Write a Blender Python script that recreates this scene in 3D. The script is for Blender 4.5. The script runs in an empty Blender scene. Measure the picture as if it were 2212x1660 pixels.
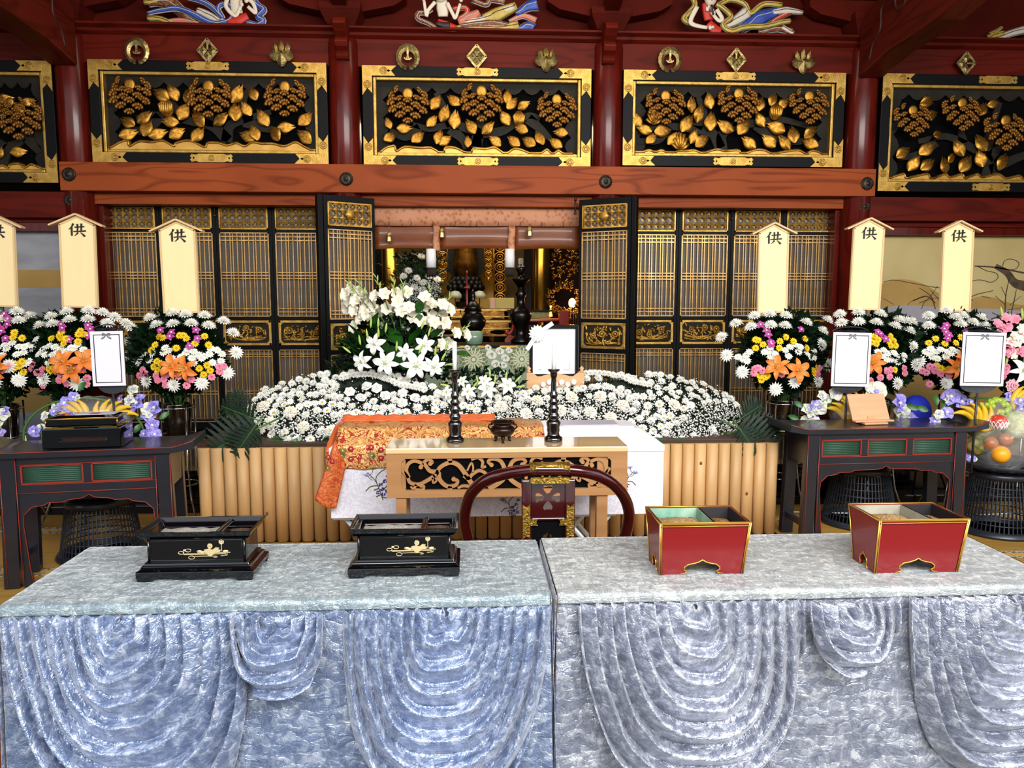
import bpy, math, random
from mathutils import Vector, Matrix
from math import sin, cos, pi, radians, sqrt, atan2
R = random.Random(7)
S = bpy.context.scene
COL = S.collection
# ---------------------------------------------------------------- camera, world, light, exposure
F = 1650.0; YAW = radians(3.0); PITCH = radians(6.22); EYE = Vector((0, 0, 1.7))
cam = bpy.data.cameras.new('camera'); cam.lens = F / 2212 * 36; cam.sensor_width = 36; cam.sensor_fit = 'HORIZONTAL'
camo = bpy.data.objects.new('camera', cam); COL.objects.link(camo)
camo.location = EYE; camo.rotation_euler = (pi / 2 - PITCH, 0, -YAW); S.camera = camo
cam.clip_start = 0.05; cam.clip_end = 200
w = bpy.data.worlds.new('sky'); S.world = w; w.use_nodes = True
wn = w.node_tree; bg = wn.nodes['Background']
_tc = wn.nodes.new('ShaderNodeTexCoord'); _sp = wn.nodes.new('ShaderNodeSeparateXYZ'); _cr = wn.nodes.new('ShaderNodeValToRGB')
wn.links.new(_tc.outputs['Generated'], _sp.inputs[0]); wn.links.new(_sp.outputs['Z'], _cr.inputs[0])
_cr.color_ramp.elements[0].position = 0.0; _cr.color_ramp.elements[0].color = (1, 0.98, 0.94, 1)
_cr.color_ramp.elements[1].position = 0.7; _cr.color_ramp.elements[1].color = (0.62, 0.76, 1.0, 1)
wn.links.new(_cr.outputs[0], bg.inputs[0]); bg.inputs[1].default_value = 2.1
def area(name, loc, rot, sx, sy, power, col):
    l = bpy.data.lights.new(name, 'AREA'); l.shape = 'RECTANGLE'; l.size = sx; l.size_y = sy; l.energy = power; l.color = col
    o = bpy.data.objects.new(name, l); COL.objects.link(o); o.location = loc; o.rotation_euler = rot; return o
area('entrance_daylight', (1.8, -1.0, 3.9), (radians(62), 0, radians(6)), 6.5, 1.6, 620, (1, 0.98, 0.95))
area('ceiling_lamp_light', (0, 6.2, 5.3), (radians(-6), 0, 0), 5, 1.0, 60, (1, 0.86, 0.66))
area('inner_sanctuary_light', (0.0, 9.2, 3.6), (0, 0, 0), 3, 1.2, 75, (1, 0.85, 0.6))
S.view_settings.view_transform = 'Standard'; S.view_settings.look = 'None'
S.view_settings.exposure = 0.0; S.view_settings.gamma = 1.0; S.view_settings.use_curve_mapping = False
try: S.cycles.use_denoising = True; S.cycles.max_bounces = 8; S.cycles.caustics_reflective = False; S.cycles.caustics_refractive = False
except Exception: pass
# a pixel of the photograph -> the point where its ray meets the plane y = Y (or z = Z)
_cp, _sp_, _cy, _sy = cos(PITCH), sin(PITCH), cos(YAW), sin(YAW)
_fw = Vector((_sy * _cp, _cy * _cp, -_sp_)); _rt = Vector((_cy, -_sy, 0)); _up = Vector((_sy * _sp_, _cy * _sp_, _cp))
def ray(px, py): return _fw * F + _rt * (px - 1106) - _up * (py - 830)
def at(px, py, Y):
    d = ray(px, py); return EYE + d * (Y / d.y)
def atz(px, py, Z):
    d = ray(px, py); return EYE + d * ((Z - EYE.z) / d.z)
# ---------------------------------------------------------------- mesh helpers
class MB:
    def __init__(s): s.v = []; s.f = []; s.m = []; s.s = []
    def add(s, vs, fs, mi=0, sm=False, M=None):
        b = len(s.v)
        s.v += [tuple(M @ Vector(p)) for p in vs] if M is not None else [tuple(p) for p in vs]
        s.f += [tuple(b + i for i in f) for f in fs]; s.m += [mi] * len(fs); s.s += [sm] * len(fs); return s
    def merge(s, o, M=None, mi=None):
        b = len(s.v); s.v += [tuple(M @ Vector(p)) for p in o.v] if M is not None else list(o.v)
        s.f += [tuple(b + i for i in f) for f in o.f]; s.m += [mi] * len(o.f) if mi is not None else list(o.m); s.s += list(o.s); return s
    def box(s, x0, x1, y0, y1, z0, z1, mi=0, M=None):
        return s.add([(x0,y0,z0),(x1,y0,z0),(x1,y1,z0),(x0,y1,z0),(x0,y0,z1),(x1,y0,z1),(x1,y1,z1),(x0,y1,z1)],
              [(0,3,2,1),(4,5,6,7),(0,1,5,4),(1,2,6,5),(2,3,7,6),(3,0,4,7)], mi, False, M)
    def frust(s, a, za, b, zb, mi=0, cap=True):   # rectangles (x0,x1,y0,y1) at two heights
        v = [(a[0],a[2],za),(a[1],a[2],za),(a[1],a[3],za),(a[0],a[3],za),(b[0],b[2],zb),(b[1],b[2],zb),(b[1],b[3],zb),(b[0],b[3],zb)]
        f = [(0,1,5,4),(1,2,6,5),(2,3,7,6),(3,0,4,7)] + ([(0,3,2,1),(4,5,6,7)] if cap else [])
        return s.add(v, f, mi)
    def tube(s, pts, r, n=6, mi=0, closed=False, caps=True, sm=True, flat=1.0):
        pts = [Vector(p) for p in pts]; k = len(pts); rs = r if isinstance(r, (list, tuple)) else [r] * k
        vs = []; prev = None
        for i, p in enumerate(pts):
            a = pts[(i - 1) % k] if (closed or i > 0) else p; b = pts[(i + 1) % k] if (closed or i < k - 1) else p
            t = (b - a); t = t.normalized() if t.length > 1e-9 else Vector((0, 0, 1))
            if prev is None:
                u = Vector((0, 1, 0)) if abs(t.y) < .9 else Vector((1, 0, 0)); u = (u - t * u.dot(t)).normalized()
            else:
                u = prev - t * prev.dot(t); u = u.normalized() if u.length > 1e-6 else Vector((1, 0, 0))
            prev = u; q = t.cross(u)
            for j in range(n):
                c = 2 * pi * j / n; vs.append(p + u * (cos(c) * rs[i] * flat) + q * (sin(c) * rs[i]))
        fs = []
        for i in range(k if closed else k - 1):
            for j in range(n):
                a = i * n + j; b = i * n + (j + 1) % n; i2 = (i + 1) % k; fs.append((a, b, i2 * n + (j + 1) % n, i2 * n + j))
        if caps and not closed: fs += [tuple(range(n))[::-1], tuple((k - 1) * n + j for j in range(n))]
        return s.add(vs, fs, mi, sm)
    def lathe(s, prof, n=20, o=(0, 0, 0), mi=0, sm=True, M=None, lobes=0, la=0):
        vs = []
        for (r, z) in prof:
            for j in range(n):
                a = 2 * pi * j / n; rr = r * (1 + la * cos(lobes * a)); vs.append((o[0] + rr * cos(a), o[1] + rr * sin(a), o[2] + z))
        fs = [(i*n+j, i*n+(j+1)%n, (i+1)*n+(j+1)%n, (i+1)*n+j) for i in range(len(prof)-1) for j in range(n)]
        if prof[0][0] > 1e-5: fs.append(tuple(range(n))[::-1])
        if prof[-1][0] > 1e-5: fs.append(tuple((len(prof)-1)*n+j for j in range(n)))
        return s.add(vs, fs, mi, sm, M)
    def ball(s, c, r, nu=10, nv=7, mi=0, M=None):
        if not isinstance(r, (tuple, list)): r = (r, r, r)
        vs = [(c[0], c[1], c[2]-r[2])]
        for i in range(1, nv):
            t = -pi/2 + pi*i/nv
            for j in range(nu):
                a = 2*pi*j/nu; vs.append((c[0]+r[0]*cos(t)*cos(a), c[1]+r[1]*cos(t)*sin(a), c[2]+r[2]*sin(t)))
        vs.append((c[0], c[1], c[2]+r[2])); L = len(vs)-1
        fs = [(0, 1+(j+1)%nu, 1+j) for j in range(nu)]
        for i in range(nv-2):
            for j in range(nu): a=1+i*nu+j; b=1+i*nu+(j+1)%nu; fs.append((a, b, b+nu, a+nu))
        fs += [(L, L-nu+j, L-nu+(j+1)%nu) for j in range(nu)]
        return s.add(vs, fs, mi, True, M)
    def prism(s, poly, y0, y1, mi=0, M=None):     # polygon in xz, extruded along y (y0 = front)
        n = len(poly)
        ar = sum(poly[i][0]*poly[(i+1)%n][1]-poly[(i+1)%n][0]*poly[i][1] for i in range(n))
        if ar < 0: poly = poly[::-1]
        vs = [(x, y0, z) for x, z in poly] + [(x, y1, z) for x, z in poly]
        fs = [tuple(range(n)), tuple(range(2*n-1, n-1, -1))] + [(i, n+i, n+(i+1)%n, (i+1)%n) for i in range(n)]
        return s.add(vs, fs, mi, False, M)
    def ribbon(s, pts, wd, y0, y1, mi=0, M=None):  # flat stroke in xz with widths, as linked slabs
        n = len(pts); wd = wd if isinstance(wd, (list, tuple)) else [wd]*n; L = []; Rr = []
        for i in range(n):
            a = pts[max(0, i-1)]; b = pts[min(n-1, i+1)]; dx, dz = b[0]-a[0], b[1]-a[1]; l = sqrt(dx*dx+dz*dz) or 1
            nx, nz = -dz/l*wd[i]/2, dx/l*wd[i]/2; L.append((pts[i][0]+nx, pts[i][1]+nz)); Rr.append((pts[i][0]-nx, pts[i][1]-nz))
        vs = [(x, y0, z) for x, z in L]+[(x, y0, z) for x, z in Rr]+[(x, y1, z) for x, z in L]+[(x, y1, z) for x, z in Rr]
        fs = []
        for i in range(n-1): fs += [(n+i, n+i+1, i+1, i), (i, i+1, 2*n+i+1, 2*n+i), (3*n+i, 3*n+i+1, n+i+1, n+i)]
        fs += [(0, 2*n, 3*n, n), (n-1, 2*n-1, 4*n-1, 3*n-1)]
        return s.add(vs, fs, mi, False, M)
    def grid(s, fn, nu, nv, mi=0, sm=True):
        vs = [fn(i/nu, j/nv) for j in range(nv+1) for i in range(nu+1)]
        return s.add(vs, [(j*(nu+1)+i, j*(nu+1)+i+1, (j+1)*(nu+1)+i+1, (j+1)*(nu+1)+i) for j in range(nv) for i in range(nu)], mi, sm)
    def mesh(s, name, mats):
        me = bpy.data.meshes.new(name); me.from_pydata(s.v, [], s.f)
        for m in (mats if isinstance(mats, (list, tuple)) else [mats]): me.materials.append(m)
        me.polygons.foreach_set('material_index', s.m); me.polygons.foreach_set('use_smooth', s.s); me.update(); return me
def obj(name, mb, mats, parent=None, loc=None, rot=None, bev=0, solid=0, label=None, kind=None, sub=0):
    me = mb.mesh(name, mats) if isinstance(mb, MB) else mb
    o = bpy.data.objects.new(name, me); COL.objects.link(o)
    if parent is not None: o.parent = parent
    if loc is not None: o.location = loc
    if rot is not None: o.rotation_euler = rot
    if solid: m = o.modifiers.new('s', 'SOLIDIFY'); m.thickness = solid; m.offset = 0
    if bev: m = o.modifiers.new('b', 'BEVEL'); m.width = bev; m.segments = 2; m.limit_method = 'ANGLE'; m.angle_limit = radians(40)
    if sub: m = o.modifiers.new('u', 'SUBSURF'); m.levels = sub; m.render_levels = sub
    if label: o['label'] = label
    if kind: o['kind'] = kind
    return o
def tag(o, label, cat, group=None):
    o['label'] = label; o['category'] = cat
    if group: o['group'] = group
    return o
def thing(name, label, cat, loc=(0, 0, 0), rz=0, group=None):
    o = bpy.data.objects.new(name, None); COL.objects.link(o); o.location = loc; o.rotation_euler = (0, 0, rz)
    o.empty_display_size = .05; return tag(o, label, cat, group)
def struct(name, mb, mats, parent=None, **k):
    o = obj(name, mb, mats, parent, **k); o['kind'] = 'structure'; return o
KIDS = {}
def copy_tree(o, parent=None):
    c = o.copy(); COL.objects.link(c); c.parent = parent
    for ch in o.children: copy_tree(ch, c)
    return c
def dup(o, loc, rz=0, label=None):
    c = copy_tree(o); c.location = loc; c.rotation_euler = (0, 0, rz)
    if label: c['label'] = label
    return c
def T(x, y, z): return Matrix.Translation((x, y, z))
def RX(a): return Matrix.Rotation(a, 4, 'X')
def RY(a): return Matrix.Rotation(a, 4, 'Y')
def RZ(a): return Matrix.Rotation(a, 4, 'Z')
def SC(x, y=None, z=None): return Matrix.Diagonal((x, x if y is None else y, x if z is None else z, 1))
def aim(d, roll=0):      # local +Z -> d
    return Vector(d).to_track_quat('Z', 'Y').to_matrix().to_4x4() @ RZ(roll)
def arc(cx, cz, r, a0, a1, n, r1=None):
    r1 = r if r1 is None else r1
    return [(cx+(r+(r1-r)*i/n)*cos(radians(a0+(a1-a0)*i/n)), cz+(r+(r1-r)*i/n)*sin(radians(a0+(a1-a0)*i/n))) for i in range(n+1)]
def smooth2(pts, n=6):   # Catmull-Rom through 2D/3D points
    P = [Vector(p) for p in pts]; P = [P[0]*2-P[1]]+P+[P[-1]*2-P[-2]]; o = []
    for i in range(1, len(P)-2):
        for k in range(n):
            t = k/n; a, b, c, d = P[i-1], P[i], P[i+1], P[i+2]
            o.append(tuple(.5*((2*b)+(c-a)*t+(2*a-5*b+4*c-d)*t*t+(3*b-a-3*c+d)*t**3)))
    o.append(tuple(P[-2])); return o
# ---------------------------------------------------------------- materials
def H(h):
    h = h.lstrip('#'); c = [int(h[i:i+2], 16)/255 for i in (0, 2, 4)]
    return tuple(x/12.92 if x <= .04045 else ((x+.055)/1.055)**2.4 for x in c) + (1,)
def mat(name, col, rough=.5, metal=0, col2=None, scale=8, stretch=(1, 1, 1), bump=0, bscale=None, coat=0, sheen=0, emit=0, alpha=1, trans=0, detail=4, dist=0, sub=0, contrast=(.35, .65), spec=.5, tex='NOISE'):
    m = bpy.data.materials.new(name); m.use_nodes = True; nt = m.node_tree; b = nt.nodes['Principled BSDF']
    def I(k, v):
        if k in b.inputs: b.inputs[k].default_value = v
    c = H(col) if isinstance(col, str) else col
    I('Base Color', c); I('Roughness', rough); I('Metallic', metal); I('Coat Weight', coat); I('Coat Roughness', .06); I('Sheen Weight', sheen); I('Sheen Roughness', .35)
    I('Alpha', alpha); I('Transmission Weight', trans); I('Specular IOR Level', spec)
    if sub: I('Subsurface Weight', sub); I('Subsurface Radius', (.01, .01, .006))
    if emit: I('Emission Color', c); I('Emission Strength', emit)
    if col2 or bump:
        tc = nt.nodes.new('ShaderNodeTexCoord'); mp = nt.nodes.new('ShaderNodeMapping'); mp.inputs['Scale'].default_value = stretch
        nt.links.new(tc.outputs['Object'], mp.inputs[0])
    def tx(sc):
        if tex == 'VORONOI':
            n = nt.nodes.new('ShaderNodeTexVoronoi'); n.inputs['Scale'].default_value = sc; nt.links.new(mp.outputs[0], n.inputs['Vector']); return n.outputs['Distance']
        n = nt.nodes.new('ShaderNodeTexNoise'); n.inputs['Scale'].default_value = sc; n.inputs['Detail'].default_value = detail; n.inputs['Distortion'].default_value = dist
        nt.links.new(mp.outputs[0], n.inputs['Vector']); return n.outputs['Fac']
    if col2:
        o = tx(scale); r = nt.nodes.new('ShaderNodeValToRGB'); r.color_ramp.elements[0].color = c; r.color_ramp.elements[1].color = H(col2)
        r.color_ramp.elements[0].position = contrast[0]; r.color_ramp.elements[1].position = contrast[1]
        nt.links.new(o, r.inputs[0]); nt.links.new(r.outputs[0], b.inputs['Base Color'])
    if bump:
        o = tx(bscale or scale*3); bn = nt.nodes.new('ShaderNodeBump'); bn.inputs['Strength'].default_value = min(1, bump); bn.inputs['Distance'].default_value = .01*max(1, bump)
        nt.links.new(o, bn.inputs['Height']); nt.links.new(bn.outputs[0], b.inputs['Normal'])
    return m
def wood(name, c1, c2, rough, axis='x', coat=0, sc=1.0):   # long flowing grain
    m = bpy.data.materials.new(name); m.use_nodes = True; nt = m.node_tree; b = nt.nodes['Principled BSDF']
    tc = nt.nodes.new('ShaderNodeTexCoord'); mp = nt.nodes.new('ShaderNodeMapping')
    mp.inputs['Scale'].default_value = {'x': (.35*sc, 3*sc, 3*sc), 'z': (3*sc, 3*sc, .35*sc), 'y': (3*sc, .35*sc, 3*sc)}[axis]
    nt.links.new(tc.outputs['Object'], mp.inputs[0])
    n = nt.nodes.new('ShaderNodeTexNoise'); n.inputs['Scale'].default_value = 1.3; n.inputs['Detail'].default_value = 2; n.inputs['Distortion'].default_value = .4
    nt.links.new(mp.outputs[0], n.inputs['Vector'])
    mu = nt.nodes.new('ShaderNodeMath'); mu.operation = 'MULTIPLY'; mu.inputs[1].default_value = 16; nt.links.new(n.outputs['Fac'], mu.inputs[0])
    fr = nt.nodes.new('ShaderNodeMath'); fr.operation = 'PINGPONG'; fr.inputs[1].default_value = 1; nt.links.new(mu.outputs[0], fr.inputs[0])
    r = nt.nodes.new('ShaderNodeValToRGB'); r.color_ramp.elements[0].color = H(c2); r.color_ramp.elements[1].color = H(c1); r.color_ramp.elements[1].position = .45
    nt.links.new(fr.outputs[0], r.inputs[0])
    n2 = nt.nodes.new('ShaderNodeTexNoise'); n2.inputs['Scale'].default_value = 1.1; n2.inputs['Detail'].default_value = 6; nt.links.new(tc.outputs['Object'], n2.inputs['Vector'])
    mx = nt.nodes.new('ShaderNodeMixRGB'); mx.blend_type = 'MULTIPLY'; mx.inputs[0].default_value = .35
    nt.links.new(r.outputs[0], mx.inputs[1]); r2 = nt.nodes.new('ShaderNodeValToRGB'); r2.color_ramp.elements[0].position = .35; r2.color_ramp.elements[0].color = (.45, .4, .4, 1); r2.color_ramp.elements[1].position = .6
    nt.links.new(n2.outputs['Fac'], r2.inputs[0]); nt.links.new(r2.outputs[0], mx.inputs[2]); nt.links.new(mx.outputs[0], b.inputs['Base Color'])
    b.inputs['Specular IOR Level'].default_value = .12; b.inputs['Roughness'].default_value = rough; b.inputs['Coat Weight'].default_value = coat; b.inputs['Coat Roughness'].default_value = .12
    bn = nt.nodes.new('ShaderNodeBump'); bn.inputs['Strength'].default_value = .15; bn.inputs['Distance'].default_value = .004; nt.links.new(fr.outputs[0], bn.inputs['Height']); nt.links.new(bn.outputs[0], b.inputs['Normal'])
    return m
M = {}
M['redwood'] = wood('red_painted_wood', '#9c4a22', '#7c3515', .5, 'x', 0)
M['redwood_dark'] = wood('dark_red_wood', '#62190d', '#4e1208', .5, 'x', 0)
M['redwood_post'] = wood('red_lacquer_post', '#5e150d', '#4b0f09', .3, 'z', .3)
M['redwood_beam'] = wood('dark_red_beam', '#5c1b10', '#481309', .45, 'y')
M['darkred'] = mat('frieze_board', '#571509', .7, col2='#430e06', scale=2, spec=.08)
M['black'] = mat('black_lacquer', '#070608', .5, spec=.16)
M['blackgloss'] = mat('glossy_black_lacquer', '#050406', .06, coat=.35, spec=.4)
M['blackmatt'] = mat('dull_black', '#0e0d0f', .5)
M['blackboard'] = mat('dark_carved_board', '#2b271f', .65, col2='#191613', scale=3, spec=.2)
M['void'] = mat('deep_black', '#040304', .9, spec=.1)
M['gold'] = mat('gold_leaf', '#d09a3e', .32, .88, col2='#9c6a24', scale=9, bump=.25, bscale=40)
M['golddark'] = mat('aged_gilding', '#a87530', .38, .8, col2='#6b4318', scale=10, bump=.3, bscale=50)
M['goldframe'] = mat('gilt_fitting', '#d2aa58', .4, .8, col2='#b58c40', scale=14, bump=.3, bscale=120)
M['goldflat'] = mat('pale_gold_paint', '#dcae55', .42, .5, col2='#c38f3b', scale=5)
M['brass'] = mat('pale_brass', '#cdb87b', .34, .85, col2='#8e7b48', scale=30, bump=.3, bscale=60)
M['iron'] = mat('dark_bronze', '#4a4036', .45, .7, col2='#2c2622', scale=20)
M['gauze'] = mat('grey_gauze', '#675c51', .5, col2='#574c43', scale=1.5, coat=.08)
M['goldbright'] = mat('bright_carved_gilding', '#d8a94a', .35, .55, col2='#a67628', scale=10, bump=.25, bscale=50)
M['goldbar'] = mat('gilt_slat', '#e0b878', .36, .6, col2='#b08448', scale=10)
M['white'] = mat('white_paper', '#f2f0ee', .7)
M['chrome'] = mat('chrome_steel', '#c8c8cc', .12, 1)
# ================================================================ the hall
D = 7.9          # plane of the columns and beams
def Z(py, Y, px=1020): return at(px, py, Y).z
def X(px, py, Y): return at(px, py, Y).x
M['tatami'] = mat('tatami_rush', '#b58a3c', .7, col2='#a1772c', scale=3, stretch=(1, 14, 1), bump=.2, bscale=60)
M['tatami_edge'] = mat('tatami_edge_cloth', '#cfc3a6', .8, col2='#6d5b3a', scale=60, tex='VORONOI')
M['plaster'] = mat('dim_wall', '#3b2018', .8)
M['ceilwood'] = wood('ceiling_wood', '#4a1d14', '#3a150f', .6, 'x')
# tatami mats as single pieces
fl = struct('floor', MB().box(-7.5, 7.5, 2.9, 12.5, -.2, -.06), M['ceilwood'])
mt = MB().box(0, 1.78, 0, .84, 0, .055).mesh('tatami_mat', M['tatami'])
eg = MB().box(0, 1.78, 0, .045, 0, .001).mesh('border_cloth', M['tatami_edge'])
for i in range(8):
    for j in range(6):
        x = -7.2+i*1.8; y = 3.05+j*.9
        o = obj('tatami_mat', mt, None, fl, (x, y, -.06)); 
        obj('border_cloth', eg, None, o, (0, .0, .0555)); obj('border_cloth', eg, None, o, (0, .795, .0555))
struct('trim_1', MB().box(-7.5, 7.5, 2.86, 3.045, -.25, .0), wood('sill_wood', '#7a3c22', '#5e2b18', .5, 'x'))
struct('ground', MB().box(-9, 9, -6, 2.86, -.6, -.3), mat('pale_gravel', '#8b887a', .9, col2='#5f5d54', scale=120, bump=1, bscale=120))
struct('wall_unseen_blocker', MB().box(-16, 16, -9.3, -9, -.6, 3.4), mat('unseen_blocker_dark', '#3a3a34', .9, col2='#27291f', scale=1.5))  # unseen wall added behind the camera to dim sky reflections in the lacquer
struct('wall_left', MB().box(-7.7, -7.5, 2.9, 12.6, -.1, 5.8), M['plaster'])
struct('wall_right', MB().box(7.5, 7.7, 2.9, 12.6, -.1, 5.8), M['plaster'])
struct('wall_back', MB().box(-7.5, 7.5, 12.4, 12.6, -.1, 5.8), M['plaster'])
struct('ceiling', MB().box(-8.5, 8.5, -.6, 12.6, 5.8, 6.0), M['ceilwood'])
struct('raised_floor', MB().box(-7.5, 7.5, 6.17, 9.0, -.05, .34).box(-7.5, 7.5, 6.13, 6.17, .27, .345).box(-7.5, 7.5, 6.15, 6.17, -.05, .06), M['blackgloss'], bev=.006)
# round columns
colx = [X(165, 300, D), X(747, 300, D), X(1311, 300, D), X(1857, 300, D)]
ztop = Z(92, D)
for i, x in enumerate(colx):
    mb = MB().lathe([(.152, -.06), (.152, ztop-.05), (.146, ztop-.015), (.12, ztop)], 40)
    struct('pillar', mb, M['redwood_post'], loc=(x, D, 0))
# long beams on the face of the columns
Yb = D-.17
zb1, zb0 = Z(357, Yb), Z(418, Yb)
xl, xr = X(128, 380, Yb), X(1892, 395, Yb)
struct('lintel', MB().box(xl, xr, Yb, D+.12, zb0, zb1), M['redwood'], bev=.006)
zs1, zs0 = Z(422, D-.02), Z(446, D-.02)
struct('trim_2', MB().box(colx[0]-.0, colx[3]+.0, D-.02, D+.15, zs0, zb0), M['redwood'], bev=.004)
struct('trim_3', MB().box(-7.5, colx[0]+.10, Yb+.04, D+.1, Z(470, Yb)-.02, Z(417, Yb)-.01), M['redwood_dark'], bev=.005)
struct('trim_4', MB().box(colx[3]-.04, 7.5, Yb+.04, D+.1, Z(471, Yb), Z(418, Yb)), M['redwood_dark'], bev=.005)
for n, (a, b) in enumerate(((-7.5, colx[0]), (colx[3], 7.5))):
    struct('trim_%d' % (5+n), MB().box(a, b, D-.03, D+.1, Z(486, D), Z(470, D)-.0), M['redwood_dark'])
    struct('trim_%d' % (7+n), MB().box(a, b, D+.0, D+.1, Z(503, D), Z(486, D)), M['redwood_post'])
# crest board, moulding, frieze
zc1, zc0 = Z(92, D), Z(151, D)
for n, (a, b) in enumerate(((-7.5, colx[0]), (colx[0], colx[1]), (colx[1], colx[2]), (colx[2], colx[3]), (colx[3], 7.5))):
    struct('trim_%d' % (9+n), MB().box(a+.1, b-.1, D-.05, D+.1, zc0, zc1), M['redwood_dark'], bev=.004)
zm1, zm0 = Z(62, D-.1), Z(90, D-.02)
mb = MB().prism([(D-.02, zm0), (D-.07, zm0+.03), (D-.07, zm0+.055), (D-.13, zm0+.075), (D-.13, zm1), (D+.15, zm1), (D+.15, zm0)], -7.5, 7.5)
mb.v = [(y, x, z) for x, y, z in mb.v]; mb.f = [f[::-1] for f in mb.f]
struct('trim_14', mb, M['redwood_dark'], bev=.003)
struct('wall_frieze', MB().box(-7.5, 7.5, D+.12, D+.24, zm1-.02, 5.8), M['darkred'])
# side wall bays: painted sliding panels
# bracket sets above each column, with carved noses
def bracket(x, lab, ca=1):
    t = thing('bracket_set', lab, 'bracket', (x, D, zm1), group='brackets above the columns')
    m = M['darkred']; 
    b = MB().frust((-.13, .13, -.13, .1), 0, (-.2, .2, -.2, .1), .13); b.box(-.2, .2, -.2, .1, .13, .2)
    obj('bearing_block', b, m, t, bev=.006)
    p = [(-.62, .34), (-.62, .27), (-.5, .2), (-.2, .14), (.2, .14), (.5, .2), (.62, .27), (.62, .34)]
    obj('bracket_arm', MB().prism(p, -.1, .06), m, t, bev=.005)
    q = MB().prism([(-.66, .34), (-.66, .27), (-.45, .2), (-.1, .14), (.05, .14), (.05, .34)], -.07, .07)
    q.v = [(y, x, z) for x, y, z in q.v]; q.f = [f[::-1] for f in q.f]
    if ca: obj('cross_arm', q, m, t, bev=.005)
    for dx in (-.52, 0, .52):
        k = MB().frust((dx-.07, dx+.07, -.12, .08), .34, (dx-.12, dx+.12, -.16, .1), .42); k.box(dx-.12, dx+.12, -.16, .1, .42, .49)
        obj('small_block', k, m, t, bev=.004)
    obj('cross_beam', MB().box(-.75, .75, -.1, .06, .49, .62), m, t, bev=.004)
    return t
bracket(colx[0], 'dark red bracket set above the post at the left end of the long lintel', 0)
bracket(colx[1], 'dark red bracket set between the blue scarf carving and the white armed carving')
bracket(colx[2], 'dark red bracket set between the white armed carving and the flute carving')
bracket(colx[3], 'dark red bracket set above the post beside the right sloping beam', 0)
def nose(x, lab):
    z0 = Z(133, D-.2); zt = Z(30, D-.35); h = zt-z0
    pr = [(.02, 0), (-.06, .02), (-.09, .1), (-.05, .2), (-.12, .28), (-.15, .4), (-.1, .52), (-.17, .6), (-.24, .74), (-.2, .88), (-.1, 1.0), (.05, 1.0), (.05, 0)]
    mb = MB().prism([(y, zz*h) for y, zz in pr], -.062, .062); mb.v = [(y, x_, z) for x_, y, z in mb.v]; mb.f = [f[::-1] for f in mb.f]
    o = obj('carved_beam_nose', mb, M['redwood_dark'], loc=(x, D-.13, z0), bev=.012)
    tag(o, lab, 'carving', 'beam noses')
nose(X(738, 90, D-.2), 'wavy red carved beam nose over the round column left of the central transom')
nose(X(1316, 90, D-.2), 'wavy red carved beam nose over the round column right of the central transom')
# shrimp shaped beams coming from the outer columns toward the veranda
def ebi(x, sgn, lab):
    t = thing('rainbow_beam', lab, 'beam', (x, D-.15, 3.9))
    prof = [(0, 0.02, .55), (.5, .10, .72), (1.3, .13, .80), (2.2, .32, .95), (3.2, .6, 1.2), (4.4, .85, 1.4), (6.0, .9, 1.45)]
    top = [(-d, b) for d, a, b in prof]; bot = [(-d, a) for d, a, b in prof]
    mb = MB().prism(top+bot[::-1], -.13, .13); mb.v = [(y, x_, z) for x_, y, z in mb.v]; mb.f = [f[::-1] for f in mb.f]
    obj('beam_body', mb, M['redwood_beam'], t, bev=.02)
    # carved swirl, raised on the inner face
    g = M['redwood_dark']
    s = MB(); 
    pts = arc(-.75, .50, .03, 0, 430, 20, .12)
    s.tube([(sgn*.13, y, z) for y, z in pts], [.006+.008*i/20 for i in range(21)], 6)
    s.tube([(sgn*.13, y, z) for y, z in smooth2([(-.67, .58), (-.42, .56), (-.40, .36), (-.28, .26), (-.22, .12)], 6)], .013, 6)
    s.tube([(sgn*.13, y, z) for y, z in smooth2([(-1.1, .68), (-1.5, .78), (-1.75, .74)], 6)], .012, 6)
    obj('carved_swirl', s, mat('swirl_groove', '#32100a', .6), t)
    return t
ebi(colx[0]+.0, 1, 'big dark red beam with carved swirl sloping up from the left post')
ebi(colx[3]+.0, -1, 'big dark red beam with carved swirl sloping up from the right post')
# rosette nail covers
ros = MB().lathe([(.001, .034), (.018, .03), (.022, .018), (.034, .02), (.06, .012), (.066, .004), (.066, 0)], 32, lobes=16, la=.05)
for k in range(16):
    a = 2*pi*k/16; ros.ball((.047*cos(a), .047*sin(a), .014), (.012, .012, .008), 6, 4)
ros = ros.mesh('rosette', M['iron'])
for px, py, yy, lb in ((149, 377, Yb, 'left end of the long lintel'), (748, 387, Yb, 'long lintel left of the sanctuary opening'), (1308, 393, Yb, 'long lintel right of the sanctuary opening'),
                   (1873, 397, Yb, 'right end of the long lintel'), (153, 433, Yb+.04, 'short lower beam at the left'), (1866, 447, Yb+.04, 'short lower beam at the right')):
    o = obj('nail_cover', ros, None, loc=at(px, py, yy), rot=(pi/2, 0, 0)); tag(o, 'dark bronze chrysanthemum nail cover on the '+lb, 'nail cover', 'bronze nail covers')
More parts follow.
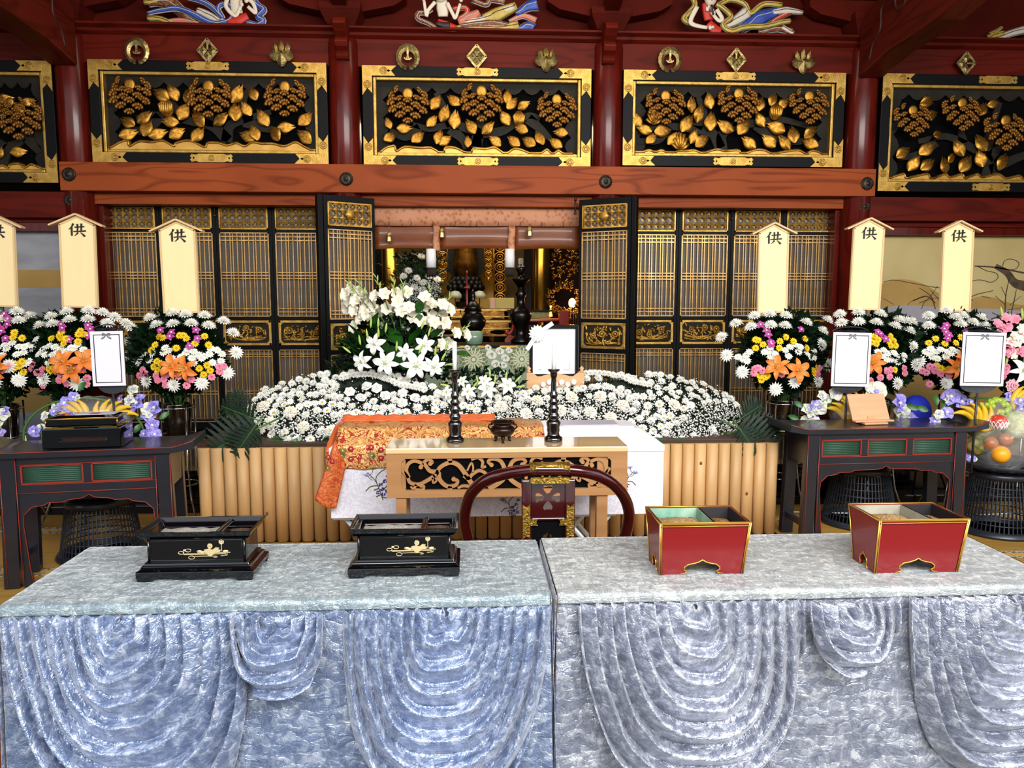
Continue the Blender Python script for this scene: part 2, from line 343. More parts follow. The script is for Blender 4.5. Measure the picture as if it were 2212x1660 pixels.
# ---------------------------------------------------------------- family crests on the crest board
def crest_ring():
    mb = MB(); n = 34     # heart-shaped crescent wreath of feathered leaves
    out = []; inn = []
    for i in range(n+1):
        a = radians(-90+8+344*i/n); k = .5-.5*cos(2*pi*i/n)
        out.append((.112*cos(a)*1.0, .122*sin(a))); inn.append(((.112-.036-.022*k)*cos(a), (.122-.036-.030*k)*sin(a)-.004*(1-k)))
    vs = []
    for i in range(n+1):
        f = 1+.03*(i % 2); o_, q = out[i], inn[i]; m_ = ((o_[0]+q[0])/2, (o_[1]+q[1])/2)
        vs += [(o_[0]*f, 0, o_[1]*f), (m_[0], -.016, m_[1]), (q[0], 0, q[1])]
    fs = []
    for i in range(n): a = i*3; fs += [(a, a+1, a+4, a+3), (a+1, a+2, a+5, a+4)]
    mb.add(vs, [f[::-1] for f in fs], 0, False)
    mb.ribbon([(0, .085), (0, .03)], [.01, .018], -.014, 0); mb.ribbon(smooth2([(-.035, -.01), (-.02, -.022), (-.006, -.006), (0, .03)], 4), .008, -.012, 0)
    mb.ribbon(smooth2([(.035, -.01), (.02, -.022), (.006, -.006), (0, .03)], 4), .008, -.012, 0); mb.ribbon([(-.02, -.026), (.02, -.026)], .008, -.012, 0)
    return mb
def crest_diamond(missing=None):
    mb = MB(); a, b = .092, .108
    for k in range(4):
        p, q = [(0, b), (a, 0), (0, -b), (-a, 0)][k], [(a, 0), (0, -b), (-a, 0), (0, b)][k]
        mb.ribbon([(p[0], p[1]), (q[0], q[1])], .016, -.014, 0)
    for k, (x, z) in enumerate(((0, .048), (.041, 0), (0, -.048), (-.041, 0))):
        if k == missing: continue
        d, e = .036, .042
        mb.add([(x, -.004, z+e), (x+d, -.004, z), (x, -.004, z-e), (x-d, -.004, z), (x, -.022, z)], [(1, 0, 4), (2, 1, 4), (3, 2, 4), (0, 3, 4)])
        mb.box(x-.005, x+.005, -.025, -.012, z-.006, z+.006, 1)
    mb.box(-.006, .006, -.006, -.001, -.09, .09); mb.box(-.085, .085, -.006, -.001, -.006, .006)
    return mb
def crest_leaf():
    mb = MB()
    def leaf(x0, z0, x1, z1, w, up=.02):
        dx, dz = x1-x0, z1-z0; L = sqrt(dx*dx+dz*dz); n = 8; nx, nz = -dz/L, dx/L; vs = []
        for i in range(n+1):
            t = i/n; ww = w*sin(pi*min(1, t*.93+.05))**.7*(1+.06*(i % 2)); c = (x0+dx*t, z0+dz*t)
            vs += [(c[0]+nx*ww, 0, c[1]+nz*ww), (c[0], -up, c[1]), (c[0]-nx*ww, 0, c[1]-nz*ww)]
        fs = []
        for i in range(n): a = i*3; fs += [(a, a+1, a+4, a+3), (a+1, a+2, a+5, a+4)]
        mb.add(vs, fs+[f[::-1] for f in fs[:0]])
    leaf(0, .01, 0, .122, .024, .025); leaf(-.05, .0, -.068, .1, .022, .02); leaf(.05, 0, .068, .1, .022, .02)
    leaf(0, .02, 0, -.125, .045, .03); leaf(0, -.01, -.115, -.02, .05, .025); leaf(0, -.01, .115, -.02, .05, .025)
    mb.ball((0, -.026, .01), .01, 6, 4, 1); return mb
# closed backs keep the thin relief solid
def crest(name, mb, px, py, lab, cat='crest', g='family crests along the crest board'):
    mb = MB().merge(mb); mb.box(-.012, .012, 0, .07, .06, .08)
    o = obj(name, mb, [M['brass'], M['iron']], loc=at(px, py, D-.125), solid=.006); tag(o, lab, cat, g)
rg = crest_ring(); lf = crest_leaf()
for px, py, b in ((296, 110, 'left'), (881, 123, 'centre'), (1447, 129, 'right')): crest('ring_crest', rg, px, py, 'round brass wisteria ring crest over the %s carved transom' % {'left': 'first full', 'centre': 'middle', 'right': 'third full'}[b])
for px, py, ms, b in ((449, 110, 0, 'first full'), (1030, 123, None, 'middle'), (1590, 130, 0, 'third full'), (2086, 137, 1, 'rightmost, partly cut off')):
    crest('diamond_crest', crest_diamond(ms), px, py, 'brass four diamond crest over the %s carved transom' % b)
for px, py, b in ((608, 116, 'first full'), (1180, 128, 'middle'), (1735, 133, 'third full')): crest('leaf_crest', lf, px, py, 'brass three leaf crest over the %s carved transom' % b)
# ---------------------------------------------------------------- carved transoms
Yt = D-.06
def gold_leaf_mesh():     # unit leaf: tip at -z, two rounded lobes split by a notch at the top, folded on the midrib
    mb = MB(); n = 8; vs = []
    for i in range(n+1):
        t = i/n; wl = .36*sin(pi*min(1, .03+t*.93))**.75; wr = .30*sin(pi*min(1, .03+t*.9))**.75
        z = -.55+.78*t; ex = max(0, t-.6)*.62
        vs += [(-wl, -.06-.08*sin(pi*t), z+ex*.5), (-wl*.6, -.26*sin(pi*(t*.8+.1)), z+ex), (0, -.04, z-max(0, t-.8)*.3), (wr*.6, -.20*sin(pi*(t*.8+.1)), z+ex*.7), (wr, -.03, z+ex*.2)]
    fs = []
    for i in range(n):
        for j in range(4): a = i*5+j; fs.append((a, a+1, a+6, a+5))
    mb.add(vs, fs, 0, True); return mb
GL = gold_leaf_mesh().mesh('gilt_leaf', M['gold'])
def fan_mesh():           # scalloped petal: five rounded lobes in an arc
    mb = MB()
    for k in range(5):
        a = radians(90+(k-2)*30); mb.ball((.40*cos(a), -.10, .40*sin(a)), (.145, .10, .17), 7, 5)
        b = radians(90+(k-2)*22); mb.ball((.18*cos(b), -.03, .2*sin(b)), (.12, .07, .2), 6, 4)
    return mb
FAN = fan_mesh().mesh('scalloped_petal', M['golddark'])
DISC = MB().lathe([(.5, 0), (.47, .16), (.3, .2), (0.001, .21)], 20).mesh('seed_disc', M['gold'])
BUD = MB()
for k in range(7):
    a = radians(-60+20*k); BUD.tube([(0, -.1, -.5), (.22*sin(a)*1.5, -.42, -.2), (.42*sin(a), -.46, .1), (.12*sin(a), -.22, .5)], [.05, .1, .1, .03], 5)
BUD.ball((0, -.1, -.05), (.42, .3, .5), 12, 8); BUD = BUD.mesh('gilt_bud', M['gold'])
SHELL = MB()
for k in range(7):
    a = radians(90+(k-3)*24); SHELL.tube([(0, -.05, -.45), (.3*cos(a), -.2, -.45+.45*sin(a)), (.5*cos(a), -.15, -.4+.9*sin(a))], [.04, .09, .1], 6)
SHELL = SHELL.mesh('fluted_flower', M['gold'])
fan_pos = [(-.75, .42, 50, .44), (.75, .42, -50, .44), (-.50, .62, 65, .34), (.50, .62, -65, .34), (-.78, .12, 35, .5), (.78, .12, -35, .5), (-.42, .28, 25, .36), (.42, .28, -25, .36), (0, .15, 0, .40),
           (-.36, -.02, 15, .46), (.38, -.02, -15, .46), (-.68, -.2, 28, .5), (.68, -.2, -28, .5), (0, -.2, 0, .46), (-.36, -.42, 14, .48), (.36, -.42, -14, .48), (0, -.62, 0, .44)]
def transom(lab, x0, y0, x1, y1, inner, leaves, flowers, buds, shells, wave, sc, ox, oy, branches, clip=None):
    """x0..y1: outer frame in photo pixels; the lists are in a zoomed crop: px = ox + zx/sc"""
    cx = (x0+x1)/2; c = at(cx, (y0+y1)/2, Yt); base = Vector((c.x, Yt, at(cx, y1, Yt).z))
    t = thing('carved_transom', lab, 'transom', base, group='carved transoms above the lintel')
    def L(px, py, d=0): p = at(px, py, Yt); return (p.x-base.x, p.z-base.z)
    def Lz(zx, zy): return L(ox+zx/sc, oy+zy/sc)
    W = (at(x1, (y0+y1)/2, Yt).x-at(x0, (y0+y1)/2, Yt).x); Hh = (at(cx, y0, Yt).z-at(cx, y1, Yt).z); hw = W/2
    bw = .125
    def frame(hw_, zb, zt, th, ya, yb):
        mb = MB(); mb.box(-hw_, -hw_+th, ya, yb, zb, zt); mb.box(hw_-th, hw_, ya, yb, zb, zt); mb.box(-hw_+th, hw_-th, ya, yb, zb, zb+th); mb.box(-hw_+th, hw_-th, ya, yb, zt-th, zt); return mb
    obj('frame', frame(hw, 0, Hh, bw*.80, -.05, .06), M['black'], t, bev=.004)
    i0 = bw*.80
    obj('gilt_border', frame(hw-i0, i0, Hh-i0, .032, -.035, .05), M['goldframe'], t, bev=.008)
    i1 = i0+.032
    obj('back_board', MB().box(-hw+i1, hw-i1, .07, .09, i1, Hh-i1), M['void'], t)
    # pierced board: rim with scalloped inner edge and branches
    pb = MB(); a, zb, zt = hw-i1, i1, Hh-i1
    rr = random.Random(int(x0)+500)
    def scal(p0, p1, n, nx, nz, dep):
        pts = []
        for i in range(n*4+1):
            s = i/(n*4); d = dep*(.45+.55*abs(sin(pi*s*n))); pts.append((p0[0]+(p1[0]-p0[0])*s+nx*d, p0[1]+(p1[1]-p0[1])*s+nz*d))
        return pts
    e = .004
    pb.prism([(-a, zt), (a, zt)]+scal((a, zt), (-a, zt), 11, 0, -1, .11), .03, .05)
    pb.prism([(-a, zb), (-a, zt)]+scal((-a, zt), (-a, zb), 4, 1, 0, .12), .031, .051)
    pb.prism([(a, zb), (a, zt)]+scal((a, zt), (a, zb), 4, -1, 0, .12), .031, .051)
    for br in branches:
        pts = smooth2([Lz(*q[:2]) for q in br], 5); n = len(pts); pb.ribbon(pts, [.05+.06*(1-i/(n-1)) for i in range(n)], .022, .048)
    obj('pierced_board', pb, M['blackboard'] if not clip else M['blackboard'], t)
    # mountain strip
    z0 = i1+.0; pts = smooth2([Lz(*q) for q in wave], 4)
    wv = MB().prism([(max(-a, min(a, p[0])), max(z0+.004, p[1])) for p in pts]+[(a, z0), (-a, z0)], -.02, .04)
    w2 = MB(); w2.tube([(max(-a, min(a, p[0])), -.02, max(z0+.01, p[1]-.012)) for p in pts], .013, 5)
    obj('mountain_strip', wv, M['goldflat'], t); obj('strip_edge', w2, M['gold'], t)
    for zx, zy, ln, ang in leaves:
        p = Lz(zx, zy); s = ln/sc*D/F*.95
        o = obj('gilt_leaf', GL, None, t, (p[0], -.01, p[1]), (0, 0, 0)); o.scale = (s*(1 if rr.random() < .5 else -1), s*rr.uniform(.7, 1.1), s)
        o.rotation_euler = (rr.uniform(-.35, .1), -radians(ang+90), rr.uniform(-.25, .25))
    for zx, zy, rad in flowers:
        q_ = at(ox+zx/sc, oy+zy/sc, Yt-.08); p = (q_.x-base.x, q_.z-base.z); s = rad/sc*D/F
        fl_ = obj('seed_disc', DISC, None, t, (p[0], -.06, p[1]+s*.62), (pi/2, 0, 0)); fl_.scale = (s*.50, s*.55, s*.4)
        for k, (fx, fz, fa, fs) in enumerate(fan_pos):
            o = obj('scalloped_petal', FAN, None, fl_); q = s*fs*1.2
            o.matrix_basis = SC(1/(s*.50), 1/(s*.55), 1/(s*.4)) @ RX(-pi/2) @ T(fx*s*.9, .04-.02*(k % 3)-.004*k, fz*s*1.25-s*.62) @ RY(-radians(fa)) @ RX(-.35) @ SC(q, q*1.1, q*.95)
    for zx, zy, ln in buds:
        p = Lz(zx, zy); s = ln/sc*D/F; o = obj('gilt_bud', BUD, None, t, (p[0], .0, p[1])); o.scale = (s, s*.7, s)
    for zx, zy, ln in shells:
        p = Lz(zx, zy); s = ln/sc*D/F; o = obj('fluted_flower', SHELL, None, t, (p[0], -.02, p[1])); o.scale = (s, s*.7, s)
    # corner mounts
    la, lb, th = .33, .28, bw*.80-.006
    cm = MB()
    P_ = [(0, 0), (la, 0), (la-.05, th*.5*1.0), (la-.01, th), (th, th), (th, lb-.02), (th*.5, lb-.07), (0, lb)]
    cm.prism(P_, -.008, 0)
    for q in ((th*.5+.16, th*.5), (th*.5, th*.5+.13)):
        for rr_ in (.014, .034): cm.tube([(q[0]+rr_*cos(k*pi/7), -.01, q[1]+rr_*sin(k*pi/7)) for k in range(14)], .004, 4, closed=True)
        for k in range(10): cm.tube([(q[0]+.016*cos(k*pi/5), -.01, q[1]+.016*sin(k*pi/5)), (q[0]+.03*cos(k*pi/5), -.009, q[1]+.03*sin(k*pi/5))], .003, 3)
    cm.prism([(la-.075, th*.5-.012), (la-.055, th*.5), (la-.075, th*.5+.012), (la-.09, th*.5)], -.011, -.007, 1)
    cme = cm.mesh('corner_mount', [M['goldframe'], M['void']])
    for sx in (-1, 1):
        for sz in (-1, 1):
            o = obj('corner_mount', cme, None, t, (sx*(hw-.003), -.05, .003 if sz < 0 else Hh-.003)); o.scale = (-sx, 1, -sz)
    ct = MB(); hh = th*.42; ll = .15
    ct.prism([(-ll, hh*.75), (-ll-.04, hh*.95), (-ll-.055, hh*.4), (-ll-.04, 0), (-ll-.055, -hh*.4), (-ll-.04, -hh*.95), (-ll, -hh*.75), (-ll*.8, -hh), (ll*.8, -hh), (ll, -hh*.75), (ll+.04, -hh*.95), (ll+.055, -hh*.4), (ll+.04, 0), (ll+.055, hh*.4), (ll+.04, hh*.95), (ll, hh*.75), (ll*.8, hh), (-ll*.8, hh)], -.008, 0)
    for r_ in (.012, .026): ct.tube([(r_*cos(k*pi/7), -.01, r_*sin(k*pi/7)) for k in range(14)], .004, 4, closed=True)
    for sx in (-1, 1): ct.ball((sx*(ll+.02), -.008, 0), (.008, .004, .01), 6, 4, 1)
    ct = ct.mesh('rail_mount', [M['goldframe'], M['void']])
    for zz in (i0*.5, Hh-i0*.5): obj('rail_mount', ct, None, t, (0, -.05, zz))
    return t
W0 = [(5,1240),(60,1190),(150,1170),(170,1220),(250,1180),(400,1190),(520,1190),(640,1260),(650,1190),(760,1190),(900,1255),(930,1195),(1050,1200),(1150,1185),(1250,1245),(1330,1200),(1420,1210),(1560,1265),(1660,1205),(1720,1250),(1780,1215),(1850,1270),(1930,1290)]
transom('black framed gilt transom of leaves and three lotus blooms above the central opening', 787, 148, 1277, 362, None,
  [(570,745,170,235),(735,720,170,320),(525,925,150,230),(645,845,180,250),(757,905,190,262),(900,980,170,305),(1085,990,170,225),(1235,895,170,305),(1265,680,150,265),(1325,755,160,225),(1445,775,140,205),(90,945,120,290),(110,1085,160,215),(260,1000,160,185),(385,1085,170,225),(595,1085,160,245),(665,1125,150,215),(875,1130,120,275),(1140,1130,150,325),(1330,1125,160,320),(1480,1130,170,325),(1590,1090,170,290),(1745,1145,160,325),(1790,1050,150,355),(1400,1015,150,345)],
  [(280, 790, 200), (1015, 770, 205), (1765, 840, 190)], [(1385, 910, 140)], [], W0, 4.608, 820, 60,
  [[(960,1190),(980,1050),(880,1000),(700,960),(500,1000),(330,960)],[(960,1180),(990,1060),(1200,1030),(1330,960),(1480,870),(1600,900)],[(1010,1060),(1000,950),(1010,850)],[(720,970),(640,800),(560,640)],[(700,1000),(820,1100),(860,1200)],[(1480,900),(1600,1000),(1700,1100)],[(400,1000),(250,1080),(100,1020)]])
W1 = [(690,930),(760,890),(810,880),(820,915),(880,885),(960,890),(1030,880),(1100,915),(1110,895),(1200,880),(1290,920),(1310,895),(1380,895),(1430,910),(1490,895),(1540,915),(1590,890),(1650,900),(1720,900),(1790,915),(1860,890),(1920,920),(2000,960)]
transom('black framed gilt transom of leaves and three lotus blooms beside the left sloping beam', 202, 135, 712, 355, None,
  [(1010,600,120,330),(1085,580,110,300),(1180,600,90,265),(1495,585,130,240),(1590,590,100,300),(1490,700,130,265),(1550,680,100,300),(1165,700,120,240),(1245,745,130,310),(920,735,120,215),(805,765,110,330),(1065,765,110,355),(935,800,120,250),(820,840,120,200),(1005,840,120,200),(1125,840,110,210),(1250,840,120,235),(1400,745,120,215),(1655,735,120,300),(1550,860,110,340),(1605,830,110,290),(1730,840,120,310),(1810,800,110,185),(1910,860,120,320),(1925,745,120,230)],
  [(815, 615, 125), (1310, 630, 130), (1790, 630, 125)], [(1052, 680, 100)], [], W1, 2.911, 0, 0,
  [[(1420,890),(1440,790),(1530,750),(1700,700)],[(1430,880),(1330,790),(1200,760),(1000,720),(850,740)],[(1530,760),(1650,800),(1800,830)],[(1300,790),(1320,700)],[(1150,760),(1080,660),(1020,560)],[(1560,750),(1520,640),(1560,560)],[(1000,730),(900,820),(790,800)]])
W2 = [(-140,915),(-60,900),(0,880),(40,890),(80,880),(130,905),(170,885),(220,885),(270,880),(320,895),(400,875),(450,885),(530,880),(545,905),(620,880),(680,880),(730,900),(790,890),(880,880),(930,905),(950,885),(1000,890),(1050,930)]
transom('black framed gilt transom with a fluted bloom low down, above the right folding doors', 1345, 157, 1820, 362, None,
  [(255,610,100,270),(360,590,100,280),(300,665,110,255),(225,720,120,240),(370,710,120,265),(445,740,120,330),(565,745,120,230),(655,700,100,300),(740,755,120,340),(845,790,110,280),(955,780,110,215),(90,775,110,185),(150,810,100,230),(265,800,90,250),(320,830,110,215),(585,835,110,320),(700,830,110,320),(795,835,110,310),(945,840,110,330),(735,585,90,240),(655,610,90,260),(800,610,90,220),(20,810,90,230),(-30,760,100,340),(-70,700,100,300)],
  [(105, 640, 115), (535, 630, 120), (950, 640, 115)], [(745, 660, 90)], [(185, 840, 100), (30, 695, 90)], W2, 2.724, 1400, 0,
  [[(440,880),(440,790),(520,740),(650,720),(780,700),(950,740)],[(430,870),(380,780),(280,760),(120,740),(-40,760)],[(530,740),(530,690)],[(290,750),(330,660),(300,570)],[(640,730),(720,790),(850,830),(980,820)],[(120,740),(60,820),(-60,830)]])
W3 = [(1390,1060),(1440,1035),(1500,1020),(1510,1045),(1560,1035),(1640,1020),(1660,1050),(1740,1020),(1770,1040),(1840,1020),(1860,1045),(1930,1020),(1960,1040),(2050,1020),(2100,1045),(2180,1030),(2220,1060),(2400,1030),(2440,1050),(2550,1040)]
transom('larger gilt transom cut off by the right edge of the photo', 1897, 165, 2384, 417, None,
  [(1640,605,110,190),(1670,680,90,200),(1960,640,100,240),(2030,610,80,200),(1820,865,120,300),(1945,840,120,300),(1500,900,110,210),(1640,870,120,220),(1560,955,110,240),(1640,965,110,220),(1735,970,110,280),(1860,960,120,240),(1945,930,110,290),(2080,950,120,240),(1780,930,80,230),(1700,790,80,200),(2250,700,110,300),(2330,820,110,240),(2250,930,110,290),(2400,930,110,220),(2420,700,100,240)],
  [(1560, 720, 110), (1850, 680, 115), (2105, 790, 125), (2400, 780, 110)], [], [], W3, 2.724, 1400, 0,
  [[(2000,1040),(2010,930),(1900,860),(1760,800),(1600,830)],[(2010,930),(2080,860),(2110,800)],[(1860,840),(1850,760)],[(1700,830),(1620,900),(1480,930)],[(2020,1000),(2200,920),(2350,880)],[(2000,900),(2040,720),(2080,600)]])
W4 = [(-600,1050),(-500,1030),(-400,1050),(-300,1030),(-200,1050),(-100,1030),(-30,1050),(20,1035),(60,1050),(70,1030),(130,1025),(160,1050),(200,1030),(250,1045),(300,1065)]
transom('larger gilt transom cut off by the left edge of the photo', -243, 132, 126, 396, None,
  [(130,960,100,185),(10,960,80,240),(190,640,90,200),(50,630,100,190),(-50,700,100,230),(-100,850,110,300),(-200,900,110,230),(-300,800,110,300),(-350,950,110,240),(-450,700,100,230),(-500,900,110,300)],
  [(120, 770, 130), (60, 700, 90), (-250, 700, 120)], [], [], W4, 2.911, 0, 0,
  [[(0,1030),(40,930),(120,880),(200,700)],[(-100,1030),(-200,900),(-300,700)],[(160,860),(240,960)],[(20,930),(-100,850),(-200,800)]])
# ================================================================ folding lattice doors
Yd = 8.12
zt_, zl_ = Z(438, Yd), .345
ZG = (Z(499, Yd), Z(450, Yd)); ZU = (Z(684, Yd), Z(505, Yd)); ZC = (Z(746, Yd), Z(691, Yd)); ZL = (.46, Z(754, Yd))
HB = [Z(y, Yd) for y in (514, 522, 590, 596.5, 603, 667, 674)]; HL = [Z(y, Yd) for y in (764, 769, 842, 848, 900, 906)]
def grille(x0, x1, z0, z1, rose=False):
    mb = MB(); t = .012
    for a, b, c, d in ((x0, x0+t, z0, z1), (x1-t, x1, z0, z1), (x0, x1, z0, z0+t), (x0, x1, z1-t, z1)): mb.box(a, b, -.016, .0, c, d)
    nx, nz = 7, 3; w_, h_ = (x1-x0)/(nx-.4), (z1-z0)/nz
    for i in range(nx):
        for j in range(nz+1):
            cx, cz = x0+(i+.3)*w_, z0+j*h_
            if j in (0, nz): cz += (.012 if j == 0 else -.012)
            pts = []
            for k in range(8):
                a = pi*k/4; r_ = (w_*.5 if k % 4 == 0 else h_*.5) if k % 2 == 0 else .30*w_
                pts.append((max(x0, min(x1, cx+r_*cos(a))), max(z0, min(z1, cz+r_*sin(a)))))
            mb.add([(p[0], -.004, p[1]) for p in pts]+[(cx, -.02, cz)], [(k, (k+1) % 8, 8)[::-1] for k in range(8)])
            if j < nz:
                q = (cx+w_*.5, cz+h_*.5)   # thin leaf outlines across the openings
                if q[0] < x1: mb.ribbon([(q[0]-w_*.16, q[1]-h_*.16), (q[0]+w_*.16, q[1]+h_*.16)], .004, -.005, 0); mb.ribbon([(q[0]-w_*.16, q[1]+h_*.16), (q[0]+w_*.16, q[1]-h_*.16)], .004, -.005, 0)
    if rose: mb.lathe([(.05, 0), (.045, .02), (.02, .03), (.001, .03)], 12, M=T((x0+x1)/2, -.01, (z0+z1)/2) @ RX(pi/2), lobes=6, la=.1)
    return mb
def relief(x0, x1, z0, z1, seed, dens=1.0):
    """flowering scroll carved in a shallow gilt panel"""
    rr = random.Random(seed); mb = MB(); w_, h_ = x1-x0, z1-z0
    for k in range(5):
        s = k/4; x = x0+w_*(.08+.84*s); pts = smooth2([(x0+w_*.5, z0+h_*.1), (x0+w_*(.5+(s-.5)*.8), z0+h_*rr.uniform(.2, .5)), (x, z0+h_*rr.uniform(.55, .85)), (x+w_*rr.uniform(-.1, .1), z0+h_*rr.uniform(.3, .6))], 5)
        mb.tube([(p[0], -.008-.008*sin(i), min(z1, max(z0, p[1]))) for i, p in enumerate(pts)], .009, 5)
    for k in range(3):
        pts = smooth2([(x0+w_*.04, z0+h_*rr.uniform(.1, .4)), (x0+w_*.3, z0+h_*rr.uniform(0.05, .3)), (x0+w_*.6, z0+h_*rr.uniform(.1, .3)), (x0+w_*.95, z0+h_*rr.uniform(.1, .5))], 4)
        mb.tube([(p[0], -.006, p[1]) for p in pts], .008, 5)
    for k in range(int(20*dens)):     # leaves
        cx, cz, a, l = x0+w_*rr.uniform(.06, .94), z0+h_*rr.uniform(.1, .9), rr.uniform(0, 2*pi), h_*rr.uniform(.12, .2)
        M_ = T(cx, -.012, cz) @ RY(a) @ SC(l, .02, l*.5)
        mb.ball((.3, 0, 0), (.7, .6, .5), 6, 4, 0, M_)
    for k in range(3):     # chrysanthemums
        cx, cz, r_ = x0+w_*(.2+.3*k+rr.uniform(-.06, .06)), z0+h_*rr.uniform(.35, .75), h_*rr.uniform(.17, .22)
        for q in range(12):
            a = 2*pi*q/12; mb.ball((cx+r_*.65*cos(a), -.02, cz+r_*.65*sin(a)), (r_*.26, .012, r_*.26), 5, 4)
        mb.ball((cx, -.026, cz), (r_*.4, .014, r_*.4), 8, 5)
    return mb
_vb = {}
def door_leaf(Wd, rose=False, seed=1, name='folding_door'):
    t = bpy.data.objects.new(name, None); COL.objects.link(t); st = .032
    fr = MB(); y0, y1 = -.01, .04
    fr.box(0, st, y0, y1, zl_, zt_); fr.box(Wd-st, Wd, y0, y1, zl_, zt_)
    for a, b in ((ZG[1], zt_), (ZU[1], ZG[0]), (ZC[1], ZU[0]), (ZL[1], ZC[0]), (zl_, ZL[0])): fr.box(st, Wd-st, y0+.002, y1, a, b)
    obj('frame', fr, M['black'], t, bev=.003)
    obj('gauze_backing', MB().box(st, Wd-st, .024, .03, ZL[0], ZG[1]), M['gauze'], t)
    obj('gilt_grille', grille(st+.004, Wd-st-.004, ZG[0]+.003, ZG[1]-.003, rose), M['goldbright'], t)
    # gilt beading of the lattices
    bd = MB()
    for z0, z1 in (ZU, ZL):
        for a, b, c, d in ((st, st+.012, z0, z1), (Wd-st-.012, Wd-st, z0, z1), (st, Wd-st, z0, z0+.010), (st, Wd-st, z1-.01, z1)): bd.box(a, b, -.014, .0, c, d)
    obj('beading', bd, M['goldbar'], t)
    key = round(Wd, 3)
    if key not in _vb:
        iw = Wd-2*st-.03
        _vb[key] = (MB().box(-.0045, .0045, -.008, .006, ZU[0], ZU[1]).mesh('vertical_slat', M['goldbar']), MB().box(-.0045, .0045, -.008, .006, ZL[0], ZL[1]).mesh('vertical_slat', M['goldbar']),
                    MB().box(0, iw, -.014, -.004, -.0055, .0055).mesh('cross_slat', M['goldbar']))
    vu, vl, hb = _vb[key]; n = 11; gaps = [1, 1.0, .55, 1, 1, .55, 1, 1, .55, 1, 1]
    tot = sum(gaps)+.6; iw = Wd-2*st-.03; x = st+.015
    for k in range(n):
        x += gaps[k]*iw/tot
        obj('vertical_slat', vu, None, t, (x, 0, 0)); obj('vertical_slat', vl, None, t, (x, 0, 0))
    for z in HB+HL: obj('cross_slat', hb, None, t, (st+.015, 0, z))
    cp = MB(); a, b, c, d = st+.004, Wd-st-.004, ZC[0]+.004, ZC[1]-.004; e = .026
    for p in ((a, a+e, c, d), (b-e, b, c, d), (a, b, c, c+e), (a, b, d-e, d)): cp.box(p[0], p[1], -.018, .0, p[2], p[3])
    for sx, sz in ((0, 0), (1, 0), (0, 1), (1, 1)):
        X0 = a+e if sx == 0 else b-e; Z0 = c+e if sz == 0 else d-e; q = 1 if sx == 0 else -1; r_ = 1 if sz == 0 else -1
        cp.prism([(X0, Z0), (X0+q*.03, Z0), (X0+q*.012, Z0+r_*.012), (X0, Z0+r_*.03)], -.018, 0)
    obj('carved_panel_frame', cp, M['goldframe'], t, bev=.003)
    obj('panel_ground', MB().box(a+e, b-e, -.001, .008, c+e, d-e), M['blackboard'], t)
    obj('carved_relief', relief(a+e+.006, b-e-.006, c+e+.004, d-e-.004, seed, 2.2), M['goldbright'], t)
    return t
dn = [0]
def setdoor(t, loc, rz, nm=None):
    t.location = loc; t.rotation_euler = (0, 0, rz); dn[0] += 1
    t.name = 'door_%d' % dn[0]; t['kind'] = 'structure'
xs = [X(p, 500, Yd) for p in (222, 344, 467, 588, 708)]; wdl = (xs[-1]-xs[0])/4
for k in range(4):
    setdoor(door_leaf(round(wdl, 3)-.002, seed=11+k), (xs[0]+k*wdl, Yd, 0), 0)
xs2 = [X(p, 500, Yd) for p in (1352, 1803)]; wdr = (xs2[1]-xs2[0])/4
for k in range(4): setdoor(door_leaf(round(wdr, 3)-.002, seed=21+k), (xs2[0]+k*wdr, Yd, 0), 0)
# the two leaves standing open, folded in front of the columns
pa, pb_ = at(698, 430, 7.46), at(808, 440, 7.74); wo = (Vector((pb_.x, 7.74))-Vector((pa.x, 7.46))).length
setdoor(door_leaf(round(wo, 3), True, 31), (pa.x, 7.46, -.015), atan2(.28, pb_.x-pa.x))
obj('edge_stile', MB().box(-.055, -.002, .0, .07, zl_, zt_), M['black'], bpy.data.objects['door_9'], bev=.004)
pa, pb_ = at(1252, 446, 7.74), at(1364, 436, 7.46); wo = (Vector((pb_.x, 7.46))-Vector((pa.x, 7.74))).length
setdoor(door_leaf(round(wo, 3), True, 32), (pa.x, 7.74, -.015), atan2(-.28, pb_.x-pa.x))
obj('edge_stile', MB().box(wo+.002, wo+.05, .0, .07, zl_, zt_), M['black'], bpy.data.objects['door_10'], bev=.004)
# jambs, head, bolts
struct('trim_20', MB().box(X(213, 500, Yd)-.01, xs[0]-.004, Yd-.03, Yd+.05, 0, zt_+.02).box(xs2[1]+.004, X(1812, 500, Yd)+.01, Yd-.03, Yd+.05, 0, zt_+.02).box(X(213, 500, Yd), X(1812, 500, Yd), Yd-.02, Yd+.05, zt_+.001, zs0), M['black'])
def bolt(x, y, lab, z0=Z(470, Yd), z1=Z(440, Yd)):
    b = MB().tube([(0, 0, z0), (0, 0, z1)], .009, 10); b.lathe([(.014, z0-.01), (.014, z0+.01)], 10); b.lathe([(.014, z1-.02), (.012, z1+.01), (.001, z1+.015)], 10)
    tag(obj('door_bolt', b, M['iron'], loc=(x, y, 0)), lab, 'bolt', 'door bolts')
bolt(xs[2], Yd-.026, 'small dark bolt at the top between the second and third folding doors')
bolt(xs2[0]+2*wdr, Yd-.026, 'small dark bolt at the top between the right-hand folding doors')
bolt(X(1247, 450, 7.7)-.02, 7.7, 'small dark bolt beside the open door right of the valance')
# post faces beside the doors
struct('trim_21', MB().box(X(180, 500, D-.02), X(214, 500, D)+.03, D+.05, D+.3, 0, zs0), M['redwood_post'])
struct('trim_22', MB().box(X(1812, 500, D)-.02, X(1846, 500, D), D+.05, D+.3, 0, zs0), M['redwood_post'])
